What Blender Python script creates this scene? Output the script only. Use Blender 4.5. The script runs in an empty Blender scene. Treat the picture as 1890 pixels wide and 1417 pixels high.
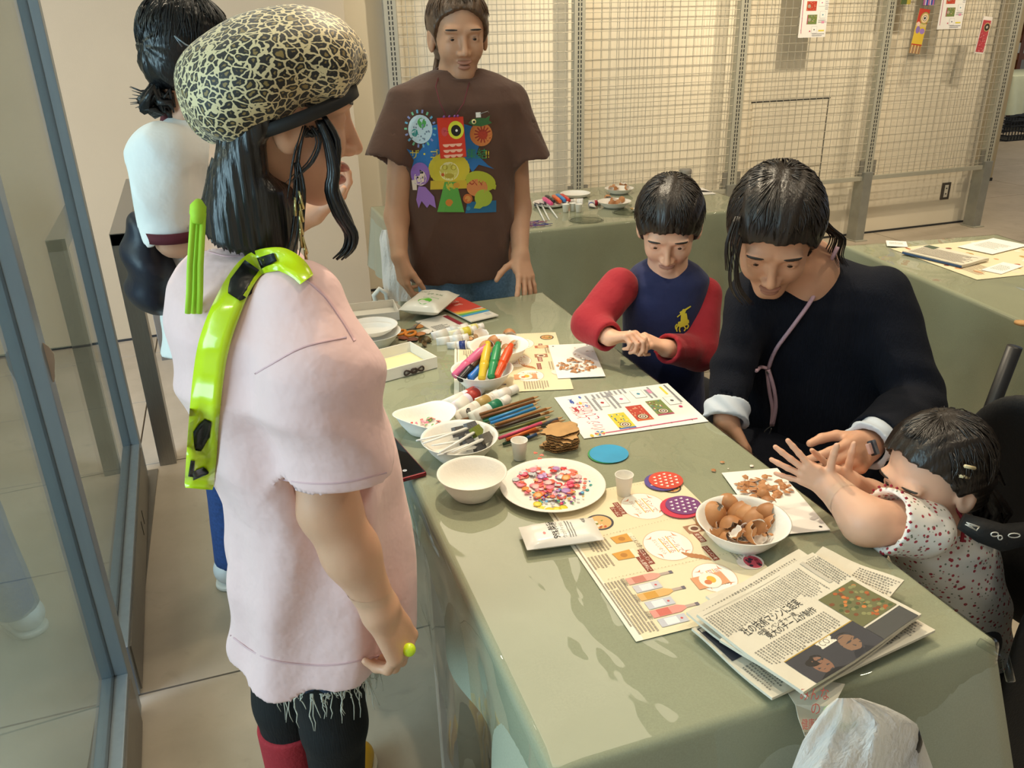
import bpy, bmesh, math, random
import numpy as np
from math import sin, cos, pi, radians, sqrt, atan2, hypot
from mathutils import Vector, Matrix
from mathutils.bvhtree import BVHTree
random.seed(7); RNG = np.random.default_rng(7)
S = bpy.context.scene
COL = S.collection

# ------------------------------------------------------------ camera
CAM_H = 1.52; FPX = 1520.0
PITCH, ROLL, YAW = radians(23.479), radians(-1.449), radians(18.30)
FW = np.array([sin(YAW)*cos(PITCH), cos(YAW)*cos(PITCH), -sin(PITCH)])
_rt = np.array([cos(YAW), -sin(YAW), 0.0]); _up = np.cross(_rt, FW)
RT = _rt*cos(ROLL)+_up*sin(ROLL); UP = _up*cos(ROLL)-_rt*sin(ROLL)
EYE = np.array([0, 0, CAM_H])
cam = bpy.data.cameras.new('camera'); camo = bpy.data.objects.new('camera', cam); COL.objects.link(camo)
cam.sensor_width = 36; cam.lens = FPX/1890*36; cam.clip_start = .02; cam.clip_end = 100
m = Matrix([[RT[i], UP[i], -FW[i], EYE[i]] for i in range(3)]+[[0, 0, 0, 1]])
camo.matrix_world = m; S.camera = camo

# ------------------------------------------------------------ world and lights
S.view_settings.view_transform = 'Standard'; S.view_settings.look = 'None'
S.view_settings.exposure = 0.0; S.view_settings.gamma = 1.0; S.view_settings.use_curve_mapping = False
w = bpy.data.worlds.new('world'); S.world = w; w.use_nodes = True
bg = w.node_tree.nodes['Background']; bg.inputs[0].default_value = (.62, .78, 1.0, 1); bg.inputs[1].default_value = .45

def aim(o, target):
    o.rotation_euler = (Vector(target)-o.location).to_track_quat('-Z', 'Y').to_euler()
def area(name, loc, target, size, power, color, size_y=None):
    l = bpy.data.lights.new(name, 'AREA'); l.energy = power; l.color = color; l.size = size
    if size_y: l.shape = 'RECTANGLE'; l.size_y = size_y
    o = bpy.data.objects.new(name, l); COL.objects.link(o); o.location = loc; aim(o, target); return o
def spot(name, loc, target, power, color, angle, blend=.6, rad=.03):
    l = bpy.data.lights.new(name, 'SPOT'); l.energy = power; l.color = color; l.spot_size = radians(angle)
    l.spot_blend = blend; l.shadow_soft_size = rad
    o = bpy.data.objects.new(name, l); COL.objects.link(o); o.location = loc; aim(o, target); return o
WARM = (1.0, .84, .60); COOL = (.62, .79, 1.0)
area('assumed_daylight_area', (-2.9, .35, 1.75), (.3, 1.2, .95), 2.2, 215, COOL, 2.0)  # unseen area lamp, assumed cool daylight from the open left side; no window built
area('corridor_fill_light', (-2.6, 2.6, 2.7), (-2.6, 2.6, 0), 1.6, 60, (1.0, .93, .80), 2.6)  # unseen lamp added to brighten the floor beyond the glass doors
area('reflection_patch_light', (1.05, 3.05, 2.74), (1.05, 3.05, 0), .9, 24, (1.0, .87, .66), 2.3)  # unseen panel added so the vinyl mirrors a bright patch
for i, (x, y, e) in enumerate(((3.4, 3.0, 60), (1.9, .9, 40), (-.2, 2.9, 26), (-.9, .6, 16), (3.3, 1.2, 40), (5.6, 3.6, 80), (7.6, 5.2, 90), (10.6, 8.2, 160))):
    spot('fill_light.%03d' % i, (x, y, 2.74), (x, y, 0), e, (1.0, .84, .62), 140, .8, .06)  # unseen ceiling spots added as warm ambient fill
spot('assumed_table_spot_light', (.72, 2.15, 2.7), (.62, 1.1, .72), 95, WARM, 66, .6, .025)  # unseen ceiling spot, assumed from the shadows on the craft table
spot('assumed_table_spot_light.001', (.35, .95, 2.7), (.75, 1.25, .72), 36, WARM, 60, .6, .025)  # second unseen spot assumed above the craft table
spot('assumed_right_table_spot_light', (2.5, 2.3, 2.7), (2.45, 1.95, .72), 85, WARM, 60, .6, .03)  # unseen spot assumed above the right table
for i, (x, tz, e) in enumerate(((1.35, 1.7, 55), (2.50, 1.75, 135), (3.7, 1.55, 125), (5.0, 1.2, 75))):
    spot('assumed_wall_spot_light.%03d' % i, (x+.1, 3.75, 2.72), (x, 5.05, tz-.35), e, WARM, 66, .8, .03)  # unseen spots, assumed from bright patches and wire shadows on the wall

# ------------------------------------------------------------ helpers
def atz(x, y, z):
    d = FW+RT*((x-945)/FPX)-UP*((y-708.5)/FPX); return EYE+d*((z-CAM_H)/d[2])
def aty(x, y, Y):
    d = FW+RT*((x-945)/FPX)-UP*((y-708.5)/FPX); return EYE+d*(Y/d[1])
def atx(x, y, X):
    d = FW+RT*((x-945)/FPX)-UP*((y-708.5)/FPX); return EYE+d*(X/d[0])
def pxsize(p): return float((np.array(p)-EYE)@FW)/FPX     # metres per photo pixel at p

def lin(c):
    if isinstance(c, str):
        c = [int(c[i:i+2], 16)/255 for i in (0, 2, 4)]
    return tuple((v/12.92 if v <= .04045 else ((v+.055)/1.055)**2.4) for v in c[:3])+(1.0,)

def mat(name, col, rough=.5, metal=0.0, var=.08, vscale=12, bump=0.0, bscale=60, coat=0.0, sheen=0.0, sss=0.0,
        col2=None, stretch=None, spec=.5, alpha=1.0):
    m = bpy.data.materials.new(name); m.use_nodes = True
    nt = m.node_tree; N = nt.nodes; L = nt.links; b = N['Principled BSDF']
    c = lin(col); c2 = lin(col2) if col2 else tuple(max(0, v*(1-2.2*var)) for v in c[:3])+(1,)
    tc = N.new('ShaderNodeTexCoord'); mp = N.new('ShaderNodeMapping'); L.new(tc.outputs['Object'], mp.inputs[0])
    if stretch: mp.inputs['Scale'].default_value = stretch
    nz = N.new('ShaderNodeTexNoise'); nz.inputs['Scale'].default_value = vscale; nz.inputs['Detail'].default_value = 4
    L.new(mp.outputs[0], nz.inputs['Vector'])
    mx = N.new('ShaderNodeMix'); mx.data_type = 'RGBA'; mx.inputs[6].default_value = c; mx.inputs[7].default_value = c2
    rmp = N.new('ShaderNodeMapRange'); rmp.inputs[1].default_value = .35; rmp.inputs[2].default_value = .75
    L.new(nz.outputs['Fac'], rmp.inputs[0]); L.new(rmp.outputs[0], mx.inputs[0]); L.new(mx.outputs[2], b.inputs['Base Color'])
    b.inputs['Roughness'].default_value = rough; b.inputs['Metallic'].default_value = metal
    b.inputs['Coat Weight'].default_value = coat; b.inputs['Coat Roughness'].default_value = .08
    b.inputs['Sheen Weight'].default_value = sheen; b.inputs['Specular IOR Level'].default_value = spec
    if sss:
        b.inputs['Subsurface Weight'].default_value = sss; b.inputs['Subsurface Radius'].default_value = (1, .35, .2)
        b.inputs['Subsurface Scale'].default_value = .006
    if alpha < 1: b.inputs['Alpha'].default_value = alpha
    if bump:
        n2 = N.new('ShaderNodeTexNoise'); n2.inputs['Scale'].default_value = bscale; n2.inputs['Detail'].default_value = 3
        L.new(mp.outputs[0], n2.inputs['Vector'])
        bp = N.new('ShaderNodeBump'); bp.inputs['Strength'].default_value = bump; bp.inputs['Distance'].default_value = .01
        L.new(n2.outputs['Fac'], bp.inputs['Height']); L.new(bp.outputs[0], b.inputs['Normal'])
    return m
_mc = {}
def cm(col, rough=.5, **k):            # small cache of plain procedural materials by colour
    key = (col, rough, tuple(sorted(k.items())))
    if key not in _mc: _mc[key] = mat('colour_'+str(col), col, rough, **k)
    return _mc[key]

def tag(o, label=None, cat=None, group=None, kind=None):
    if label: o['label'] = label
    if cat: o['category'] = cat
    if group: o['group'] = group
    if kind: o['kind'] = kind
    return o
def empty(name, loc=(0, 0, 0), label=None, cat=None, group=None, rz=0.0):
    o = bpy.data.objects.new(name, None); COL.objects.link(o); o.location = loc; o.rotation_euler.z = rz
    o.empty_display_size = .05
    return tag(o, label, cat, group)
def link(name, me, material=None, parent=None, loc=None, rot=None, smooth=True):
    o = bpy.data.objects.new(name, me); COL.objects.link(o)
    if material is not None:
        for mm in (material if isinstance(material, (list, tuple)) else [material]):
            if mm.name not in [x.name for x in me.materials if x]: me.materials.append(mm)
    if parent is not None: o.parent = parent
    if loc is not None: o.location = loc
    if rot is not None: o.rotation_euler = rot
    return o
def np_mesh(name, V, Fq, smooth=True, midx=None):
    V = np.asarray(V, np.float32); me = bpy.data.meshes.new(name)
    Fq = np.asarray(Fq, np.int32); n = Fq.shape[1]
    me.vertices.add(len(V)); me.vertices.foreach_set('co', V.ravel())
    me.loops.add(Fq.size); me.loops.foreach_set('vertex_index', Fq.ravel())
    me.polygons.add(len(Fq)); me.polygons.foreach_set('loop_start', np.arange(0, Fq.size, n, dtype=np.int32))
    me.polygons.foreach_set('loop_total', np.full(len(Fq), n, np.int32))
    if smooth: me.polygons.foreach_set('use_smooth', np.ones(len(Fq), bool))
    if midx is not None: me.polygons.foreach_set('material_index', np.asarray(midx, np.int32))
    me.update(calc_edges=True); me.validate(); return me

class MB:                               # collects polygons into one mesh
    def __init__(s): s.v = []; s.f = []; s.mi = []; s.c = []; s.sm = []
    def add(s, vs, fs, mi=0, smooth=False, col=None):
        b = len(s.v); s.v += [tuple(float(c) for c in v) for v in vs]
        for f in fs:
            s.f.append([b+i for i in f]); s.mi.append(mi); s.sm.append(smooth); s.c.append(col)
        return s
    def box(s, lo, hi, mi=0, M=None, bev=0.0, col=None):
        if bev > 0:
            bm = bmesh.new(); bmesh.ops.create_cube(bm, size=1)
            for v in bm.verts:
                v.co = Vector([lo[i]+(v.co[i]+.5)*(hi[i]-lo[i]) for i in range(3)])
            bmesh.ops.bevel(bm, geom=bm.edges[:], offset=bev, segments=2, affect='EDGES', profile=.7)
            bm.verts.index_update(); vs = [v.co.copy() for v in bm.verts]; fs = [[v.index for v in f.verts] for f in bm.faces]; bm.free()
        else:
            vs = [Vector((x, y, z)) for x in (lo[0], hi[0]) for y in (lo[1], hi[1]) for z in (lo[2], hi[2])]
            fs = [(0, 1, 3, 2), (4, 6, 7, 5), (0, 4, 5, 1), (2, 3, 7, 6), (0, 2, 6, 4), (1, 5, 7, 3)]
        if M is not None: vs = [M @ v for v in vs]
        return s.add(vs, fs, mi, False, col)
    def tube(s, pts, r, n=8, mi=0, caps=True, flat=1.0, up=None, col=None, smooth=True):
        pts = [Vector(p) for p in pts]; k = len(pts); rs = r if isinstance(r, (list, tuple)) else [r]*k
        vs = []; prev = Vector(up) if up is not None else None
        for i, p in enumerate(pts):
            t = (pts[min(i+1, k-1)]-pts[max(i-1, 0)])
            t = t.normalized() if t.length > 1e-9 else Vector((0, 0, 1))
            a = prev if prev is not None else (Vector((0, 0, 1)) if abs(t.z) < .9 else Vector((1, 0, 0)))
            a = (a-t*a.dot(t)); a = a.normalized() if a.length > 1e-6 else t.orthogonal().normalized()
            if up is None: prev = a
            b = t.cross(a)
            for j in range(n):
                an = 2*pi*j/n; vs.append(p+a*(cos(an)*rs[i]*flat)+b*(sin(an)*rs[i]))
        fs = [(i*n+j, i*n+(j+1) % n, (i+1)*n+(j+1) % n, (i+1)*n+j) for i in range(k-1) for j in range(n)]
        if caps: fs += [tuple(range(n-1, -1, -1)), tuple((k-1)*n+j for j in range(n))]
        return s.add(vs, fs, mi, smooth, col)
    def lathe(s, prof, n=32, mi=0, c=(0, 0, 0), M=None, wob=None, smooth=True, close=False):
        vs = []
        for i, (r, z) in enumerate(prof):
            for j in range(n):
                a = 2*pi*j/n; rr = r*(1+(wob(a, i) if wob else 0)); v = Vector((c[0]+rr*cos(a), c[1]+rr*sin(a), c[2]+z))
                vs.append(M @ v if M is not None else v)
        k = len(prof); fs = [(i*n+j, i*n+(j+1) % n, (i+1)*n+(j+1) % n, (i+1)*n+j) for i in range(k-1) for j in range(n)]
        if close: fs += [((k-1)*n+j, (k-1)*n+(j+1) % n, (j+1) % n, j) for j in range(n)]
        else:
            if prof[0][0] > 1e-6: fs.append(tuple(range(n-1, -1, -1)))
            if prof[-1][0] > 1e-6: fs.append(tuple((k-1)*n+j for j in range(n)))
        return s.add(vs, fs, mi, smooth)
    def prism(s, pts, z0, z1, mi=0, M=None, col=None):
        n = len(pts); vs = [Vector((p[0], p[1], z0)) for p in pts]+[Vector((p[0], p[1], z1)) for p in pts]
        if M is not None: vs = [M @ v for v in vs]
        fs = [tuple(range(n-1, -1, -1)), tuple(range(n, 2*n))]+[(i, (i+1) % n, n+(i+1) % n, n+i) for i in range(n)]
        return s.add(vs, fs, mi, False, col)
    def mesh(s, name='mesh'):
        me = bpy.data.meshes.new(name); me.from_pydata(s.v, [], s.f)
        me.polygons.foreach_set('material_index', s.mi); me.polygons.foreach_set('use_smooth', s.sm)
        if any(c is not None for c in s.c):
            at = me.color_attributes.new('ink', 'FLOAT_COLOR', 'CORNER'); buf = []
            for f, c in zip(s.f, s.c):
                cc = lin(c or 'ffffff'); buf += list(cc)*len(f)
            at.data.foreach_set('color', buf)
        me.update(); return me
    def build(s, name, material=None, parent=None, loc=None, rot=None): return link(name, s.mesh(name), material, parent, loc, rot)

def copy_tree(o, parent=None):
    c = o.copy(); COL.objects.link(c)
    if parent is not None: c.parent = parent
    for ch in list(o.children): copy_tree(ch, c)
    return c

def ink_material(name='printed_ink', rough=.6):
    m = bpy.data.materials.new(name); m.use_nodes = True; nt = m.node_tree; b = nt.nodes['Principled BSDF']
    a = nt.nodes.new('ShaderNodeVertexColor'); a.layer_name = 'ink'
    nz = nt.nodes.new('ShaderNodeTexNoise'); nz.inputs['Scale'].default_value = 300
    mr = nt.nodes.new('ShaderNodeMapRange'); mr.inputs[3].default_value = .9; mr.inputs[4].default_value = 1.08
    mx = nt.nodes.new('ShaderNodeMix'); mx.data_type = 'RGBA'; mx.blend_type = 'MULTIPLY'; mx.inputs[0].default_value = 1
    nt.links.new(nz.outputs['Fac'], mr.inputs[0]); nt.links.new(a.outputs[0], mx.inputs[6]); nt.links.new(mr.outputs[0], mx.inputs[7])
    nt.links.new(mx.outputs[2], b.inputs['Base Color']); b.inputs['Roughness'].default_value = rough
    return m
INK = ink_material()
_tc = {}
def text_polys(txt, size, bold=False):  # flat polygons of a line of text, origin at lower left
    key = (txt, size, bold)
    if key in _tc: return _tc[key]
    cu = bpy.data.curves.new('t', 'FONT'); cu.body = txt; cu.size = size; cu.resolution_u = 2
    if bold: cu.offset = size*.015
    o = bpy.data.objects.new('t', cu); COL.objects.link(o); bpy.context.view_layer.update()
    dg = bpy.context.evaluated_depsgraph_get(); me = o.evaluated_get(dg).to_mesh()
    r = ([tuple(v.co) for v in me.vertices], [tuple(p.vertices) for p in me.polygons])
    o.evaluated_get(dg).to_mesh_clear(); bpy.data.objects.remove(o); bpy.data.curves.remove(cu)
    _tc[key] = r; return r

class Print:                            # flat printing: coloured shapes in paper coordinates, layered by tiny steps
    def __init__(s, z0=.0003, dz=.000004): s.mb = MB(); s.z = z0; s.dz = dz
    def poly(s, pts, col):
        s.z += s.dz; s.mb.add([(p[0], p[1], s.z) for p in pts], [tuple(range(len(pts)))], 0, False, col)
    def rect(s, x0, y0, x1, y1, col): s.poly([(x0, y0), (x1, y0), (x1, y1), (x0, y1)], col)
    def ell(s, cx, cy, rx, ry, col, n=24, rot=0):
        s.poly([(cx+rx*cos(a)*cos(rot)-ry*sin(a)*sin(rot), cy+rx*cos(a)*sin(rot)+ry*sin(a)*cos(rot)) for a in [2*pi*i/n for i in range(n)]], col)
    def line(s, a, b, wd, col):
        d = Vector((b[0]-a[0], b[1]-a[1])); 
        if d.length < 1e-9: return
        n = Vector((-d.y, d.x)).normalized()*wd/2
        s.poly([(a[0]-n.x, a[1]-n.y), (b[0]-n.x, b[1]-n.y), (b[0]+n.x, b[1]+n.y), (a[0]+n.x, a[1]+n.y)], col)
    def pline(s, pts, wd, col):
        for a, b in zip(pts, pts[1:]): s.line(a, b, wd, col)
    def text(s, txt, x, y, size, col, rot=0, bold=False, width=None):
        vs, fs = text_polys(txt, size, bold)
        if not vs: return
        k = 1.0
        if width:
            wd = max(v[0] for v in vs); k = width/max(wd, 1e-6)
        s.z += s.dz; c, si = cos(rot), sin(rot)
        s.mb.add([(x+v[0]*k*c-v[1]*si, y+v[0]*k*si+v[1]*c, s.z) for v in vs], fs, 0, False, col)
    def vtext(s, txt, x, y, size, col, rot=0, step=None):      # characters one under another
        step = step or size*1.02
        for i, ch in enumerate(txt): s.text(ch, x+sin(rot)*step*i, y-cos(rot)*step*i, size, col, rot)
    def dot(s, cx, cy, r, col):
        s.mb.add([(cx+r*cos(a), cy+r*sin(a), s.z) for a in [pi*i/3 for i in range(6)]], [tuple(range(6))], 0, False, col)
    def lines(s, x0, y0, x1, y1, pitch, wd, col, vertical=False, jag=.3, gap=None):   # blocks of small type as rows of short marks
        r = random.Random(int((x0*7+y0*13+x1)*1e5))
        if vertical:
            x = x1
            while x > x0:
                e = y0+(y1-y0)*jag*r.random()*r.random(); y = y1; s.z += s.dz*.0
                while y > e:
                    h = wd*(.6+r.random()*.5); ww = wd*(.55+.45*r.random())
                    s.mb.add([(x-ww, y-h, s.z), (x, y-h, s.z), (x, y-.1*wd, s.z), (x-ww, y-.1*wd, s.z)], [(0, 1, 2, 3)], 0, False, col); y -= h+wd*.35
                x -= pitch
        else:
            y = y1
            while y > y0:
                e = x1-(x1-x0)*jag*r.random()*r.random(); x = x0
                while x < e:
                    ww = wd*(.6+r.random()*.5)
                    s.mb.add([(x, y-wd, s.z), (x+ww, y-wd, s.z), (x+ww, y, s.z), (x, y, s.z)], [(0, 1, 2, 3)], 0, False, col); x += ww+wd*.35
                y -= pitch
        s.z += s.dz
    def build(s, parent, name='print', material=None): return s.mb.build(name, material or INK, parent)
    def build_on(s, target_world, M, parent, name='print', offset=.0012, dirv=(0, 0, -1), material=None, cut=.012):
        # wraps the print onto a surface: each vertex is dropped along dirv (in M's frame) onto the surface
        bm = bmesh.new(); bm.from_mesh(s.mb.mesh('tmp'))
        lay = bm.loops.layers.float_color.get('ink')
        if cut:
            long = [e for e in bm.edges if e.calc_length() > cut]
            for _ in range(4):
                long = [e for e in bm.edges if e.calc_length() > cut]
                if not long: break
                bmesh.ops.triangulate(bm, faces=[f for f in bm.faces if len(f.verts) > 4])
                long = [e for e in bm.edges if e.calc_length() > cut]
                bmesh.ops.subdivide_edges(bm, edges=long, cuts=1, use_grid_fill=False)
            bmesh.ops.triangulate(bm, faces=bm.faces[:])
        d = (M.to_3x3() @ Vector(dirv)).normalized()
        for v in bm.verts:
            z = v.co.z; o = M @ Vector((v.co.x, v.co.y, .3))
            hit = target_world.ray_cast(o, d)
            v.co = (hit[0]-d*(offset+z)) if hit[0] is not None else M @ Vector((v.co.x, v.co.y, 0))
        me = bpy.data.meshes.new(name); bm.to_mesh(me); bm.free()
        return link(name, me, material or INK, parent)
def bvh(o):
    me = o.data; M = o.matrix_world
    return BVHTree.FromPolygons([tuple(M @ v.co) for v in me.vertices], [tuple(p.vertices) for p in me.polygons])
# ------------------------------------------------------------ smooth implicit shapes, meshed with surface nets
def n_(v): v = np.asarray(v, float); return v/np.linalg.norm(v)
def smin(a, b, k):
    if k <= 0: return np.minimum(a, b)
    h = np.clip(.5+.5*(b-a)/k, 0, 1); return b*(1-h)+a*h-k*h*(1-h)
def smax(a, b, k): return -smin(-a, -b, k)
def cone(P, a, b, ra, rb):
    a = np.asarray(a, np.float32); b = np.asarray(b, np.float32); ab = b-a
    t = np.clip(((P-a)@ab)/max(float(ab@ab), 1e-12), 0, 1)
    return np.sqrt((((P-a)-t[:, None]*ab)**2).sum(1))-(ra+(rb-ra)*t)
def ell(P, c, r, A=None):
    q = P-np.asarray(c, np.float32)
    if A is not None: q = q@np.asarray(A, np.float32).T
    r = np.asarray(r, np.float32)
    k0 = np.sqrt(((q/r)**2).sum(1)); k1 = np.sqrt(((q/(r*r))**2).sum(1))
    return k0*(k0-1)/np.maximum(k1, 1e-9)
def loft(P, tab, rot=0.0, expo=2.0):
    # stack of super-ellipses; rows of tab: z, cx, cy, a, b (a along the rotated x axis)
    T = np.asarray(sorted(tab), np.float32); z = P[:, 2]
    zc = np.clip(z, T[0, 0], T[-1, 0])
    cx, cy, a, b = [np.interp(zc, T[:, 0], T[:, i]) for i in (1, 2, 3, 4)]
    if T.shape[1] > 5: rot = np.interp(zc, T[:, 0], T[:, 5])
    c, s = np.cos(rot), np.sin(rot); dx, dy = P[:, 0]-cx, P[:, 1]-cy
    u, v = dx*c+dy*s, -dx*s+dy*c
    k = (np.abs(u/a)**expo+np.abs(v/b)**expo)**(1/expo)
    g = np.sqrt((u/(a*a))**2+(v/(b*b))**2)+1e-6
    d = np.where(k > .3, k*(k-1)/np.maximum(g, 1e-6)*1.0, -np.minimum(a, b)*.7)
    d = np.clip(d, -np.minimum(a, b), None)
    dz = np.maximum(T[0, 0]-z, z-T[-1, 0])
    return np.where(dz > 0, np.sqrt(np.maximum(d, 0)**2+dz**2), np.maximum(d, dz))
def wav(P, f, seed=0.0):   # cheap smooth noise, -1..1
    x, y, z = P[:, 0]*f[0], P[:, 1]*f[1], P[:, 2]*f[2]
    return (np.sin(x+1.7*np.sin(y*.7+seed)+seed)+np.sin(y*1.1+1.3*np.sin(z*.8+2*seed)+2.1*seed)+np.sin(z+1.5*np.sin(x*.9+.5*seed)+3.3*seed))/3
def surfnet(f, lo, hi, h):
    lo = np.asarray(lo, np.float32); hi = np.asarray(hi, np.float32)
    n = np.maximum(np.ceil((hi-lo)/h).astype(int), 4); st = 4; nc = (n+st-1)//st; n = nc*st
    ax = [lo[i]+h*np.arange(n[i]+1, dtype=np.float32) for i in range(3)]
    cax = [a[::st] for a in ax]
    G = np.stack(np.meshgrid(*cax, indexing='ij'), -1).reshape(-1, 3)
    C = f(G).reshape([len(a) for a in cax])
    near = np.abs(C) < h*st*2.6
    act = np.zeros(nc, bool)
    for dx in (0, 1):
        for dy in (0, 1):
            for dz in (0, 1):
                act |= near[dx:dx+nc[0], dy:dy+nc[1], dz:dz+nc[2]]
    s = C[:-1, :-1, :-1]
    for dx in (0, 1):
        for dy in (0, 1):
            for dz in (0, 1): act |= (C[dx:dx+nc[0], dy:dy+nc[1], dz:dz+nc[2]] < 0) != (s < 0)
    F = np.full(n+1, 9.0, np.float32)
    F[:-1, :-1, :-1] = np.where(s < 0, -9.0, 9.0).repeat(st, 0).repeat(st, 1).repeat(st, 2)
    for k in range(3):
        sl = [slice(None)]*3; sl[k] = -1; sp = [slice(None)]*3; sp[k] = -2; F[tuple(sl)] = F[tuple(sp)]
    A = act.repeat(st, 0).repeat(st, 1).repeat(st, 2)
    M = np.zeros(n+1, bool)
    for dx in (0, 1):
        for dy in (0, 1):
            for dz in (0, 1): M[dx:dx+n[0], dy:dy+n[1], dz:dz+n[2]] |= A
    I = np.argwhere(M)
    if len(I) == 0: return np.zeros((0, 3)), np.zeros((0, 4), int)
    F[M] = f(np.stack([ax[i][I[:, i]] for i in range(3)], 1).astype(np.float32))
    cor = [(i, j, k) for i in (0, 1) for j in (0, 1) for k in (0, 1)]
    cnt = sum((F[c[0]:c[0]+n[0], c[1]:c[1]+n[1], c[2]:c[2]+n[2]] < 0).astype(np.int8) for c in cor)
    cell = (cnt > 0) & (cnt < 8) & A
    J = np.argwhere(cell)
    if len(J) == 0: return np.zeros((0, 3)), np.zeros((0, 4), int)
    idx = np.full(n, -1, np.int64); idx[cell] = np.arange(len(J))
    acc = np.zeros((len(J), 3), np.float32); num = np.zeros(len(J), np.float32)
    fv = {c: F[J[:, 0]+c[0], J[:, 1]+c[1], J[:, 2]+c[2]] for c in cor}
    for a in cor:
        for k in range(3):
            if a[k] == 0:
                b = list(a); b[k] = 1; b = tuple(b)
                fa, fb = fv[a], fv[b]; x = (fa < 0) != (fb < 0)
                t = np.where(x, fa/np.where(x, fa-fb, 1), 0)
                p = np.tile(np.array(a, np.float32), (len(J), 1)); p[:, k] += t
                acc += p*x[:, None]; num += x
    V = lo+h*(J+acc/np.maximum(num, 1)[:, None])
    Q = []
    for k in range(3):
        u, v = (k+1) % 3, (k+2) % 3
        sl0 = [slice(1, n[i]) for i in range(3)]; sl0[k] = slice(0, n[k]); sl1 = list(sl0); sl1[k] = slice(1, n[k]+1)
        a = F[tuple(sl0)] < 0; b = F[tuple(sl1)] < 0
        E = np.argwhere(a != b)
        if len(E) == 0: continue
        off = np.array([1, 1, 1]); off[k] = 0; E = E+off
        flip = a[tuple((E-off).T)]
        def g(du, dv):
            e = E.copy(); e[:, u] -= du; e[:, v] -= dv; return idx[e[:, 0], e[:, 1], e[:, 2]]
        q = np.stack([g(0, 0), g(1, 0), g(1, 1), g(0, 1)], 1)
        ok = (q >= 0).all(1); q = q[ok]; flip = flip[ok]
        q[~flip] = q[~flip][:, ::-1]; Q.append(q)
    return V, (np.concatenate(Q) if Q else np.zeros((0, 4), int))
def relax(V, Q, it, lam=.5):
    E = np.concatenate([Q[:, [0, 1]], Q[:, [1, 2]], Q[:, [2, 3]], Q[:, [3, 0]]]); E = np.concatenate([E, E[:, ::-1]])
    cnt = np.maximum(np.bincount(E[:, 0], minlength=len(V)), 1)[:, None]
    for i in range(it):
        A = np.stack([np.bincount(E[:, 0], V[E[:, 1], k], minlength=len(V)) for k in range(3)], 1)/cnt
        V = V+lam*(A-V)
    return V
def garment_f(torso, sleeves, hem, k=.04, folds=None, th=.008):
    # solid garment with open hem and sleeve ends; sleeves: (f, end point, end direction, bore from, bore radius)
    sl = [(f, np.asarray(p, np.float32), n_(n).astype(np.float32), np.asarray(b, np.float32), r) for f, p, n, b, r in sleeves]
    def g(P):
        t = torso(P); hz = hem(P) if callable(hem) else hem-P[:, 2]; d = np.maximum(t, hz); fo = folds(P) if folds is not None else 0.0
        for f, p, n, b, r in sl: d = smin(d, np.maximum(f(P), (P-p)@n), k)
        d = np.maximum(d+fo, hz)
        d = np.maximum(d, -np.maximum(t+fo+th*1.6, -hz-.07))
        for f, p, n, b, r in sl: d = np.maximum(d, -np.maximum(cone(P, b, p+n*.03, r*.9, r*1.02), np.maximum(f(P)+fo+th*1.2, -9.0)))
        return d
    return g
def blob(name, f, lo, hi, h, material, parent=None, smooth=True, sm=0):
    V, Q = surfnet(f, lo, hi, h)
    if sm: V = relax(V, Q, sm)
    me = np_mesh(name, V, Q, smooth); return link(name, me, material, parent)
def bounds(pts, pad):
    p = np.asarray(pts, float); return p.min(0)-pad, p.max(0)+pad

# ------------------------------------------------------------ people
def frame(fwd, up=(0, 0, 1)):
    f = n_(fwd); l = n_(np.cross(up, f)); u = np.cross(f, l); return np.stack([f, l, u]).astype(np.float32)   # rows: fwd, left, up
def head_f(q, mouth=0.0, narrow=1.0, earx=0.0):        # q in head space (metres, a 0.22 m head): x forward, y left, z up
    d = ell(q, (-.010, 0, .030), (.096, .077*narrow, .090))
    d = smin(d, ell(q, (.024, 0, -.032), (.064, .058*narrow, .076)), .03)
    d = smin(d, cone(q, (.064, -.008, -.094), (.064, .008, -.094), .019, .019), .03)
    yy = q.copy(); yy[:, 1] = np.abs(yy[:, 1])
    d = smin(d, ell(yy, (.058, .034, -.028), (.028, .024, .028)), .02)
    d = smin(d, ell(yy, (.080, .028, .024), (.012, .026, .009)), .018)
    d = smax(d, -ell(yy, (.096, .032, .004), (.014, .020, .011)), .012)
    d = smin(d, ell(yy, (.0735, .0315, .002), (.0145, .0165, .0125)), .004)
    d = smax(d, -ell(yy, (.092, .0318, .001), (.0090, .0140, .0052)), .002)
    nose = smin(cone(q, (.086, 0, .008), (.106, 0, -.032), .0065, .0095), ell(yy, (.096, .0115, -.036), (.010, .0075, .0075)), .006)
    d = smin(d, nose, .010)
    qm = q.copy(); qm[:, 2] -= 8*q[:, 1]**2
    d = smin(d, ell(qm, (.088, 0, -.060-mouth*.2), (.0115, .021, .0062)), .005)
    d = smin(d, ell(qm, (.085, 0, -.072-mouth), (.0115, .018, .0068)), .005)
    d = smax(d, -ell(qm, (.098, 0, -.0655-mouth*.6), (.014, .021, .0016+mouth*.5)), .003)
    ear = ell(yy, (-.006+earx, .079*narrow, -.010), (.021, .0095, .034), [[.97, -.2, .1], [.2, .97, 0], [-.1, 0, .99]])
    ear = smax(ear, -ell(yy, (.001+earx, .092*narrow, -.006), (.012, .010, .022)), .004)
    d = smin(d, ear, .006)
    return d
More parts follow.
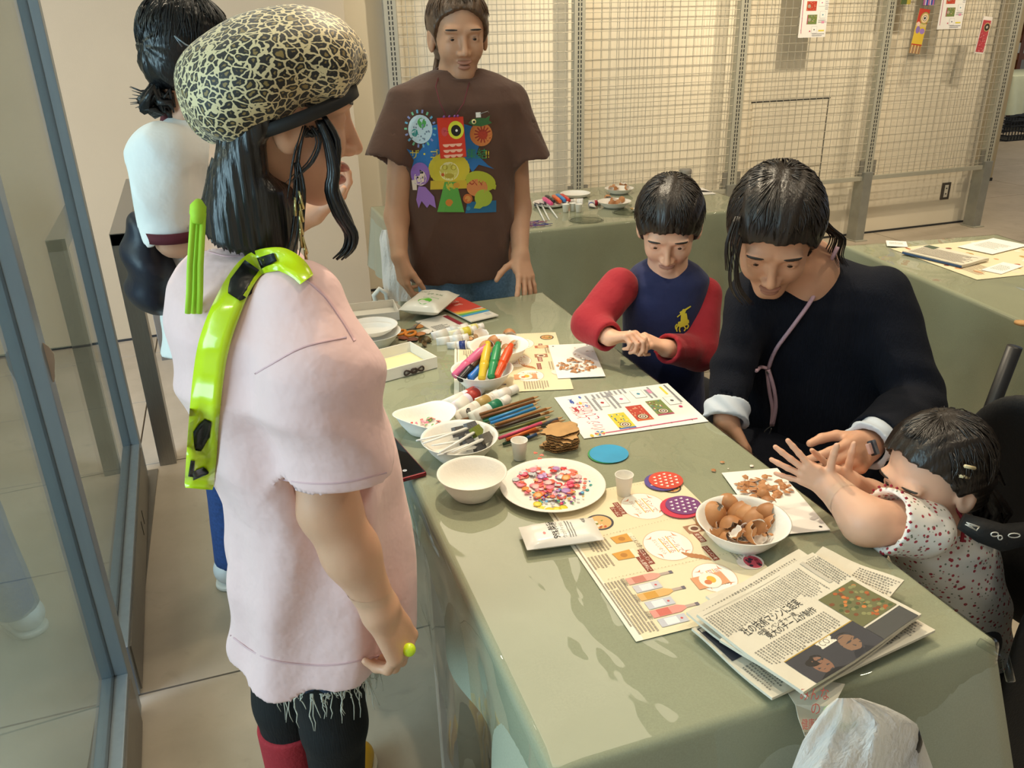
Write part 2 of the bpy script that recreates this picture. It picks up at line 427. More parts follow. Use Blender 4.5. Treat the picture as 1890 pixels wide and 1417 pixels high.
class Head:
    def __init__(s, c, fwd, up=(0, 0, 1), size=1.0, mouth=0.0, narrow=1.0, earx=0.0):
        s.earx = earx; s.c = np.asarray(c, np.float32); s.A = frame(fwd, up); s.s = size; s.mouth = mouth; s.narrow = narrow
    def q(s, P): return (((P-s.c)@s.A.T)/s.s).astype(np.float32)
    def w(s, q): return s.c+s.s*(np.asarray(q, np.float32)@s.A)
    def f(s, P): return head_f(s.q(P), s.mouth, s.narrow, s.earx)*s.s
    def box(s, pad=.0):
        c = s.w((0, 0, -.01)); r = .135*s.s+pad; return c-r, c+r
def hand_groups(wp, d, n, right=True, s=1.0, curl=(.3, .3, .3, .3), spread=.1, thumb=(.6, .7, .3), bend=1.0, tcurl=.3):
    wp = np.asarray(wp, float); d = n_(d); n = n_(np.asarray(n)-d*np.dot(n, d)); t = np.cross(d, n) if right else np.cross(n, d)
    off = (.027, .0085, -.0095, -.0265); pl = (.089, .092, .087, .079)
    seg = ((.041, .025, .021), (.045, .029, .022), (.042, .027, .021), (.032, .020, .019)); rad = (.0088, .009, .0086, .0076)
    palm = []
    for i in range(4):
        k = wp+s*(d*pl[i]+t*off[i]); palm.append((wp+s*(d*.006+t*off[i]*.55), k, s*.0155, s*.0108))
    palm.append((wp+s*(d*.02+t*.012+n*.006), wp+s*(d*.06+t*.026+n*.006), s*.016, s*.012))
    G = [(palm, .012*s, .02*s)]
    for i in range(4):
        p = wp+s*(d*pl[i]+t*off[i]); a = 0; ch = []; side = spread*(1.5-i)
        for j in range(3):
            a += curl[i]*(1, bend*1.15, bend*.8)[j]
            v = n_(d*cos(a)+n*sin(a)+t*side*cos(a)); q = p+v*seg[i][j]*s
            ch.append((p, q, s*rad[i]*(1.08, .98, .9)[j], s*rad[i]*(.98, .9, .78)[j])); p = q
        G.append((ch, .004*s, .005*s))
    p = wp+s*(d*.026+t*.022+n*.008); v = n_(d*thumb[0]+t*thumb[1]+n*thumb[2]); ch = []
    for j, L in enumerate((.042, .031, .026)):
        q = p+v*L*s; ch.append((p, q, s*(.0125, .0105, .0098)[j], s*(.0105, .0098, .0078)[j])); p = q
        v = n_(v+(n*.5*tcurl+d*tcurl*.6-t*tcurl*.4))
    G.append((ch, .004*s, .012*s))
    return G
def groups_f(G):
    G = [([(np.asarray(a, np.float32), np.asarray(b, np.float32), ra, rb) for a, b, ra, rb in ch], k, K) for ch, k, K in G]
    def f(P):
        d = None
        for ch, k, K in G:
            e = None
            for a, b, ra, rb in ch:
                c = cone(P, a, b, ra, rb); e = c if e is None else smin(e, c, k)
            d = e if d is None else smin(d, e, K)
        return d
    return f
def gpts(G): return [p for ch, _, _ in G for c in ch for p in (c[0], c[1])]
def body(name, f, fine, coarse, material, parent):
    # one mesh: fine boxes (lo, hi, voxel) for head and hands, one coarse box for the rest, same surface everywhere
    Vs, Qs, base = [], [], 0
    for i, (lo, hi, h) in enumerate(list(fine)+[coarse]):
        V, Q = surfnet(f, lo, hi, h)
        if len(Q) == 0: continue
        cen = V[Q].mean(1); keep = np.ones(len(Q), bool)
        for (l2, h2, hh) in fine[:i]:
            pd = h*1.1
            keep &= ~((cen > np.asarray(l2)+pd).all(1) & (cen < np.asarray(h2)-pd).all(1))
        Q = Q[keep]; Vs.append(V); Qs.append(Q+base); base += len(V)
    return link(name, np_mesh(name, np.concatenate(Vs), np.concatenate(Qs)), material, parent)
def adopt(o, parent):                   # parent an object built in world coordinates
    o.parent = parent; o.matrix_parent_inverse = Matrix.Translation(-parent.location) if parent.rotation_euler.z == 0 else (Matrix.Translation(parent.location) @ Matrix.Rotation(parent.rotation_euler.z, 4, 'Z')).inverted()
    return o

# ------------------------------------------------------------ room shell
def concrete(name, c1, c2, rough=.42):
    m = bpy.data.materials.new(name); m.use_nodes = True; nt = m.node_tree; N = nt.nodes; L = nt.links; b = N['Principled BSDF']
    tc = N.new('ShaderNodeTexCoord'); n1 = N.new('ShaderNodeTexNoise'); n1.inputs['Scale'].default_value = 2.2; n1.inputs['Detail'].default_value = 9; n1.inputs['Roughness'].default_value = .62
    n2 = N.new('ShaderNodeTexNoise'); n2.inputs['Scale'].default_value = 9; n2.inputs['Detail'].default_value = 8; n2.inputs['Distortion'].default_value = 1.2
    L.new(tc.outputs['Object'], n1.inputs[0]); L.new(tc.outputs['Object'], n2.inputs[0])
    r = N.new('ShaderNodeValToRGB'); r.color_ramp.elements[0].position = .32; r.color_ramp.elements[0].color = lin(c2); r.color_ramp.elements[1].position = .68; r.color_ramp.elements[1].color = lin(c1)
    r2 = N.new('ShaderNodeMapRange'); r2.inputs[1].default_value = .62; r2.inputs[2].default_value = .78; r2.inputs[3].default_value = 1; r2.inputs[4].default_value = .82
    mx = N.new('ShaderNodeMix'); mx.data_type = 'RGBA'; mx.blend_type = 'MULTIPLY'; mx.inputs[0].default_value = 1
    L.new(n1.outputs['Fac'], r.inputs[0]); L.new(n2.outputs['Fac'], r2.inputs[0]); L.new(r.outputs[0], mx.inputs[6]); L.new(r2.outputs[0], mx.inputs[7]); L.new(mx.outputs[2], b.inputs['Base Color'])
    rr = N.new('ShaderNodeMapRange'); rr.inputs[3].default_value = rough-.08; rr.inputs[4].default_value = rough+.15
    L.new(n2.outputs['Fac'], rr.inputs[0]); L.new(rr.outputs[0], b.inputs['Roughness']); return m
FLOOR = concrete('concrete_tile', 'b8ac9b', 'a29785')
M_WALL = mat('painted_wall', 'c6b497', .75, var=.02, vscale=3, bump=.05, bscale=180)
M_WALLB = mat('cream_display_wall', 'e6dcc6', .7, var=.02, vscale=3)
M_CEIL = mat('ceiling_paint', 'd8d0c2', .85, var=.02)
M_ALU = mat('anodised_aluminium', '8d979f', .38, .55, var=.04, stretch=(4, 4, .5))
M_ALUD = mat('rail_side_metal', '7c7870', .4, .5, var=.05)
M_STEEL = mat('brushed_steel', '9a9a98', .3, .85, var=.06, stretch=(40, 40, 2))
M_DARK = mat('dark_gasket', '2c2e30', .6)
M_POST = mat('painted_post', 'aaa797', .5, .1, var=.02)
M_WIRE = mat('wire_paint', 'b9b2a0', .4, .2, var=.02)

fl = link('floor', MB().box((-6, -3, -.06), (14, 12, -.012)).mesh('floor'), mat('floor_bed', '5d574e', .9)); tag(fl, 'grey beige floor of large concrete look tiles', 'floor', kind='structure')
def tile(x0, y0, x1, y1):
    MB().box((x0+.003, y0+.003, -.012), (x1-.003, y1-.003, 0), bev=.0012).build('floor_tile', FLOOR, fl)
ys = [1.818+1.292*k for k in range(-4, 7)]
for i in range(len(ys)-1):
    xs = [-.5, 2.02, 4.62, 7.2, 9.8, 13.8]
    for a, b in zip(xs, xs[1:]): tile(a, ys[i], b, ys[i+1])
    for h in (0, 1):
        for a, b in ((-6, -3.1), (-3.1, -.5)): tile(a, ys[i]+h*.646, b, ys[i]+(h+1)*.646)
c = link('ceiling', MB().box((-6, -1.2, 2.8), (14, 12, 2.9)).mesh('ceiling'), M_CEIL); tag(c, 'plain pale ceiling', 'ceiling', kind='structure')

def wall_seg(name, a, b, th, z1, material, label):
    d = Vector((b[0]-a[0], b[1]-a[1], 0)); ln = d.length; an = atan2(d.y, d.x)
    o = MB().box((0, 0, 0), (ln, th, z1)).build(name, material, None, (a[0], a[1], 0), (0, 0, an)); return tag(o, label, 'wall', kind='structure'), ln, an
wl, ln, an = wall_seg('wall_left', (-4.5, 4.42), (.70, 4.75), .2, 2.8, M_WALL, 'plain greige wall behind the glass doors')
b_ = MB().box((0, -.004, .0), (ln, 0, .012)).build('baseboard_left', M_DARK, None, (-4.5, 4.42, 0), (0, 0, an)); tag(b_, 'thin dark line along the greige wall foot', 'baseboard', kind='structure')
wb, _, _ = wall_seg('wall_back', (.70, 5.05), (5.50, 5.05), .16, 2.8, M_WALLB, 'cream display wall behind the wire grids')
b_ = MB().box((.7, 5.044, .0), (5.5, 5.05, .014)).build('baseboard_back', M_DARK); tag(b_, 'thin dark line along the foot of the cream wall', 'baseboard', kind='structure')
wr, _, _ = wall_seg('wall_right', (5.5, 6.34), (7.17, 6.34), .3, 2.8, mat('olive_wall', 'b9ad90', .7, var=.02), 'olive beige wall end past the wire grids')
b_ = MB().box((5.5, 6.33, 0), (7.17, 6.34, .03)).build('wall_foot_shade', M_DARK); tag(b_, 'dark strip painted as shade at foot of olive wall end', 'baseboard', kind='structure')  # dark colour stands in for the shadow line at the wall foot
wz, _, _ = wall_seg('light_blocking_wall', (14, -1.6), (-1.2, -1.6), .2, 2.8, M_WALL, 'plain unseen wall added behind the camera to block sky light')  # added out of view to keep sky light off the near drape
wf, _, _ = wall_seg('wall_far', (7, 11.6), (14, 11.6), .2, 2.8, M_WALL, 'pale wall far behind at the right edge')
# access panel and socket on the cream wall
ap = empty('access_panel', (3.43, 5.048, .5), 'flush access panel in the cream wall behind second grid from the right', 'panel')
MB().box((.012, -.004, .05), (.62, 0, .5)).build('panel_door', M_WALLB, ap)
fr = MB()
for lo, hi in (((0, -.006, .505), (.64, -.001, .511)), ((.627, -.003, -.45), (.630, 0, .505))): fr.box(lo, hi)
fr.build('panel_gap', M_DARK, ap)
so = empty('wall_socket', (5.22, 5.05, .20), 'wall socket with dark metal plate and pale insert low on cream wall', 'socket')
MB().box((0, -.008, 0), (.082, 0, .13), bev=.002).build('cover_plate', mat('bronze_plate', '66605a', .35, .6), so)
MB().box((.024, -.011, .018), (.058, -.008, .112), bev=.001).build('socket_insert', cm('d9d3c4', .4), so)
for z in (.04, .082):
    MB().box((.034, -.0115, z), (.048, -.0108, z+.009)).build('socket_slot', M_DARK, so)

# ------------------------------------------------------------ wire grid display panels on slotted posts
PX = [.97, 2.097, 3.225, 4.352, 5.46]; GY = 4.92
where = ['leftmost slotted grey upright, beside the greige wall', 'slotted grey upright right of the brown shirt person', 'slotted grey upright behind the boy', 'slotted grey upright behind the seated adult', 'slotted grey upright at right end of the grids']
for i, x in enumerate(PX):
    p = empty('slotted_post', (x, GY, 0), where[i], 'post', 'slotted uprights')
    MB().box((-.035, -.03, .44), (.035, .02, 2.78), bev=.003).build('upright', M_POST, p)
    sl = MB(); z = .5
    while z < 2.6:
        for s in (-.009, .009): sl.box((s-.0035, -.0312, z), (s+.0035, -.029, z+.018))
        z += .026
    tag(sl.build('slot', M_DARK, p), kind='stuff')
    if i > 0:
        MB().box((-.045, -.05, 0), (.03, .05, .5), bev=.004).build('foot_leg', mat('steel_leg_%d' % i, 'a3a49c', .35, .5), p)
        MB().box((-.055, -.07, 0), (.05, .06, .008), bev=.002).build('foot_plate', M_POST, p)
gl = ['wire grid panel at the left, behind the brown shirt person', 'wire grid panel in the middle above the craft table', 'wire grid panel with one hanging sheet and access panel behind', 'rightmost wire grid panel with hanging craft fish']
for i in range(4):
    x0, x1 = PX[i]+.037, PX[i+1]-.037; g = empty('grid_panel', ((x0+x1)/2, GY-.02, .47), gl[i], 'display grid', 'wire grid panels')
    wdt = x1-x0
    MB().box((-wdt/2+.0, -.012, -.03), (wdt/2, .012, .0), bev=.002).build('bottom_bar', M_POST, g)
    wm = MB(); n = int(wdt/.052); step = wdt/n
    for k in range(n+1):
        xx = -wdt/2+k*step; wm.tube([(xx, 0, 0), (xx, 0, 2.1)], 0.0022, 5, caps=False)
    for k in range(41): wm.tube([(-wdt/2, -.003, .02+k*.052), (wdt/2, -.003, .02+k*.052)], 0.0022, 5, caps=False)
    tag(wm.build('wire_mesh', M_WIRE, g), kind='stuff')
    for xx in (-wdt/2, wdt/2-.03):
        if i > 0 or xx > 0: MB().box((xx, -.004, -.02), (xx+.03, .012, .11), bev=.002).build('corner_bracket', cm('7d7a70', .5), g)

# ------------------------------------------------------------ glass sliding doors on the left
def glass_mat(name, tint, ior=1.45, gl_rough=.0, bump=0):
    m = bpy.data.materials.new(name); m.use_nodes = True; nt = m.node_tree; N = nt.nodes; L = nt.links
    N.remove(N['Principled BSDF']); out = N['Material Output']
    tr = N.new('ShaderNodeBsdfTransparent'); tr.inputs[0].default_value = lin(tint); g = N.new('ShaderNodeBsdfGlossy'); g.inputs['Roughness'].default_value = gl_rough
    fr = N.new('ShaderNodeFresnel'); fr.inputs[0].default_value = ior; mx = N.new('ShaderNodeMixShader')
    geo = N.new('ShaderNodeNewGeometry'); io = N.new('ShaderNodeMapRange'); io.inputs[3].default_value = ior; io.inputs[4].default_value = 1/ior; L.new(geo.outputs['Backfacing'], io.inputs[0]); L.new(io.outputs[0], fr.inputs[0])
    L.new(fr.outputs[0], mx.inputs[0]); L.new(tr.outputs[0], mx.inputs[1]); L.new(g.outputs[0], mx.inputs[2]); L.new(mx.outputs[0], out.inputs[0])
    tc = N.new('ShaderNodeTexCoord'); nz = N.new('ShaderNodeTexNoise'); nz.inputs['Scale'].default_value = 2.6; nz.inputs['Detail'].default_value = 2.6 if bump else 1.0; nz.inputs['Distortion'].default_value = .8
    mp = N.new('ShaderNodeMapping'); mp.inputs['Scale'].default_value = (1.3, .8, 1) if bump else (.2, .2, .2); L.new(tc.outputs['Object'], mp.inputs[0]); L.new(mp.outputs[0], nz.inputs[0])
    b = N.new('ShaderNodeBump'); b.inputs['Strength'].default_value = 1; b.inputs['Distance'].default_value = bump or .0006; L.new(nz.outputs['Fac'], b.inputs['Height'])
    L.new(b.outputs[0], g.inputs['Normal']); L.new(b.outputs[0], fr.inputs['Normal']); return m
M_GLASS = glass_mat('door_glass', 'd5ded9', 1.55)
def door(name, pa, pb, label, near):
    # pa = far end, pb = near end on the floor (x, y)
    d = Vector((pb[0]-pa[0], pb[1]-pa[1], 0)); ln = d.length; an = atan2(d.y, d.x)
    e = empty(name, (pa[0], pa[1], 0), label, 'door', rz=an); e['kind'] = 'structure'
    # local: x along the door towards the camera, y towards the outside (left of travel is room side)
    for x0 in ((0, ln-.06) if near else (0,)):
        st = MB().box((x0, -.062, .015), (x0+.055, .0, 2.75), bev=.002).build('stile', M_ALU, e)
        MB().box((x0-.001, -.034, .17), (x0+.056, -.028, 2.75)).build('gasket', M_DARK, st)
    MB().box((.055, -.062, .015), (ln-.0, .0, .165), bev=.003).build('bottom_rail', M_ALU, e)
    MB().box((.06, .0, .015), (ln-.02, .004, .15)).build('kick_strip', M_ALUD, e)
    MB().box((.055, -.034, .1655), (ln, -.028, .169)).build('gasket', M_DARK, e)
    MB().box((.05, -.034, .165), (ln, -.028, 2.75)).build('glass_pane', M_GLASS, e)
    for x in (.45, .52):
        MB().box((x if not near else x-.1, .004, .06), (x+.006 if not near else x-.094, .0055, .11), bev=.001).build('rail_slot', M_DARK, e)
    # finger marks of pale sticker on the stile
    return e
door('door_1', (-.452, 3.01), (-.40, 1.80), 'far glass sliding door in grey aluminium frame', False)
dn = door('door_2', (-.395, 1.76), (-.33, .25), 'near glass sliding door in grey aluminium frame', True)
tk = MB().box((-.50, .2, -.001), (-.42, 3.05, .006)).build('trim_1', M_ALUD); tag(tk, 'flat metal floor track under the glass doors', 'track', kind='structure')

# stainless guard rail beyond the doors
gr = empty('guard_rail', (-.385, 3.09, 0), 'brushed steel guard rail standing beside the end of the glass door', 'rail')
MB().box((-.03, -.012, 0), (.03, .05, .90), bev=.002).build('leg', M_STEEL, gr)
MB().box((-.075, 1.18, 0), (-.02, 1.24, .90), bev=.002).build('leg', M_STEEL, gr)
tb = MB(); vs = [(-.03, -.012, .86), (.03, -.012, .86), (-.02, 1.24, .86), (-.075, 1.24, .86)]
tb.prism([(v[0], v[1]) for v in vs], .86, .901); tb.build('top_bar', M_STEEL, gr)
# ------------------------------------------------------------ tables under green cloths with clear vinyl sheets
def cloth_material(name, c1, c2):
    m = bpy.data.materials.new(name); m.use_nodes = True; nt = m.node_tree; N = nt.nodes; L = nt.links; b = N['Principled BSDF']
    tc = N.new('ShaderNodeTexCoord'); n1 = N.new('ShaderNodeTexNoise'); n1.inputs['Scale'].default_value = 420; n1.inputs['Detail'].default_value = 2
    n2 = N.new('ShaderNodeTexNoise'); n2.inputs['Scale'].default_value = 5; n2.inputs['Detail'].default_value = 4
    L.new(tc.outputs['Object'], n1.inputs[0]); L.new(tc.outputs['Object'], n2.inputs[0])
    ad = N.new('ShaderNodeMath'); ad.operation = 'ADD'; L.new(n1.outputs['Fac'], ad.inputs[0]); L.new(n2.outputs['Fac'], ad.inputs[1])
    r = N.new('ShaderNodeMapRange'); r.inputs[1].default_value = .7; r.inputs[2].default_value = 1.3; L.new(ad.outputs[0], r.inputs[0])
    mx = N.new('ShaderNodeMix'); mx.data_type = 'RGBA'; mx.inputs[6].default_value = lin(c1); mx.inputs[7].default_value = lin(c2); L.new(r.outputs[0], mx.inputs[0]); L.new(mx.outputs[2], b.inputs['Base Color'])
    b.inputs['Roughness'].default_value = .85; return m
M_CLOTH = cloth_material('green_cloth', 'a9ac97', '9da08c')
M_VINYL = glass_mat('clear_vinyl', 'f6f7f2', 1.5, .025, bump=.014)
def sheet(x0, x1, y0, y1, z, drops, amp, rad, seed, nper=260, rows=12, flare=.25, wave=None):
    # top plane with rounded edge and hanging sides; drops = (left, near, right, far) as numbers or functions of position 0..1
    per = []; r = rad; w_, h_ = x1-x0, y1-y0; P = 2*(w_+h_)
    for i in range(nper):
        s = i/nper*P
        if s < h_: p = (x0, y1-s); nrm = (-1, 0); k = 0; t = s/h_
        elif s < h_+w_: p = (x0+(s-h_), y0); nrm = (0, -1); k = 1; t = (s-h_)/w_
        elif s < 2*h_+w_: p = (x1, y0+(s-h_-w_)); nrm = (1, 0); k = 2; t = (s-h_-w_)/h_
        else: p = (x1-(s-2*h_-w_), y1); nrm = (0, 1); k = 3; t = (s-2*h_-w_)/w_
        # soften the normal near corners
        e = .05; dist = min(p[0]-x0, x1-p[0]) if k in (1, 3) else min(p[1]-y0, y1-p[1])
        nx, ny = nrm
        if dist < e:
            q = 1-dist/e; cx = (1 if p[0] > (x0+x1)/2 else -1); cy = (1 if p[1] > (y0+y1)/2 else -1)
            if k in (1, 3): nx += cx*q
            else: ny += cy*q
            L_ = hypot(nx, ny); nx /= L_; ny /= L_
        dr = drops[k]; dr = dr(t) if callable(dr) else dr
        per.append((p, (nx, ny), dr, s, dist))
    vs = []; n = nper
    for row in range(rows+1):
        for (p, nm, dr, s, dist) in per:
            if row <= 3:
                a = row/3*pi/2; o = -r+r*sin(a); zz = z-r*(1-cos(a))
            else:
                q = (row-3)/(rows-3); d = q*max(dr-r, .002)
                corner = max(0, 1-dist/.18)
                o = flare*d*(.25+corner)+amp*q*(sin(s*19+seed)+.6*sin(s*31+2*seed))*min(1, dr/.2); zz = z-r-d
            vs.append((p[0]+nm[0]*o, p[1]+nm[1]*o, zz))
    fs = [(i*n+j, i*n+(j+1) % n, (i+1)*n+(j+1) % n, (i+1)*n+j) for i in range(rows) for j in range(n)]
    m = MB(); m.add(vs, fs, 0, True); m.add([vs[j] for j in range(n)], [tuple(range(n-1, -1, -1))], 0, False)
    me = m.mesh('sheet'); bm = bmesh.new(); bm.from_mesh(me); bmesh.ops.remove_doubles(bm, verts=bm.verts, dist=1e-5); bmesh.ops.recalc_face_normals(bm, faces=bm.faces)
    top = max(bm.faces, key=lambda f: len(f.verts))
    if top.normal.z < 0: bmesh.ops.reverse_faces(bm, faces=bm.faces[:])
    bm.to_mesh(me); bm.free(); return me
M_TABLE = mat('white_table_laminate', 'dedcd6', .4); M_LEGW = mat('white_leg_paint', 'e4e4e2', .35)
def table(name, x0, x1, y0, y1, z, label, parts_label, cl, vn, rot=0, loc=(0, 0)):
    cx, cy = (x0+x1)/2, (y0+y1)/2
    t = empty(name, (cx, cy, 0), label, 'table', rz=rot); hx, hy = (x1-x0)/2-.008, (y1-y0)/2-.008
    MB().box((-hx, -hy, z-.034), (hx, hy, z-.004), bev=.004).build('tabletop', M_TABLE, t)
    for sx in (-1, 1):
        for sy in (-1, 1):
            MB().tube([(sx*(hx-.05), sy*(hy-.12), z-.035), (sx*(hx-.02), sy*(hy-.06), 0)], [.018, .014], 10).build('leg', M_LEGW, t)
    return t
Z = .722
front = table('craft_table', .252, .916, .655, 2.42, .72, 'long white legged craft table in the foreground under green cloth', '', 0, 0)
MB().box((.25-.584, 1.285-1.5375, 0), (.283-.584, 1.318-1.5375, .684), bev=.003).build('leg', M_LEGW, front)
fc = link('tablecloth', sheet(.25, .918, .65, 2.425, .7205, (lambda t: .05+.22*max(0, t-.45)/.55, .62, .45, .3), .012, .012, 1.3), M_CLOTH)
tag(fc, 'sage green cloth covering the craft table in the foreground', 'tablecloth')
def vdrop(t): return .03+.36*max(0, sin(min(1, max(0, (t-.30)/.70))*pi*.72))
fv = link('vinyl_sheet', sheet(.2465, .9215, .6465, 2.4285, Z, (vdrop, .30, .05, .05), .013, .0135, 1.3, nper=420, flare=.14), M_VINYL)
tag(fv, 'clear glossy vinyl sheet over the foreground green cloth, hanging down its left side', 'vinyl sheet')
BX1 = 2.34
bt = table('craft_table', .70, BX1-.05, 3.27, 4.04, .72, 'white legged craft table at the back along the wire grids', '', 0, 0)
bc = link('tablecloth', sheet(.64, BX1, 3.255, 4.08, .7205, (.30, .62, .6, .3), .012, .012, 4.2, flare=.16), M_CLOTH); tag(bc, 'sage green cloth hanging over the craft table at the back', 'tablecloth')
bv = link('vinyl_sheet', sheet(.6365, BX1+.0035, 3.2515, 4.0835, Z, (.05, .50, .05, .05), .0125, .0135, 4.2, flare=.18), M_VINYL); tag(bv, 'clear glossy vinyl sheet over the back craft table', 'vinyl sheet')
RR = radians(-8); RU = Vector((cos(RR), sin(RR), 0)); RV = Vector((-sin(RR), cos(RR), 0))
RC = Vector((2.19, 2.53, 0))+RU*.33-RV*.76
rt_ = empty('craft_table', RC, 'white legged craft table at the right edge with newspapers on it', 'table', rz=RR)
MB().box((-.32, -.75, .686), (.32, .75, .716), bev=.004).build('tabletop', M_TABLE, rt_)
for sx in (-1, 1):
    for sy in (-1, 1): MB().tube([(sx*.27, sy*.65, .685), (sx*.30, sy*.70, 0)], [.018, .014], 10).build('leg', M_LEGW, rt_)
rc = link('tablecloth', sheet(-.33, .33, -.76, .76, .7205, (.64, .6, .5, .4), .014, .012, 2.2, flare=.14), M_CLOTH, None, RC, (0, 0, RR)); tag(rc, 'sage green cloth hanging to the floor over the right table', 'tablecloth')
rv = link('vinyl_sheet', sheet(-.3335, .3335, -.7635, .7635, Z, (.55, .3, .05, .05), .0145, .0135, 2.2, flare=.16), M_VINYL, None, RC, (0, 0, RR)); tag(rv, 'clear glossy vinyl sheet over the right table and newspapers', 'vinyl sheet')
# ------------------------------------------------------------ people: materials and helpers
SKIN_L = mat('skin_light', 'd8a586', .48, var=.03, vscale=25, bump=.03, bscale=300, sss=.12)
SKIN_T = mat('skin_tan', 'c99a7b', .5, var=.03, vscale=25, bump=.03, bscale=300, sss=.12)
SKIN_C = mat('skin_child', 'e6b598', .48, var=.03, vscale=25, sss=.15)
LIP = mat('lip_colour', 'bd7468', .4, var=.03); EYEW = mat('eye_white', 'ece6e0', .2, var=.0); IRIS = mat('iris_brown', '2a1a14', .12, var=.0)
def hairmat(name, c, c2, rough=.32):
    return mat(name, c, rough, col2=c2, vscale=14, stretch=(26, 26, 1.2), bump=.2, bscale=9, spec=.6)
HAIR_K = hairmat('black_hair', '0f1012', '1c1d21', .3); HAIR_D = hairmat('dark_brown_hair', '17110d', '241a13', .36); HAIR_B = hairmat('brown_hair', '4a3626', '6a503a', .4)
def shell(f, th, cuts=()):
    cuts = [(np.asarray(p, np.float32), n_(n).astype(np.float32)) for p, n in cuts]
    def g(P):
        d = f(P); d = np.maximum(d, -(d+th))
        for p, n in cuts: d = np.maximum(d, (P-p)@n)
        return d
    return g
LIP2 = mat('soft_lip_colour', 'b5806c', .5, var=.03)
def face_parts(H, parent, hair, brow=True, lip=None):
    for s in (1, -1):
        c = H.w((.0722, .0315*s, .001)); e = MB(); r = .0126*H.s
        prof = [(max(1e-4, r*sin(pi*i/10)), -r*cos(pi*i/10)) for i in range(11)]
        M = Matrix.Translation(Vector(c)) @ Vector((0, 0, 1)).rotation_difference(Vector(H.A[0].tolist())).to_matrix().to_4x4()
        e.lathe(prof, 14, M=M); eb = adopt(e.build('eyeball', EYEW), parent)
        i_ = MB(); i_.lathe([(1e-4, r*1.04), (r*.42, r*.97), (r*.44, r*.88)], 14, M=M); ir = i_.build('iris', IRIS)
        ir.parent = eb
        la = MB(); la.tube([H.w((.0722+.0135*cos(a)*.98, .0315*s+.0135*sin(a), .0045+.0022*cos(a*1.1))) for a in np.linspace(-.95, .95, 9)], [.0004*H.s]+[.0010*H.s]*7+[.0004*H.s], 5); adopt(la.build('eyelash', hair), parent)
    if brow:
        for s in (1, -1):
            reg = lambda P, s=s: ell(H.q(P), (.082, .034*s, .0265), (.03, .018, .0028))*H.s
            lo, hi = bounds([H.w((.082, .034*s, .0265))], .035*H.s)
            adopt(blob('eyebrow', lambda P: np.maximum(H.f(P)-.0012, reg(P)), lo, hi, .0017*H.s, hair), parent)
    m = H.mouth
    def reg(P):
        q = H.q(P); q[:, 2] -= 8*q[:, 1]**2
        return np.minimum(ell(q, (.092, 0, -.060-m*.2), (.014, .022, .0066)), ell(q, (.09, 0, -.073-m), (.014, .0185, .0068)))*H.s
    lo, hi = bounds([H.w((.09, 0, -.066-m*.5))], .03*H.s)
    adopt(blob('lips', lambda P: np.maximum(H.f(P)-.0008, reg(P)), lo, hi, .0016*H.s, lip or LIP2), parent)
def hair_strands(H, n, material, parent, ends, r=.0, seed=1, crown=(-.3, 0.0), thick=.0013, part=None):
    # fine strands combed from the crown over the scalp; ends(phi) gives how far down each one reaches (radians from the top)
    R = random.Random(seed); m = MB(); ra = np.array([.109+r, .091+r, .101+r])
    for k in range(n):
        phi = R.uniform(-pi, pi); e = ends(phi)*R.uniform(.9, 1.05); s0 = R.uniform(.1, .75)*e; q = []
        for j in range(6):
            th = s0+(e-s0)*j/5; ph = phi+.10*sin(k+j*.5)
            q.append(H.w(np.array([-.012, 0, .034])+ra*np.array([sin(th)*cos(ph)+crown[0]*(1-th/e)*.3, sin(th)*sin(ph), cos(th)])*(1.0+.012*(j/5)+R.uniform(-.004, .004))))
        t = thick*H.s*R.uniform(.7, 1.4); m.tube(q, [t*.5, t, t*1.1, t, t*.7, t*.15], 4)
    return tag(adopt(m.build('hair_strands', material), parent), kind='stuff')
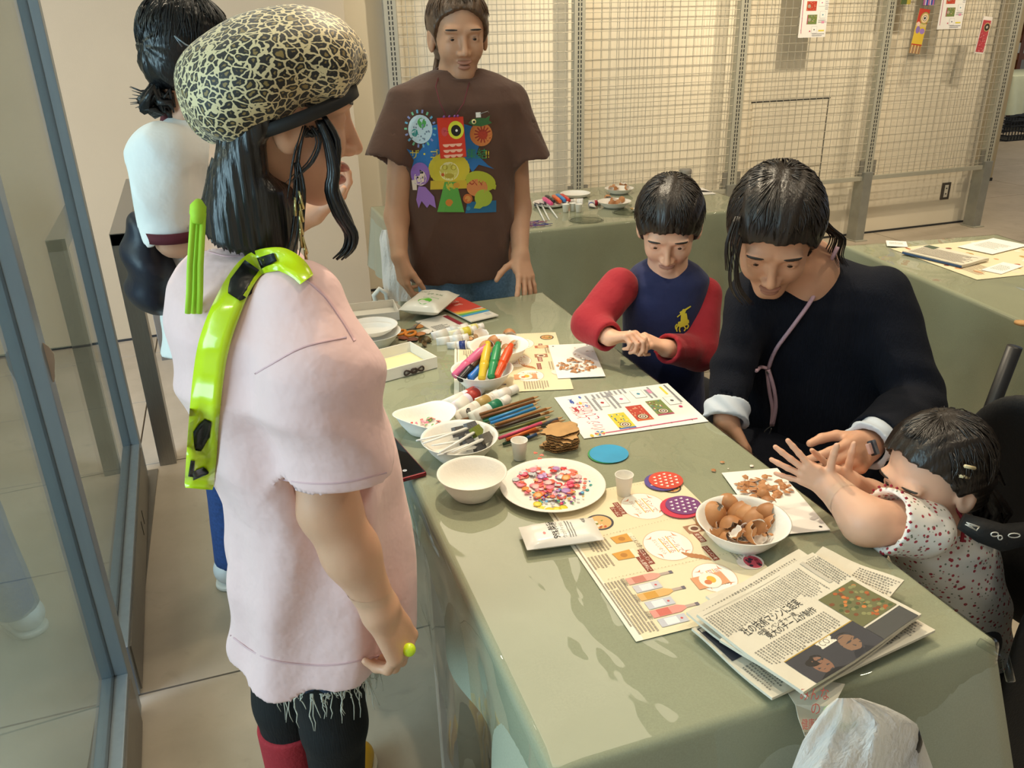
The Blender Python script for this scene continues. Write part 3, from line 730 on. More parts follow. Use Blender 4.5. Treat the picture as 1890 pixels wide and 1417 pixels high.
def view_drape(bv, pts, widths, off=.003, depthY=1.1, n=4, maxd=6.0):
    # ribbon laid over a surface: centre line given by photo pixels, dropped on the surface along the sight lines
    pts = [np.array(p, float) for p in pts]; P = []
    for i in range(len(pts)-1):
        for k in range(n):
            t = k/n; p0 = pts[max(i-1, 0)]; p1 = pts[i]; p2 = pts[i+1]; p3 = pts[min(i+2, len(pts)-1)]
            P.append((.5*((2*p1)+(-p0+p2)*t+(2*p0-5*p1+4*p2-p3)*t*t+(-p0+3*p1-3*p2+p3)*t**3), widths[i]+(widths[i+1]-widths[i])*t))
    P.append((pts[-1], widths[-1])); rows = []; last = None
    for i, (p, wd) in enumerate(P):
        a = P[max(i-1, 0)][0]; b = P[min(i+1, len(P)-1)][0]; d = (b-a)/max(np.linalg.norm(b-a), 1e-6); nn = np.array([-d[1], d[0]])
        row = []
        for s in (-.5, -.17, .17, .5):
            q = p+nn*wd*s; dr = FW+RT*((q[0]-945)/FPX)-UP*((q[1]-708.5)/FPX); dr = dr/np.linalg.norm(dr)
            h = bv.ray_cast(Vector(EYE), Vector(dr)) if bv else (None,)*4
            t = h[3] if h[0] is not None and h[3] < maxd else None
            row.append((dr, t))
        ts = [t for _, t in row if t is not None]
        base = (min(ts) if ts else last) or depthY/row[0][0][1]; last = base
        rows.append([EYE+dr*(min(t if t is not None else base, base+.022)-off) for dr, t in row])
    vs = []; fs = []
    for r in rows: vs += [tuple(x) for x in r]
    th = .0016; nv = len(vs)
    for r in rows:
        vs += [tuple(np.array(x)+th*n_(np.array(x)-EYE)) for x in r]
    m_ = len(rows)
    for i in range(m_-1):
        for j in range(3):
            a = i*4+j; fs.append((a, a+1, a+5, a+4)); fs.append((nv+a, nv+a+4, nv+a+5, nv+a+1))
        for a in (i*4, i*4+3): fs.append((a, a+4, nv+a+4, nv+a) if a == i*4 else (a, nv+a, nv+a+4, a+4))
    fs += [(0, 1, nv+1, nv), (1, 2, nv+2, nv+1), (2, 3, nv+3, nv+2)]; e = (m_-1)*4
    fs += [(e, nv+e, nv+e+1, e+1), (e+1, nv+e+1, nv+e+2, e+2), (e+2, nv+e+2, nv+e+3, e+3)]
    return MB().add(vs, fs, 0, True)
def shoe(name, heel, toe, material, sole, parent, s=1.0):
    heel = np.array([heel[0], heel[1], 0.]); toe = np.array([toe[0], toe[1], 0.]); d = n_(toe-heel); L = np.linalg.norm(toe-heel)
    z = np.array([0, 0, 1.])
    def f(P):
        a = cone(P, heel+d*.035*s+z*.05*s, toe-d*.045*s+z*.035*s, .038*s, .034*s)
        a = smin(a, cone(P, heel+d*.05*s+z*.06*s, heel+d*.06*s+z*.11*s, .04*s, .034*s), .03)
        return np.maximum(a, .012-P[:, 2])
    lo, hi = bounds([heel, toe, heel+z*.14*s], .06*s)
    o = adopt(blob(name, f, lo, hi, .006, material), parent)
    def g(P): return np.maximum(np.maximum(cone(P*np.array([1, 1, 0], np.float32), heel+d*.035*s, toe-d*.045*s, .042*s, .040*s), P[:, 2]-.016), .001-P[:, 2])
    so_ = blob('sole', g, (lo[0], lo[1], -.01), (hi[0], hi[1], .03), .005, sole); so_.parent = o; return o
# ------------------------------------------------------------ person in the pale pink shirt and leopard beret (foreground left)
Y0 = 1.13
pk = empty('person', (.0, 1.2, 0), 'person in pale pink long tee and leopard print beret standing at left of the table', 'person')
def rows(tab, Y):     # (y, xl, xr, depth half, y shift) silhouette spans in the photo -> loft rows
    out = []
    for y, xl, xr, b, dy in tab:
        a = aty(xl, y, Y+dy); c = aty(xr, y, Y+dy); out.append(((a[2]+c[2])/2, (a[0]+c[0])/2, Y+dy, (c[0]-a[0])/2, b))
    return out
bc_ = aty(507, 138, Y0); tl = radians(13); bx = np.array([cos(tl), 0, sin(tl)]); bz = np.array([-sin(tl), 0, cos(tl)]); BA = np.stack([bx, [0, 1, 0], bz]).astype(np.float32)
ps = pxsize(bc_)
pt = rows([(438, 392, 470, .06, .04), (452, 362, 512, .10, .03), (478, 330, 556, .135, .02), (510, 312, 582, .15, .01), (560, 306, 612, .16, 0), (640, 318, 652, .165, 0), (720, 342, 690, .165, 0),
           (800, 368, 716, .16, 0), (880, 396, 738, .155, 0), (960, 411, 750, .155, 0), (1050, 420, 757, .155, 0), (1120, 425, 756, .16, 0), (1230, 424, 744, .165, 0)], Y0)
sh0 = aty(555, 560, 1.00); sh1 = aty(618, 846, .97); shm = aty(585, 700, .955)
hemz = .622
sdir = n_(sh1-shm+np.array([.012, 0, 0]))
PINK = mat('pale_pink_cotton', 'efcac9', .8, var=.02, vscale=8, bump=.55, bscale=20, sheen=.12)
neckp = aty(425, 452, Y0+.05)
def pink_sleeve(P): return smin(cone(P, sh0, shm, .058, .074), cone(P, shm, sh1+sdir*.05, .074, .080), .03)
def pink_folds(P):
    z = P[:, 2]; k = np.clip((1.15-z)/.5, .12, 1); ang = np.arctan2(P[:, 1]-Y0, P[:, 0]-.02)
    d = .006*k*np.sin(ang*8+3*np.sin(z*5)+z*5)+.006*wav(P, (26, 22, 13), 1.2)
    u = P[:, 0]*.8+P[:, 2]*.6; v = P[:, 0]*.5-P[:, 2]*.9
    d = d+.011*(np.abs(np.sin(u*24+2.5*np.sin(v*9)+P[:, 1]*8))**1.3-.5)*np.clip((z-.74)/.12, 0, 1)*np.clip((1.2-z)/.1, 0, 1)
    return d+.008*(np.abs(np.sin(v*19+2*np.sin(u*12)+P[:, 1]*6))**1.3-.5)*np.clip((1.05-z)/.2, .2, 1)
pg = garment_f(lambda P: loft(P, pt, 0, 2.2), [(pink_sleeve, sh1, sdir, sh1-sdir*.09, .062)], lambda P: hemz+.006*np.sin(P[:, 0]*40)-P[:, 2], .03, pink_folds)
def pink_f(P): return np.maximum(pg(P), -(cone(P, neckp, neckp+np.array([.01, 0, .2]), .052, .055)))
plo = np.array([-.22, .84, .60]); phi = np.array([.27, 1.36, 1.30])
pshirt = adopt(blob('shirt', pink_f, plo, phi, .0048, PINK, sm=2), pk)
PV = BVHTree.FromPolygons([tuple(v.co) for v in pshirt.data.vertices], [tuple(p.vertices) for p in pshirt.data.polygons])
# seams
SEAM = mat('pink_seam', 'e2b9be', .8)
for pts_, w_ in ((((563, 512), (600, 545), (632, 590), (655, 628)), 5), (((470, 690), (500, 672), (560, 640), (640, 622)), 3), (((514, 884), (570, 892), (640, 890), (714, 872)), 3),
                 (((425, 1172), (470, 1205), (520, 1222), (600, 1228), (660, 1220), (700, 1210)), 3), (((380, 462), (420, 472), (470, 468)), 3)):
    o = view_drape(PV, pts_, [w_]*len(pts_), .0012).build('seam', SEAM); adopt(o, pk)
# head
hd = n_((.972, -.06, -.20)); tip = aty(667, 277, Y0)
A_ = frame(hd); pc = tip-np.array([.1135, 0, -.034])@A_*.98
PH = Head(pc, hd, size=.98, mouth=.004, earx=.020)
# right arm and hand
el = aty(588, 905, 1.0); el2 = aty(606, 935, .985); fm = aty(648, 1020, .97); wr = aty(700, 1122, .955)
hg = hand_groups(wr, aty(742, 1192, .955)-wr, (-.80, .62, -.1), True, .98, (.62, .66, .7, .75), .03, (.75, .35, .55), 1.15, .6)
AG = [([(sh0+np.array([.0, .03, 0]), el2, .045, .040), (el2, fm, .0405, .0375), (fm, wr, .037, .0255)], .02, .03)]
hand_pk = groups_f(hg); arm_pk = groups_f(AG)
nk0 = PH.w((-.028, 0, -.06)); nk1 = np.array([neckp[0]+.01, neckp[1]-.005, neckp[2]-.06])
lgR = [np.array([.035, 1.16, .70]), np.array([.032, 1.145, .40]), np.array([.02, 1.17, .10])]
lgL = [np.array([-.025, 1.24, .70]), np.array([-.043, 1.235, .40]), np.array([-.05, 1.23, .10])]
def pink_skin(P):
    d = smin(PH.f(P), cone(P, nk0, nk1, .050, .055), .02)
    d = smin(d, cone(P, nk1, (.03, 1.14, .75), .06, .085), .05)
    for L in (lgR, lgL):
        d = smin(d, smin(cone(P, L[0], L[1], .066, .046), cone(P, L[1], L[2], .046, .032), .02), .03)
    d = np.maximum(d, (P-bc_.astype(np.float32))@BA[2]-.03)
    a = smin(arm_pk(P), hand_pk(P), .018)
    return smin(d, a, .02)
hb = PH.box(.0); hl, hh = bounds(gpts(hg), .03)
pkb = adopt(body('body', pink_skin, [(hb[0], hb[1], .0026), (hl, hh, .0027)], (np.array([-.2, .85, .05]), np.array([.25, 1.4, 1.31]), .008), SKIN_L, pk), pk)
face_parts(PH, pk, HAIR_K, lip=LIP)
# hair: bob cut
ht = rows([(120, 415, 560, .07, .0), (200, 398, 545, .088, .0), (255, 400, 490, .094, .005), (310, 386, 497, .097, .01), (338, 380, 535, .098, .01), (372, 371, 545, .096, .01), (425, 374, 549, .094, .01), (500, 382, 540, .086, .01)], Y0)
hb0 = aty(378, 436, Y0-.03); hb1 = aty(545, 480, Y0-.03); hcut = n_(np.array([(hb1-hb0)[2], 0, -(hb1-hb0)[0]]))
def pk_hair(P):
    d = loft(P, ht, 0, 2.6)
    x = P[:, 0]-ht[3][1]; y = P[:, 1]-Y0; an = np.arctan2(y, x)
    d = d+.0007*np.sin(an*46+2*np.sin(P[:, 2]*5))+.0005*np.sin(an*110+P[:, 2]*6)+.0025*np.sin(an*7+P[:, 2]*5)
    c = (P-hb0.astype(np.float32))@hcut.astype(np.float32)
    d = np.maximum(d, c+.004*np.sin(an*60)); d = np.maximum(d, -(PH.f(P)-.004) if False else -9+0*d)
    # temple hair over the side of the brow
    t = np.maximum(PH.f(P)-.006, ell(PH.q(P), (.045, 0, .05), (.05, .12, .045))*.98)
    d = smin(d, t, .01)
    return np.maximum(d, P[:, 2]-aty(505, 150, Y0)[2])
lo, hi = bounds([(r[1], r[2], r[0]) for r in ht], .14); lo[2] = hb1[2]-.02; hi[2] = aty(505, 140, Y0)[2]
hairo = adopt(blob('hair', pk_hair, lo, hi, .0034, HAIR_K), pk)
lk = MB()
def lock(pts, r0, Ys, n=5, sp=.004, seed=1):
    rr = random.Random(seed)
    for k in range(n):
        o = np.array([rr.uniform(-sp, sp), rr.uniform(-sp, sp), 0]); m_ = len(pts); q = []
        for i in range(m_-1):
            for t in (0, .33, .66):
                p0, p1, p2, p3 = [np.array(pts[max(0, min(m_-1, i+a))], float) for a in (-1, 0, 1, 2)]
                c = .5*((2*p1)+(-p0+p2)*t+(2*p0-5*p1+4*p2-p3)*t*t+(-p0+3*p1-3*p2+p3)*t**3); f = (i+t)/(m_-1)
                q.append(aty(c[0], c[1], Ys[0]+(Ys[1]-Ys[0])*f)+o*(.5+f))
        q.append(aty(pts[-1][0], pts[-1][1], Ys[1])+o*1.5)
        L_ = len(q); lk.tube(q, [r0*(.6+.4*min(1, 5*i/L_))*(1-.85*max(0, (i/L_-.55)/.45)) for i in range(L_)], 6)
YN = Y0-.075
lk = MB(); lock([(588, 222), (606, 262), (616, 315), (612, 352), (628, 396), (648, 430), (645, 458), (626, 478)], .0042, (YN, YN+.0), 9, .005, 3); adopt(lk.build('hair_lock', HAIR_K), pk)
lk = MB(); lock([(598, 215), (622, 258), (620, 310), (618, 350), (640, 400), (652, 440), (640, 470)], .0030, (YN, YN+.01), 6, .004, 4); adopt(lk.build('hair_lock', HAIR_K), pk)
lk = MB(); lock([(562, 232), (552, 268), (546, 300), (541, 345), (538, 372)], .0014, (YN, YN-.004), 5, .004, 5); adopt(lk.build('hair_lock', HAIR_K), pk)
lk = MB(); lock([(575, 232), (590, 262), (575, 300), (552, 322), (538, 338)], .0009, (YN-.002, YN-.004), 5, .005, 6); adopt(lk.build('hair_lock', HAIR_K), pk)
lk = MB(); lock([(552, 232), (566, 250), (580, 236)], .003, (YN+.01, YN+.01), 6, .006, 8); adopt(lk.build('hair_lock', HAIR_K), pk)
lk = MB(); lock([(548, 300), (556, 350), (552, 400), (548, 440), (540, 470)], .0018, (YN+.0, YN), 6, .006, 9); adopt(lk.build('hair_lock', HAIR_K), pk)

# beret
def beret_f(P):
    q = ((P-bc_.astype(np.float32))@BA.T)
    d = ell(q, (-.004, .005, .012), (167*ps, .125, 92*ps))
    d = smin(d, ell(q, (-78*ps, 0, -28*ps), (88*ps, .105, 78*ps)), .03)
    d = smin(d, ell(q, (72*ps, 0, 2*ps), (90*ps, .10, 70*ps)), .03)
    d = smax(d, -(q[:, 2]+92*ps), .012)
    an = np.arctan2(q[:, 1], q[:, 0])
    d = d+.0035*np.sin(an*8+q[:, 2]*30)*np.clip(-q[:, 2]/.04+.6, 0, 1)+.003*wav(q, (45, 40, 60), 2)
    return d
def leopard():
    m = bpy.data.materials.new('leopard_print_fabric'); m.use_nodes = True; nt = m.node_tree; N = nt.nodes; L = nt.links; b = N['Principled BSDF']
    tc = N.new('ShaderNodeTexCoord'); mp = N.new('ShaderNodeMapping'); mp.inputs['Scale'].default_value = (1, 1, 1.25); L.new(tc.outputs['Object'], mp.inputs[0])
    nz = N.new('ShaderNodeTexNoise'); nz.inputs['Scale'].default_value = 70; L.new(mp.outputs[0], nz.inputs[0])
    mx0 = N.new('ShaderNodeMix'); mx0.data_type = 'RGBA'; mx0.inputs[0].default_value = .013; L.new(mp.outputs[0], mx0.inputs[6]); L.new(nz.outputs['Color'], mx0.inputs[7])
    v = N.new('ShaderNodeTexVoronoi'); v.feature = 'DISTANCE_TO_EDGE'; v.inputs['Scale'].default_value = 84; L.new(mx0.outputs[2], v.inputs['Vector'])
    v2 = N.new('ShaderNodeTexVoronoi'); v2.feature = 'F1'; v2.inputs['Scale'].default_value = 84; L.new(mx0.outputs[2], v2.inputs['Vector'])
    n2 = N.new('ShaderNodeTexNoise'); n2.inputs['Scale'].default_value = 150; n2.inputs['Detail'].default_value = 1; L.new(mp.outputs[0], n2.inputs[0])
    r1 = N.new('ShaderNodeMapRange'); r1.inputs[1].default_value = .075; r1.inputs[2].default_value = .10; L.new(v.outputs['Distance'], r1.inputs[0])           # 1 inside the spots
    sub = N.new('ShaderNodeMath'); sub.operation = 'MULTIPLY_ADD'; sub.inputs[1].default_value = .5; L.new(n2.outputs['Fac'], sub.inputs[0]); L.new(v.outputs['Distance'], sub.inputs[2])
    r2 = N.new('ShaderNodeMapRange'); r2.inputs[1].default_value = .54; r2.inputs[2].default_value = .61; L.new(sub.outputs[0], r2.inputs[0])                # 1 in the spot cores
    a = N.new('ShaderNodeMix'); a.data_type = 'RGBA'; a.inputs[6].default_value = lin('d9c79a'); a.inputs[7].default_value = lin('17130f'); L.new(r1.outputs[0], a.inputs[0])
    c = N.new('ShaderNodeMix'); c.data_type = 'RGBA'; L.new(a.outputs[2], c.inputs[6]); c.inputs[7].default_value = lin('8a7440'); L.new(r2.outputs[0], c.inputs[0])
    L.new(c.outputs[2], b.inputs['Base Color']); b.inputs['Roughness'].default_value = .62; b.inputs['Sheen Weight'].default_value = .2; return m
lo, hi = bounds([bc_], .15)
beret = adopt(blob('beret', beret_f, lo, hi, .0036, leopard()), pk)
bnd = MB(); pts = []
for i in range(41):
    a = 2*pi*i/40; c0 = aty(534, 212, Y0); rx = 137*ps; tb_ = radians(17)
    pts.append(Vector((c0[0]+rx*cos(a)*cos(tb_), c0[1]+.094*sin(a), c0[2]+rx*cos(a)*sin(tb_))))
vs = []; fs = []
for p in pts:
    for dz, k in ((-.006, 1.0), (.009, 1.01), (.009, .95), (-.006, .94)):
        q = Vector(c0)+(p-Vector(c0))*k; vs.append(q+Vector(bz.tolist())*dz)
for i in range(40):
    for j in range(4): fs.append((i*4+j, i*4+(j+1) % 4, (i+1)*4+(j+1) % 4, (i+1)*4+j))
bd = bnd.add(vs, fs, 0, True).build('band', mat('black_band', '1d1d1f', .6)); bd.parent = beret
# shorts, leggings, socks, shoe
def legs_f(r0, r1, r2, off=0):
    def f(P):
        d = None
        for L in (lgR, lgL):
            c = smin(cone(P, L[0], L[1], r0, r1), cone(P, L[1], L[2], r1, r2), .02); d = c if d is None else smin(d, c, .006)
        return d
    return f
lf = legs_f(.077, .056, .040); LEGG = mat('black_ribbed_legging', '101013', .8, var=.3, vscale=120, stretch=(6, 6, .2), bump=.2, bscale=60)
adopt(blob('leggings', lambda P: np.maximum(np.maximum(lf(P), P[:, 2]-.66), .16-P[:, 2]), (-.16, 1.02, .1), (.16, 1.36, .7), .006, LEGG), pk)
sf = legs_f(.082, .062, .046)
adopt(blob('sock', lambda P: np.maximum(np.maximum(cone(P, lgL[0], lgL[1], .083, .062) if False else smin(cone(P, lgL[1]+np.array([0, 0, -.02]), lgL[2], .060, .045), cone(P, lgL[1], lgL[2], .058, .044), .01), P[:, 2]-.345), .04-P[:, 2]), (-.16, 1.1, .0), (.1, 1.36, .38), .006, mat('red_sock', 'b02a35', .85, bump=.2, bscale=200)), pk)
adopt(blob('sock', lambda P: np.maximum(np.maximum(cone(P, lgR[1], lgR[2], .058, .044), P[:, 2]-.22), .04-P[:, 2]), (-.1, 1.0, .0), (.15, 1.3, .28), .006, mat('black_sock', '141416', .85)), pk)
so0 = atz(655, 1385, .04)
YEL = mat('yellow_leather', 'e0b01c', .4, var=.1, bump=.1, bscale=30)
shoe('shoe', (.005, 1.16), (so0[0]+.02, so0[1]+.03), YEL, cm('d8d2c0', .6), pk)
shoe('shoe', (-.07, 1.19), (-.02, 1.42), YEL, cm('d8d2c0', .6), pk)
DEN = mat('dark_denim', '2c3a52', .85, var=.15, vscale=200, bump=.2, bscale=400)
shf = lambda P: smin(smin(cone(P, (.037, 1.155, .70), (.036, 1.14, .53), .088, .090), cone(P, (-.018, 1.24, .70), (-.032, 1.235, .53), .072, .080), .02), ell(P, (.02, 1.19, .70), (.08, .08, .07)), .03)
adopt(blob('denim_shorts', lambda P: np.maximum(np.maximum(shf(P)+.003*wav(P, (60, 60, 40)), P[:, 2]-.70), .555+.006*np.sin(P[:, 0]*170)-P[:, 2]), (-.17, 1.0, .5), (.17, 1.38, .78), .006, DEN), pk)
fr = MB(); rr = random.Random(5); FRAY = mat('white_fray', 'd9d4c4', .9)
for k in range(110):
    a = rr.uniform(-pi*.95, .35); p = np.array([.036+.088*cos(a), 1.14+.088*sin(a), .556]); L_ = rr.choice([.012, .02, .03, .05, .075])*(1 if rr.random() > .3 else .4)
    q = [p]
    for j in range(5):
        p = p+np.array([rr.uniform(-.004, .004), rr.uniform(-.003, .002), -L_/5]); q.append(p)
    fr.tube(q, [.0011, .001, .0009, .0008, .0007, .0005], 4)
tag(adopt(fr.build('fray', FRAY), pk), kind='stuff')
# reflective strap, tape, cord tassel, earring, ring with ball
LIME = mat('lime_reflective_tape', 'd4f01e', .22, var=.05, coat=.7, bump=.25, bscale=14); LIMEC = mat('lime_cord', 'b7e838', .7); TAPE = mat('black_tape', '15161a', .35, bump=.3, bscale=30)
spts = [(566, 516), (552, 498), (532, 484), (510, 478), (470, 488), (440, 525), (412, 585), (394, 640), (384, 700), (377, 770), (372, 840), (367, 902)]
strap = adopt(view_drape(PV, spts, [30, 38, 43, 44, 46, 50, 56, 58, 57, 56, 56, 54, 50], .007, Y0-.1, 5).build('shoulder_strap', LIME), pk)
SV = BVHTree.FromPolygons([tuple(v.co) for v in strap.data.vertices], [tuple(p.vertices) for p in strap.data.polygons])
for q, w_ in (([(508, 474), (478, 486)], [16, 22]), ([(470, 492), (445, 528), (432, 548)], [44, 48, 26]), ([(384, 776), (372, 802), (366, 832)], [14, 32, 10]), ([(366, 866), (372, 880)], [22, 34]), ([(356, 850), (352, 880)], [8, 10])):
    t = view_drape(SV, q, w_, .003, Y0-.1, 4).build('black_tape_patch', TAPE); t.parent = strap; t.matrix_parent_inverse = Matrix.Translation(-pk.location)
    t.matrix_parent_inverse = Matrix.Identity(4)
tas = MB()
for k, dx in enumerate((-15, 0, 15)):
    q = [aty(x+dx*.6+(k-1)*2*j/5, y, Y0-.125+.01*(k == 1)) for j, (x, y) in enumerate(((366, 392), (363, 440), (360, 490), (359, 540), (357, 578)))]
    tas.tube(q, .0036, 7)
tas.tube([aty(367, 370, Y0-.115), aty(366, 380, Y0-.12), aty(365, 395, Y0-.125), aty(364, 412, Y0-.13)], [.004, .009, .009, .005], 10)
adopt(tas.build('cord_tassel', LIMEC), pk)
er = MB(); rr = random.Random(2)
for k in range(9):
    p = aty(547+rr.uniform(-4, 5)+k*1.2, 352+k*12, YN-.012); q = p+np.array([rr.uniform(-.003, .003), 0, -.022]); er.tube([p, q], [.0045, .006], 4, flat=.35)
adopt(er.build('earring', mat('gold_plate', 'd8c98a', .25, .8)), pk)
bp_ = aty(755, 1199, .94); bl = MB(); r = .0098
bl.lathe([(max(1e-4, r*sin(pi*i/12)), -r*cos(pi*i/12)) for i in range(13)], 20, c=bp_); bl.tube([bp_+np.array([-.008, .01, .006]), bp_+np.array([-.012, .02, .002])], .003, 8)
adopt(bl.build('ball_ring', mat('neon_yellow_plastic', 'd6ef2a', .35)), pk)
bdg = MB(); bp2 = aty(588, 535, Y0-.02); MM = Matrix.Translation(Vector(bp2)) @ Matrix.Rotation(radians(75), 4, 'Y') @ Matrix.Rotation(radians(10), 4, 'X')
bdg.lathe([(.001, .003), (.026, .003), (.028, 0), (.001, -.002)], 28, M=MM); adopt(bdg.build('purple_badge', mat('purple_plastic', '5b4aa0', .3)), pk)
# ------------------------------------------------------------ person in white tee with maroon trim (behind left)
YW = 2.22
wp = empty('person', (-.07, 2.25, 0), 'person with black side ponytail in white tee with maroon collar, behind the beret wearer', 'person')
WH = Head(aty(352, 102, YW), (.80, .55, -.22), size=1.0)
wt = rows([(212, 310, 408, .07, 0), (232, 285, 428, .10, 0), (262, 270, 440, .13, 0), (300, 262, 452, .14, 0), (350, 264, 456, .14, 0), (420, 285, 470, .135, 0), (500, 300, 480, .13, 0), (640, 300, 486, .14, 0)], YW)
shA = aty(300, 285, YW-.13); elA = aty(322, 440, YW-.15); wrA = aty(470, 455, YW-.16); hdA = aty(560, 405, YW-.14)
def wh_sleeve(P): return smin(cone(P, shA, aty(308, 360, YW-.15), .075, .066), cone(P, aty(308, 360, YW-.15), elA, .066, .062), .03)
sdA = n_(elA-aty(308, 360, YW-.15))
WTEE = mat('white_cotton', 'f1f1ee', .8, var=.01, bump=.5, bscale=18, sheen=.1); MAROON = mat('maroon_rib', '5e1f2a', .85)
hem_w = float(wt[0][0])
wg = garment_f(lambda P: loft(P, wt, 0, 2.3), [(wh_sleeve, elA, sdA, elA-sdA*.07, .053)], min(r[0] for r in wt)+.01, .04,
               lambda P: .006*np.sin(np.arctan2(P[:, 1]-YW, P[:, 0]+.03)*7+P[:, 2]*8)+.004*wav(P, (22, 20, 16), 4)+.009*(np.abs(np.sin((P[:, 0]*.7+P[:, 2])*24+2*np.sin(P[:, 1]*14)))-.6))
lo, hi = bounds([(r[1]-r[3], r[2]-r[4], r[0]) for r in wt]+[(r[1]+r[3], r[2]+r[4], r[0]) for r in wt]+[elA, shA], .09)
adopt(blob('shirt', wg, lo, hi, .0075, WTEE, sm=3), wp)
hgW = hand_groups(wrA+n_(hdA-wrA)*.16, n_(hdA-wrA)+np.array([0, 0, .25]), (.1, -.2, 1), True, .95, (.5, .6, .7, .7), .05)
agW = groups_f([([(shA, elA, .05, .042), (elA, wrA, .042, .034), (wrA, wrA+n_(hdA-wrA)*.16, .034, .026)], .02, .02)]); hfW = groups_f(hgW)
wnk = aty(362, 225, YW)
def wh_skin(P):
    d = smin(WH.f(P), cone(P, WH.w((-.02, 0, -.06)), wnk, .052, .058), .02)
    d = smin(d, cone(P, wnk, (-.05, YW, .95), .06, .10), .05)
    for s in (-1, 1): d = smin(d, smin(cone(P, (.02+.065*s, YW+.02, .85), (-.04+.07*s, YW, .45), .085, .06), cone(P, (-.04+.07*s, YW, .45), (-.085+.07*s, YW, .08), .06, .042), .02), .03)
    return smin(d, smin(agW(P), hfW(P), .02), .02)
hbW = WH.box(); hl, hh = bounds(gpts(hgW), .03)
adopt(body('body', wh_skin, [(hbW[0], hbW[1], .0035), (hl, hh, .0033)], (np.array([-.36, 1.9, .04]), np.array([.4, 2.5, 1.62]), .011), SKIN_L, wp), wp)
face_parts(WH, wp, HAIR_K)
def wh_hair(P):
    q = WH.q(P); d = ell(q, (-.012, 0, .032), (.112, .092, .102)); d = smin(d, ell(q, (-.055, 0, -.03), (.06, .07, .06)), .03)
    d = np.maximum(d, -ell(q, (.12, 0, -.05), (.10, .12, .115)))
    an = np.arctan2(q[:, 1], q[:, 2]); return d+.0012*np.sin(an*40+q[:, 0]*20)+.002*np.sin(an*9+q[:, 0]*30)
lo, hi = WH.box(.01)
adopt(blob('hair', wh_hair, lo, hi, .0042, HAIR_K, sm=1), wp)
hair_strands(WH, 220, HAIR_K, wp, lambda p: .9 if abs(p) < .8 else (1.3 if abs(p) < 1.7 else 1.9), .004, 4)
pm = MB(); rr = random.Random(11)
for k in range(26):
    o = np.array([rr.uniform(-.018, .018), rr.uniform(-.015, .015), rr.uniform(-.008, .008)]); e = rr.uniform(.7, 1.1)
    q = [aty(290, 152, YW-.03)+o*.4, aty(283, 168, YW-.05)+o*.5, aty(284, 192, YW-.06)+o*1.6, aty(300, 215*e+10*(1-e), YW-.06)+o*1.5, aty(312, 205, YW-.06)+o]
    pm.tube(q, [.007, .008, .012, .008, .002], 6)
for k in range(9):
    o = np.array([0, 0, rr.uniform(-.015, .015)]); pm.tube([aty(284, 178, YW-.05)+o, aty(262, 180, YW-.05)+o*1.2, aty(240+rr.uniform(-4, 6), 178, YW-.05)+o*1.8], [.003, .002, .0006], 5)
adopt(pm.build('ponytail', HAIR_K), wp)
hc = MB(); a, b, c = aty(322, 66, YW-.11), aty(342, 82, YW-.115), aty(362, 90, YW-.108); hc.tube([a, b, c], .0035, 6, flat=.5); hc.tube([a, aty(336, 86, YW-.115)], .003, 6, flat=.5)
adopt(hc.build('hair_clip', mat('grey_clip', '8f9aa3', .3, .4)), wp)
cf = MB(); cf.lathe([(.064, -.012), (.067, -.012), (.067, .012), (.064, .012)], 24, M=Matrix.Translation(Vector(elA-sdA*.012)) @ Vector((0, 0, 1)).rotation_difference(Vector(sdA)).to_matrix().to_4x4(), close=True)
adopt(cf.build('sleeve_cuff', MAROON), wp)
cl = MB(); cl.lathe([(.064, -.012), (.070, -.014), (.068, .014), (.062, .014)], 28, M=Matrix.Translation(Vector(aty(360, 226, YW))) @ Matrix.Rotation(radians(14), 4, 'Y') @ Matrix.Scale(1.12, 4, (1, 0, 0)), close=True)
adopt(cl.build('collar', MAROON), wp)
JEAN = mat('blue_denim', '2b4a86', .85, var=.15, vscale=120, bump=.15, bscale=300)
def wj(P):
    d = None
    for s in (-1, 1):
        c = smin(cone(P, (.02+.065*s, YW+.02, .86), (-.04+.07*s, YW, .45), .10, .075), cone(P, (-.04+.07*s, YW, .45), (-.085+.07*s, YW, .06), .075, .058), .02); d = c if d is None else smin(d, c, .02)
    return np.maximum(np.maximum(d, P[:, 2]-.92), .07-P[:, 2])+.003*wav(P, (40, 40, 30))
adopt(blob('jeans', wj, (-.4, 2.0, .03), (.2, 2.5, .95), .011, JEAN, sm=1), wp)
for s in (-1, 1): shoe('shoe', (-.12+.075*s, YW-.04), (.0+.075*s, YW+.15), cm('dfe3e8', .5), cm('f0f0ee', .6), wp, 1.0)
def jk(P):
    a = ell(P, aty(275, 485, YW-.1), (.055, .08, .12)); a = smin(a, ell(P, aty(292, 530, YW-.05), (.07, .08, .07)), .04)
    return a+.006*np.sin(P[:, 2]*60+P[:, 0]*30)+.004*wav(P, (50, 50, 40), 3)
lo, hi = bounds([aty(278, 490, YW-.1)], .2)
adopt(blob('navy_jacket', jk, lo, hi, .007, mat('navy_nylon', '1b2030', .45, var=.1, bump=.1, bscale=60), sm=2), wp)

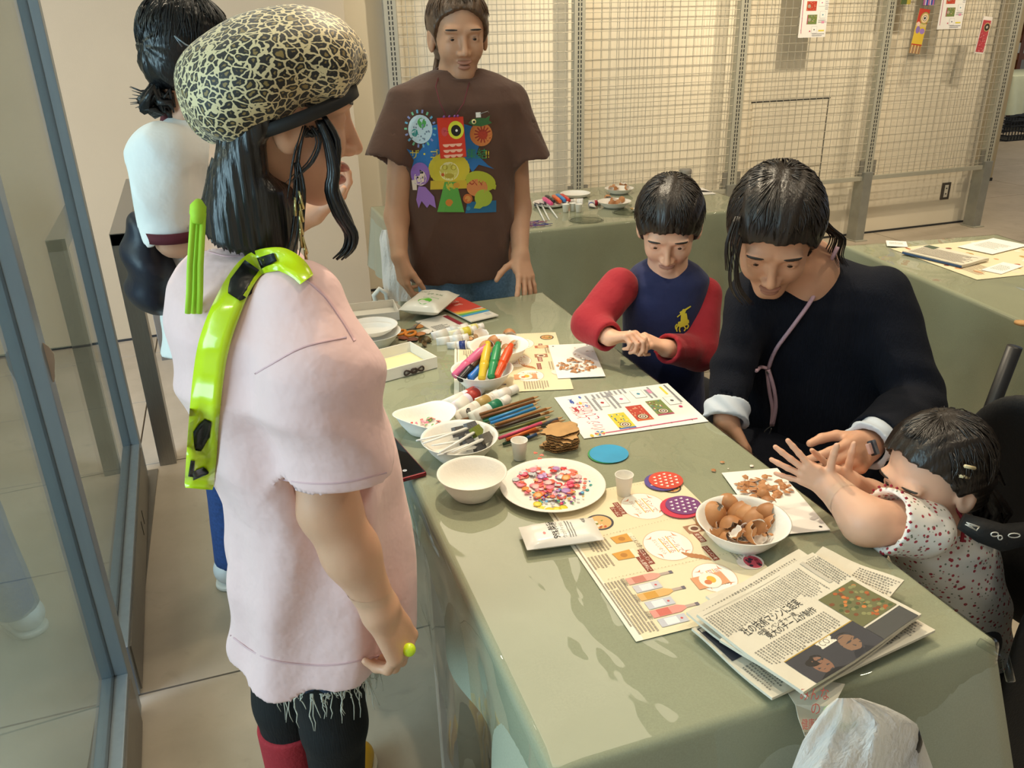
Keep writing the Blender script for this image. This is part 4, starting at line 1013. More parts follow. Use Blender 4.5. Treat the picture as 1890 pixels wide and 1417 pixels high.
# ------------------------------------------------------------ person in the brown graphic tee (far end of the table)
YB = 2.68
bp = empty('person', (.73, 2.70, 0), 'person in brown tee with colourful drawn figures standing at far end of the table', 'person')
BH = Head(aty(846, 66, YB), (-.10, -.97, -.12), size=1.08)
def at(x, y, dy=0.0): return aty(x, y, YB+dy)
bt_ = rows([(128, 800, 890, .06, .02), (142, 760, 925, .085, .02), (160, 728, 952, .105, .01), (190, 728, 965, .12, 0), (240, 738, 958, .125, 0), (320, 744, 948, .125, 0), (420, 748, 944, .125, 0), (540, 752, 936, .125, 0)], YB)
hemB = float(aty(845, 527, YB-.12)[2])
shL, slL = at(750, 192), at(716, 300, -.03); shR, slR = at(942, 190), at(975, 298, -.03)
sL = lambda P: cone(P, shL, slL+n_(slL-shL)*.03, .060, .074); sR = lambda P: cone(P, shR, slR+n_(slR-shR)*.03, .060, .082)
BRN = mat('brown_cotton', '5c4033', .85, var=.08, vscale=9, bump=.5, bscale=18, sheen=.15)
bnk = at(846, 140, .02)
bgf = garment_f(lambda P: loft(P, bt_, 0, 2.4), [(sL, slL, n_(slL-shL), slL-n_(slL-shL)*.09, .06), (sR, slR, n_(slR-shR)+np.array([-.12, 0, 0]), slR-n_(slR-shR)*.09, .068)], hemB, .035,
               lambda P: .003*np.sin(P[:, 0]*45+2*np.sin(P[:, 2]*7))*np.clip((1.15-P[:, 2])/.3, .2, 1)+.003*wav(P, (20, 20, 12), 2)+.008*(np.abs(np.sin((np.abs(P[:, 0]-.74)*1.2+P[:, 2]*.6)*26))-.6)*np.clip((np.abs(P[:, 0]-.74)-.05)/.1, 0, 1))
lo, hi = np.array([.38, 2.45, hemB-.03]), np.array([1.12, 2.9, 1.42])
bshirt = adopt(blob('shirt', lambda P: np.maximum(bgf(P), -(cone(P, bnk, bnk+np.array([0, -.05, .2]), .060, .075))), lo, hi, .0068, BRN, sm=3), bp)
BV = BVHTree.FromPolygons([tuple(v.co) for v in bshirt.data.vertices], [tuple(p.vertices) for p in bshirt.data.polygons])
ribb = MB(); ribb.lathe([(.064, -.006), (.073, -.010), (.070, .010), (.062, .010)], 28, M=Matrix.Translation(Vector(at(846, 139, -.008))) @ Matrix.Rotation(radians(16), 4, 'X') @ Matrix.Scale(1.15, 4, (1, 0, 0)), close=True)
adopt(ribb.build('collar', BRN), bp)
elL, wL = at(733, 400, -.02), at(737, 472, -.10); elR, wR = at(958, 385, .0), atz(962, 480, .80)
wR = at(960, 470, -.15); kR = atz(972, 520, .752)
hgL = hand_groups(wL, (.06, -.15, -1), (.95, .2, 0), True, 1.0, (.35, .45, .5, .55), .06, (.8, .35, .3))
hgR = hand_groups(wR, n_(kR-wR), (-.35, .35, -.9), False, 1.0, (.12, .16, .2, .22), .16, (.5, .8, .2), .9)
abf = groups_f([([(shL, elL, .05, .04), (elL, wL, .040, .026)], .02, .02), ([(shR, elR, .05, .04), (elR, wR, .041, .027)], .02, .02)]); hLf, hRf = groups_f(hgL), groups_f(hgR)
def b_skin(P):
    d = smin(BH.f(P), cone(P, BH.w((-.025, 0, -.06)), at(846, 158, .02), .054, .062), .02)
    d = smin(d, cone(P, at(846, 160, .02), (.74, YB+.02, .9), .06, .10), .05)
    for s in (-1, 1): d = smin(d, cone(P, (.74+.085*s, YB, .8), (.76+.1*s, YB, .06), .09, .05), .03)
    a = smin(abf(P), np.minimum(hLf(P), hRf(P)), .018); return smin(d, a, .02)
hbB = BH.box(); b1 = bounds(gpts(hgL), .03); b2 = bounds(gpts(hgR), .03)
adopt(body('body', b_skin, [(hbB[0], hbB[1], .0036), (b1[0], b1[1], .0032), (b2[0], b2[1], .0032)], (np.array([.38, 2.3, .03]), np.array([1.15, 2.95, 1.66]), .011), SKIN_T, bp), bp)
face_parts(BH, bp, HAIR_D)
def cap_hair(H, r=.0, front=.05, parting=0.0, low=-.05, seed=0, ear=True, cutx=.125):
    def f(P):
        q = H.q(P); d = ell(q, (-.012, 0, .034), (.108+r, .090+r, .100+r)); d = smin(d, ell(q, (-.045, 0, -.02), (.065+r, .074+r, .075)), .03)
        cut = ell(q, (cutx, 0, -.055), (.115, .15, .115+front))
        d = np.maximum(d, -cut); qa = q.copy(); qa[:, 1] = np.abs(qa[:, 1]); d = np.maximum(d, -ell(qa, (.004+H.earx, .10, -.022), (.026, .035, .040))) if ear else d; d = np.maximum(d, low-q[:, 2]-.5*np.maximum(-q[:, 0], 0)) if low is not None else d
        an = np.arctan2(q[:, 1], q[:, 2]+.05); return (d+.0010*np.sin(an*44+q[:, 0]*25+seed)+.002*np.sin(an*11+q[:, 0]*18+seed)+.0012*wav(q, (60, 60, 60), seed))*H.s
    return f
lo, hi = BH.box(.012)
adopt(blob('hair', cap_hair(BH, .0, .03, 0, -.075), lo, hi, .0042, HAIR_B, sm=1), bp)
hair_strands(BH, 220, HAIR_B, bp, lambda p: .95 if abs(p) < .8 else (1.35 if abs(p) < 1.9 else 1.9), .001, 3)
pm = MB()
for k in range(14):
    o = np.array([rr.uniform(-.014, .014), rr.uniform(-.015, .015), 0]); pm.tube([BH.w((-.09, -.03, -.02))+o, at(806, 160, .06)+o, at(803, 185, .05)+o*1.3, at(812, 208, .06)+o], [.008, .010, .008, .002], 6)
adopt(pm.build('ponytail', HAIR_B), bp)
JB = mat('light_blue_denim', '6f93b5', .85, var=.15, vscale=120, bump=.15, bscale=300)
adopt(blob('jeans', lambda P: np.maximum(np.maximum(smin(cone(P, (.655, YB, .84), (.66, YB, .06), .102, .075), cone(P, (.81, YB, .84), (.86, YB, .06), .102, .075), .02), P[:, 2]-hemB-.03), .06-P[:, 2]), (.4, 2.4, .03), (1.1, 2.95, .9), .011, JB, sm=1), bp)
for s in (-1, 1): shoe('shoe', (.76+.1*s, YB+.06), (.76+.11*s, YB-.18), cm('4a4a4c', .5), cm('e0e0dc', .6), bp)
# printed drawing on the chest (photo pixels -> shirt surface)
def shirt_print(bv, items, depth, scale_ref, parent, name='print'):
    # items are drawn in photo-pixel units around (cx, cy), then laid on the cloth along horizontal lines of sight
    (cx, cy), o = scale_ref; k = pxsize(o); pr = Print(.0004, .000012)
    items(pr, lambda x, y: ((x-cx)*k, (cy-y)*k), k)
    ax = np.array(RT)*1.0; ay = np.cross(n_(o-EYE)*-1, ax); ay = n_(ay); az = n_(EYE-np.array(o)); ax = n_(np.cross(ay, az))
    M = Matrix([[ax[i], ay[i], az[i], o[i]] for i in range(3)]+[[0, 0, 0, 1]])
    return adopt(pr.build_on(bv, M, None, name, .0016, (0, 0, -1), INKM, .016), parent)
INKM = ink_material('fabric_ink', .8)
def tee(pr, q, k):
    def P(*pts): return [q(*p) for p in pts]
    R = random.Random(3)
    pr.poly(P((790, 262), (800, 235), (838, 228), (872, 236), (888, 262), (880, 285), (902, 305), (914, 312), (884, 304), (872, 318), (862, 300), (820, 304), (800, 318), (780, 306), (758, 316), (764, 296), (752, 276), (772, 284)), '2f74b8')
    pr.poly(P((862, 372), (918, 370), (918, 392), (858, 393)), '2a6f9e')
    # spiky pale disc
    for a in range(18):
        t = 2*pi*a/18; c = q(778+24*cos(t), 241-27*sin(t)); e = q(778+29*cos(t), 241-33*sin(t)); pr.line(c, e, 3.4*k, ['7fc9a0', '8f9bd0', '6fb7dc'][a % 3])
    pr.ell(*q(778, 242), 22*k, 25*k, 'cfe7f2'); pr.ell(*q(781, 231), 8*k, 9*k, '58b35c'); pr.ell(*q(768, 248), 6*k, 7*k, '3d9c9c')
    for i in range(22): pr.ell(*q(778+R.uniform(-16, 16), 250+R.uniform(-18, 12)), 1.5*k, 1.8*k, '7b93a8', 8)
    # orange disc with red burst
    pr.ell(*q(889, 250), 21*k, 21*k, 'd8864a')
    for a in range(14):
        t = 2*pi*a/14; pr.line(q(892, 250), q(892+16*cos(t), 250+15*sin(t)), 2.6*k, 'a33a2c')
    pr.ell(*q(892, 250), 9*k, 9*k, 'b8402e')
    # lettering
    pr.text('ザ・ゴ', *q(757, 292), 18*k, 'e8d94a'); pr.text('ッド', *q(797, 292), 14*k, 'c88a3a'); pr.text('集結', *q(861, 292), 20*k, '3f9a63'); pr.text('!!', *q(896, 291), 17*k, 'e2cf3e')
    # yellow lion-like mane and figure (generic)
    for a in range(30):
        t = 2*pi*a/30; pr.line(q(829, 312), q(829+38*cos(t), 312+30*sin(t)), 7*k, 'd8c940')
    pr.ell(*q(829, 312), 30*k, 23*k, 'dccb3c'); pr.ell(*q(829, 316), 18*k, 17*k, 'efe6a8'); pr.ell(*q(829, 316), 16*k, 15*k, 'd9cf62')
    for x in (821, 837): pr.ell(*q(x, 309), 5.5*k, 5*k, 'b5a531'); pr.ell(*q(x, 309), 4*k, 3.6*k, 'e3d860')
    pr.ell(*q(829, 324), 9*k, 4.5*k, 'b9a63a'); pr.ell(*q(817, 322), 3*k, 3*k, 'd0642c')
    pr.poly(P((794, 333), (862, 332), (862, 347), (793, 349)), 'd6b93a')
    pr.poly(P((820, 335), (842, 335), (856, 391), (805, 390)), '62ad4d'); pr.poly(P((829, 333), (838, 342), (829, 351), (820, 342)), 'cfc74a'); pr.ell(*q(828, 373), 7*k, 6.5*k, 'd98a3a'); pr.ell(*q(842, 341), 6*k, 5*k, 'd9a03a')
    # purple hooded child
    pr.ell(*q(775, 321), 18*k, 21*k, '9a6fc0'); pr.ell(*q(775, 328), 11.5*k, 14*k, 'f0d9c4'); pr.poly(P((764, 320), (775, 313), (786, 320)), '2a2028')
    for x in (770, 780): pr.ell(*q(x, 327), 1.8*k, 2*k, '2a2028', 8)
    pr.poly(P((771, 343), (784, 344), (800, 362), (803, 383), (791, 376), (786, 383), (776, 370), (770, 384), (766, 368)), 'a57bcb'); pr.poly(P((758, 332), (768, 331), (768, 350), (760, 350)), 'f0d9c4')
    # lime helmeted child
    pr.ell(*q(888, 334), 29*k, 18*k, 'b6bf3a', rot=-.25); pr.poly(P((905, 330), (918, 342), (916, 350), (902, 345)), 'b6bf3a'); pr.ell(*q(881, 346), 20*k, 16*k, 'd98b52'); pr.poly(P((862, 340), (872, 332), (898, 336), (899, 343)), 'a8432f')
    pr.ell(*q(893, 365), 17*k, 16*k, 'a9bf45'); pr.poly(P((880, 372), (905, 372), (886, 385), (874, 384)), 'a9bf45'); pr.ell(*q(863, 366), 9*k, 9*k, 'c9703a'); pr.ell(*q(863, 366), 5.5*k, 5.5*k, 'd99a52'); pr.ell(*q(864, 384), 4*k, 4*k, '3f8fb0')
shirt_print(BV, tee, 1, ((830, 310), at(830, 310, -.13)), bp)
# red fish card on a cord, green fish badge: things of their own
fo = at(834, 254, -.165); k = pxsize(fo)
pc_ = empty('fish_pendant', fo, 'red card fish pendant with big yellow eye hanging on the brown tee', 'pendant')
FM = Matrix.Rotation(radians(-84), 4, 'X') if False else Matrix.Identity(4)
def card(parent, wd, ht, color, draw, tilt=8, th=.0025, rz=0):
    o = MB().box((-wd/2, -ht/2, -th), (wd/2, ht/2, 0), bev=.0006).build('card', cm(color, .55), parent, (0, 0, 0), (radians(90-tilt), 0, rz))
    pr = Print(.0004, .00004); draw(pr); p = pr.build(parent); p.location = (0, 0, 0); p.rotation_euler = o.rotation_euler; return o
def red_fish(pr):
    pr.rect(-24*k, -35*k, 24*k, 35*k, 'd2371f'); pr.ell(9*k, 13*k, 15*k, 16*k, 'd6dc3a'); pr.ell(9*k, 12*k, 9.5*k, 10*k, '111111'); pr.ell(10*k, 12*k, 2.3*k, 2.3*k, 'f4f4f0'); pr.ell(-13*k, 11*k, 6*k, 8*k, 'c94a52')
    pr.text('アー', -16*k, 9*k, 6*k, '5a1420')
    for r_, y in enumerate((-11, -21, -30)):
        for x in (-12, 0, 12): pr.poly([((x-6.5)*k, y*k)]+[((x+6.5*cos(t))*k, (y-5.5*sin(t))*k) for t in [pi-pi*i/8 for i in range(9)]]+[((x+6.5)*k, y*k)], 'f0b9a0')
card(pc_, 50*k, 72*k, 'c8331f', red_fish)
cd = MB()
for s, x in ((-1, 802), (1, 868)):
    q = [fo+np.array([s*.012, 0, 36*k]), at(834+s*22, 190, -.15), at(834+s*30, 160, -.10), at(840+s*30, 140, -.04)]; cd.tube(q, .0016, 6)
cd.build('cord', cm('6a2030', .7), pc_, tuple(-fo)).matrix_basis = Matrix.Translation(Vector(-fo))
bd_ = MB()
for i in range(12): bd_.add([(0, 0, 0)], [], 0)
bw = MB(); 
for s in (-14, -4, 6, 12): bw.tube([(s*k, .0, 36*k), (s*k+.004, -.001, 39*k)], .003, 6)
bw.build('ribbon_bow', mat('purple_ribbon', '8a4a9a', .4), pc_)
go = at(886, 226, -.155); k2 = pxsize(go); gb = empty('fish_badge', go, 'small green felt fish badge pinned to brown tee', 'badge')
gf = [(-22, 0), (-14, 7), (0, 8), (12, 7), (20, 11), (17, 3), (23, -2), (12, -5), (2, -7), (-12, -5)]
M2 = Matrix.Rotation(radians(84), 4, 'X')
MB().prism([(x*k2, y*k2) for x, y in gf], -.002, .0015, M=M2).build('felt_fish', mat('green_felt', '3c6a3c', .9, bump=.2, bscale=300), gb)
e = MB(); e.lathe([(4.4*k2, .0015), (4.4*k2, .003), (.0001, .003)], 16, M=M2 @ Matrix.Translation((-12*k2, 2*k2, 0))); e.build('fish_eye', cm('efe2a0', .4), gb)
e = MB(); e.lathe([(2.2*k2, .003), (2.0*k2, .0038), (.0001, .004)], 12, M=M2 @ Matrix.Translation((-12*k2, 2*k2, 0))); e.build('pupil', cm('101010', .3), gb)
t = MB(); t.box((-7*k2, 9*k2, -.001), (2*k2, 18*k2, .002), M=M2); t.build('white_tab', cm('f0efe8', .6), gb)
t = MB(); t.tube([M2 @ Vector((0, 15*k2, .003)), M2 @ Vector((16*k2, 19*k2, .003)), M2 @ Vector((17*k2, 16*k2, .003))], .0009, 6); t.build('safety_pin', M_STEEL, gb)
# ------------------------------------------------------------ seated adult in the navy knit dress
YM = 1.50
mp_ = empty('person', (1.22, 1.52, 0), 'seated person in navy knit dress with pink phone cord beside the craft table', 'person')
MH = Head(aty(1430, 432, 1.45), (-.48, -.70, -.55), size=1.06)
mr = rows([(470, 1455, 1530, .05, .02), (492, 1420, 1575, .075, .0), (512, 1385, 1618, .10, 0), (545, 1366, 1644, .12, 0), (600, 1374, 1652, .125, 0), (700, 1380, 1642, .12, 0), (780, 1380, 1642, .125, 0), (880, 1352, 1690, .15, 0), (1040, 1330, 1720, .17, 0)], YM)
mshR, melR, mcuR = aty(1386, 562, 1.52), aty(1350, 690, 1.47), aty(1342, 752, 1.42)
mshL, melL, mcuL = aty(1625, 545, 1.40), aty(1690, 745, 1.27), aty(1612, 812, 1.13)
def knit_sleeve(a, b, c, r0, r1, r2):
    return lambda P: smin(cone(P, a, b, r0, r1), cone(P, b, c+n_(c-b)*.02, r1, r2), .02)+.003*np.sin(((P-b.astype(np.float32))@n_(c-a).astype(np.float32))*110+P[:, 0]*20)*np.clip(1-np.abs((P-b.astype(np.float32))@n_(c-a).astype(np.float32))/.12, 0, 1)
NAVY = mat('navy_knit', '121622', .92, var=.2, vscale=160, stretch=(3, 3, .15), bump=.3, bscale=140, spec=.25)
mg = garment_f(lambda P: loft(P, mr, radians(-24), 2.2), [(knit_sleeve(mshR, melR, mcuR, .054, .046, .044), mcuR, mcuR-melR, mcuR-n_(mcuR-melR)*.06, .034), (knit_sleeve(mshL, melL, mcuL, .066, .060, .052), mcuL, mcuL-melL, mcuL-n_(mcuL-melL)*.06, .044)], min(r[0] for r in mr)+.01, .04,
               lambda P: .006*np.sin(P[:, 0]*70+P[:, 1]*50)*np.clip((.66-P[:, 2])/.08, 0, 1)+.0025*wav(P, (22, 22, 18), 5)+.004*(np.abs(np.sin((P[:, 0]*.6+P[:, 2]*.8)*26+P[:, 1]*12))-.6))
mnk = aty(1492, 492, 1.47)
def m_dress(P): return np.maximum(mg(P), -(cone(P, mnk, mnk+np.array([-.03, -.05, .16]), .062, .075)))
mdress = adopt(blob('knit_dress', m_dress, (.88, 1.0, .3), (1.52, 1.78, 1.1), .0072, NAVY, sm=2), mp_)
MV = BVHTree.FromPolygons([tuple(v.co) for v in mdress.data.vertices], [tuple(p.vertices) for p in mdress.data.polygons])
mskirt = lambda P: smin(smin(cone(P, (1.28, 1.58, .50), (.98, 1.38, .47), .15, .11), cone(P, (1.40, 1.48, .50), (1.12, 1.20, .47), .15, .11), .05), cone(P, (1.05, 1.3, .42), (1.02, 1.25, .22), .16, .18), .06)+.008*wav(P, (30, 30, 20), 3)
adopt(blob('skirt', lambda P: np.maximum(mskirt(P), .2-P[:, 2]), (.75, 1.0, .18), (1.62, 1.8, .68), .012, NAVY, sm=2), mp_)
mhr = hand_groups(mcuR+n_(mcuR-melR)*.02, aty(1380, 815, 1.37)-mcuR, (-.2, -.3, -.9), True, .95, (.25, .25, .3, .35), .05, (.8, -.25, .3), 1, .3)
mhl = hand_groups(mcuL+n_(mcuL-melL)*.02, aty(1545, 868, 1.04)-mcuL, (-.35, .6, -.5), False, .98, (.45, .55, .6, .65), .05, (.7, .5, .45), 1.1, .5)
maf = groups_f([([(mshR, melR, .045, .038), (melR, mcuR+n_(mcuR-melR)*.03, .036, .027)], .02, .02), ([(mshL, melL, .045, .038), (melL, mcuL+n_(mcuL-melL)*.03, .036, .027)], .02, .02)])
mh1, mh2 = groups_f(mhr), groups_f(mhl)
def m_skin(P):
    d = smin(MH.f(P), cone(P, MH.w((-.03, 0, -.055)), mnk+np.array([.0, .01, -.02]), .052, .058), .025)
    d = smin(d, cone(P, mnk, (1.25, 1.52, .62), .06, .10), .04)
    for s in (0, 1): d = smin(d, smin(cone(P, (1.30+.1*s, 1.58-.1*s, .5), (1.0+.12*s, 1.36-.16*s, .46), .08, .06), cone(P, (1.0+.12*s, 1.36-.16*s, .46), (1.0+.12*s, 1.3-.14*s, .08), .055, .04), .02), .03)
    return smin(d, smin(maf(P), np.minimum(mh1(P), mh2(P)), .015), .02)
hbM = MH.box(); b1 = bounds(gpts(mhr), .03); b2 = bounds(gpts(mhl), .03)
adopt(body('body', m_skin, [(hbM[0], hbM[1], .0036), (b1[0], b1[1], .003), (b2[0], b2[1], .003)], (np.array([.85, .95, .04]), np.array([1.55, 1.75, 1.24]), .011), SKIN_L, mp_), mp_)
face_parts(MH, mp_, HAIR_D)
lo, hi = MH.box(.015)
adopt(blob('hair', cap_hair(MH, .004, .012, 0, -.10, 2), lo, hi, .004, HAIR_D, sm=1), mp_)
hair_strands(MH, 300, HAIR_D, mp_, lambda p: 1.12 if abs(p) < .9 else (1.5 if abs(p) < 1.8 else 2.0), .004, 5)
for pts_, r0_, Ys_, n_k, sp_, sd_ in (([(1372, 420), (1356, 480), (1358, 530), (1380, 560)], .0013, (1.42, 1.40), 16, .010, 21), ([(1500, 385), (1528, 420), (1548, 440), (1540, 470), (1548, 490)], .0015, (1.40, 1.42), 20, .012, 22), ([(1362, 400), (1348, 450), (1352, 500)], .0014, (1.42, 1.41), 14, .009, 24)):
    lk = MB(); lock(pts_, r0_, Ys_, n_k, sp_, sd_); adopt(lk.build('hair_lock', HAIR_D), mp_)
CUFF = mat('pale_blue_cotton', 'c9d4e2', .8, var=.03, bump=.1, bscale=60)
def cuff(name, c, d, r, L, material, parent):
    c = np.asarray(c); d = n_(d)
    return adopt(blob(name, lambda P: np.maximum(np.maximum(cone(P, c-d*L, c+d*L, r, r*1.08)+.0025*np.sin(P[:, 0]*160+P[:, 2]*120), np.abs((P-c.astype(np.float32))@d.astype(np.float32))-L), -cone(P, c-d*L*2, c+d*L*2, r*.80, r*.80)), c-r*2, c+r*2, .0034, material, sm=1), parent)
cuff('shirt_cuff', mcuR+n_(mcuR-melR)*.012, mcuR-melR, .048, .022, CUFF, mp_)
cuff('shirt_cuff', mcuL+n_(mcuL-melL)*.016, mcuL-melL, .044, .030, CUFF, mp_)
wc = aty(1612, 826, 1.062); wt_ = empty('wrist_watch', wc); wt_.parent = mp_; wt_.matrix_parent_inverse = Matrix.Translation(-mp_.location)
MB().box((-.018, -.014, -.005), (.018, .014, .005), bev=.003).build('watch_case', cm('2a2426', .2), wt_, rot=(radians(60), radians(20), radians(35)))
MB().box((-.040, -.010, -.004), (-.016, .010, .002), bev=.002).build('watch_band', mat('rose_band', 'd9b3ac', .5), wt_, rot=(radians(60), radians(20), radians(35)))
# phone cord with clasp
CORD = mat('pink_cord', 'c9a6b4', .6, bump=.3, bscale=500)
def cord_on(bv, pts, r, off, Yd):
    q = []; last = None
    for i in range(len(pts)-1):
        for t in np.linspace(0, 1, 5)[:-1] if i < len(pts)-2 else np.linspace(0, 1, 5):
            p0, p1, p2, p3 = [np.array(pts[max(0, min(len(pts)-1, i+a))], float) for a in (-1, 0, 1, 2)]
            c = .5*((2*p1)+(-p0+p2)*t+(2*p0-5*p1+4*p2-p3)*t*t+(-p0+3*p1-3*p2+p3)*t**3)
            dr = n_(FW+RT*((c[0]-945)/FPX)-UP*((c[1]-708.5)/FPX)); h = bv.ray_cast(Vector(EYE), Vector(dr))
            tt = h[3] if h[0] is not None else (last or Yd/dr[1]); last = tt; q.append(EYE+dr*(tt-off))
    # even out the depth
    D = np.array([np.linalg.norm(p-EYE) for p in q]); 
    for _ in range(4): D[1:-1] = np.minimum(D[1:-1], (D[:-2]+D[2:])/2)
    return [EYE+(p-EYE)/np.linalg.norm(p-EYE)*d for p, d in zip(q, D)]
cdm = MB()
cdm.tube(cord_on(MV, [(1546, 455), (1530, 490), (1500, 550), (1465, 600), (1432, 645), (1418, 680)], .004, .008, 1.4), .0046, 8)
cdm.tube(cord_on(MV, [(1416, 682), (1420, 720), (1426, 755), (1424, 785)], .004, .008, 1.4), .0046, 8)
cdm.tube(cord_on(MV, [(1418, 682), (1428, 715), (1432, 750), (1426, 785)], .004, .012, 1.4), .0046, 8)
cdm.tube(cord_on(MV, [(1416, 680), (1405, 677), (1396, 684)], .004, .010, 1.4), .0046, 8)
adopt(cdm.build('phone_cord', CORD), mp_)
q = cord_on(MV, [(1424, 786), (1412, 795), (1410, 806), (1418, 804), (1424, 790)], .001, .012, 1.4); adopt(MB().tube(q, .0014, 6).build('metal_clasp', M_STEEL), mp_); adopt(MB().tube(cord_on(MV, [(1418, 683), (1419, 688)], .001, .010, 1.4), .0065, 8).build('cord_crimp', M_STEEL), mp_)

# ------------------------------------------------------------ child in navy sweatshirt with red sleeves
YC = 1.90
cp = empty('person', (1.12, 1.92, 0), 'small child in navy sweatshirt with red sleeves at right side of the table', 'person')
CH = Head(aty(1235, 418, 1.87), (-.42, -.72, -.48), size=.96)
cr = rows([(478, 1200, 1262, .045, 0), (492, 1178, 1282, .07, 0), (512, 1160, 1298, .085, 0), (545, 1156, 1294, .092, 0), (620, 1158, 1288, .095, 0), (700, 1156, 1288, .10, 0), (790, 1158, 1294, .11, 0)], YC)
cshR, celR, cwrR = aty(1142, 530, 1.90), aty(1090, 598, 1.86), aty(1124, 622, 1.775)
cshL, celL, cwrL = aty(1297, 545, 1.87), aty(1290, 650, 1.79), aty(1230, 643, 1.73)
NB = mat('navy_fleece', '1b2450', .88, var=.06, bump=.45, bscale=22, sheen=.1); RB = mat('red_fleece', 'a31d2a', .88, var=.06, bump=.5, bscale=24, sheen=.1)
def csl(a, b, c, r0, r1, r2): return lambda P: smin(cone(P, a, b, r0, r1), cone(P, b, c, r1, r2), .02)+.002*wav(P, (60, 60, 60), 3)
cnk = aty(1232, 488, 1.88)
ctor = lambda P: np.maximum(loft(P, cr, radians(-20), 2.2)+.002*wav(P, (30, 30, 24), 2), -cone(P, cnk, cnk+np.array([-.02, -.03, .12]), .045, .055))
csw = adopt(blob('sweatshirt', ctor, (.8, 1.7, .40), (1.45, 2.1, 1.0), .0062, NB, sm=2), cp)
for nm, (a, b, c), e in (('sleeve', (cshR, celR, cwrR), 0), ('sleeve', (cshL, celL, cwrL), 1)):
    f = csl(a, b, c, .052, .048, .040)
    lo, hi = bounds([a, b, c], .075)
    adopt(blob(nm, lambda P: np.maximum(np.maximum(f(P), (P-np.asarray(c, np.float32))@n_(c-b).astype(np.float32)), -cone(P, c-n_(c-b)*.05, c+n_(c-b)*.03, .028, .031)), lo, hi, .005, RB, sm=2), cp)
CV = BVHTree.FromPolygons([tuple(v.co) for v in csw.data.vertices], [tuple(p.vertices) for p in csw.data.polygons])
hold = aty(1166, 618, 1.72)
ch1 = hand_groups(cwrR+n_(cwrR-celR)*.005, n_(hold-cwrR)+np.array([0, 0, .05]), (.2, -.5, -.8), True, .72, (.65, .8, .95, 1.0), .04, (.85, .3, .45), 1.1, .5)
ch2 = hand_groups(cwrL+n_(cwrL-celL)*.005, n_(hold-cwrL)+np.array([0, 0, .05]), (-.2, .3, -.8), False, .72, (.75, .9, 1.0, 1.1), .04, (.85, .3, .45), 1.1, .5)
caf = groups_f([([(cshR, celR, .035, .031), (celR, cwrR, .030, .023)], .02, .02), ([(cshL, celL, .035, .031), (celL, cwrL, .030, .023)], .02, .02)]); c1f, c2f = groups_f(ch1), groups_f(ch2)
def c_skin(P):
    d = smin(CH.f(P), cone(P, CH.w((-.03, 0, -.06)), cnk+np.array([0, 0, -.03]), .042, .046), .02); d = smin(d, cone(P, cnk, (1.14, 1.92, .6), .045, .07), .03)
    for s in (-1, 1): d = smin(d, smin(cone(P, (1.16+.06*s, 1.96, .46), (1.02+.07*s, 1.80, .45), .06, .045), cone(P, (1.02+.07*s, 1.80, .45), (1.02+.07*s, 1.80, .08), .042, .032), .02), .03)
    return smin(d, smin(caf(P), np.minimum(c1f(P), c2f(P)), .012), .015)
hbC = CH.box(); b1 = bounds(gpts(ch1), .025); b2 = bounds(gpts(ch2), .025)
adopt(body('body', c_skin, [(hbC[0], hbC[1], .0034), (b1[0], b1[1], .0024), (b2[0], b2[1], .0024)], (np.array([.8, 1.6, .05]), np.array([1.42, 2.1, 1.16]), .010), SKIN_C, cp), cp)
face_parts(CH, cp, HAIR_D)
lo, hi = CH.box(.012)
adopt(blob('hair', cap_hair(CH, .002, .002, 0, -.045, 5), lo, hi, .0038, HAIR_D, sm=1), cp)
hair_strands(CH, 320, HAIR_D, cp, lambda p: 1.22 if abs(p) < .9 else (1.55 if abs(p) < 1.8 else 2.0), .002, 6)
adopt(blob('trousers', lambda P: np.maximum(np.minimum(*[smin(cone(P, (1.16+.06*s, 1.96, .47), (1.02+.07*s, 1.80, .46), .085, .065), cone(P, (1.02+.07*s, 1.80, .46), (1.02+.07*s, 1.79, .10), .062, .05), .02) for s in (-1, 1)]), .09-P[:, 2]), (.85, 1.65, .07), (1.4, 2.1, .6), .010, mat('dark_trousers', '16181f', .85), sm=1), cp)
for s in (-1, 1): shoe('shoe', (1.03+.07*s, 1.84), (.98+.07*s, 1.66), cm('30343c', .5), cm('e0e0dc', .6), cp, .85)
def logo(pr, q, k):
    def P(*pts): return [q(*p) for p in pts]
    Yw = 'e0cf3e'
    pr.ell(*q(1262, 574), 3.4*k, 4*k, Yw); pr.poly(P((1257, 577), (1267, 578), (1270, 594), (1256, 596)), Yw)
    pr.poly(P((1254, 576), (1274, 564), (1275, 566), (1256, 580)), Yw); pr.pline(P((1250, 585), (1256, 580), (1268, 583)), 2*k, Yw)
    pr.poly(P((1252, 594), (1264, 590), (1272, 592), (1268, 600), (1258, 604), (1250, 602)), Yw); pr.poly(P((1262, 588), (1271, 590), (1272, 596), (1264, 598)), Yw)
    for a in (((1252, 600), (1249, 606), (1250, 612)), ((1256, 602), (1254, 608), (1256, 613)), ((1262, 601), (1266, 606), (1263, 611)), ((1268, 596), (1271, 602), (1268, 607)), ((1250, 598), (1247, 602), (1248, 608))): pr.pline(P(*a), 2.4*k, Yw)
shirt_print(CV, logo, 1, ((1260, 590), aty(1260, 590, 1.79)), cp, 'embroidery')
chp = empty('eggshell_chip', hold, 'pale eggshell chip pinched between the hands of the child', 'eggshell')
MB().lathe([(.0001, .002), (.010, .0005), (.013, -.002)], 9, wob=lambda a, i: .2*sin(3*a)).build('chip', cm('d8c4b4', .6), chp, rot=(radians(70), radians(15), 0))

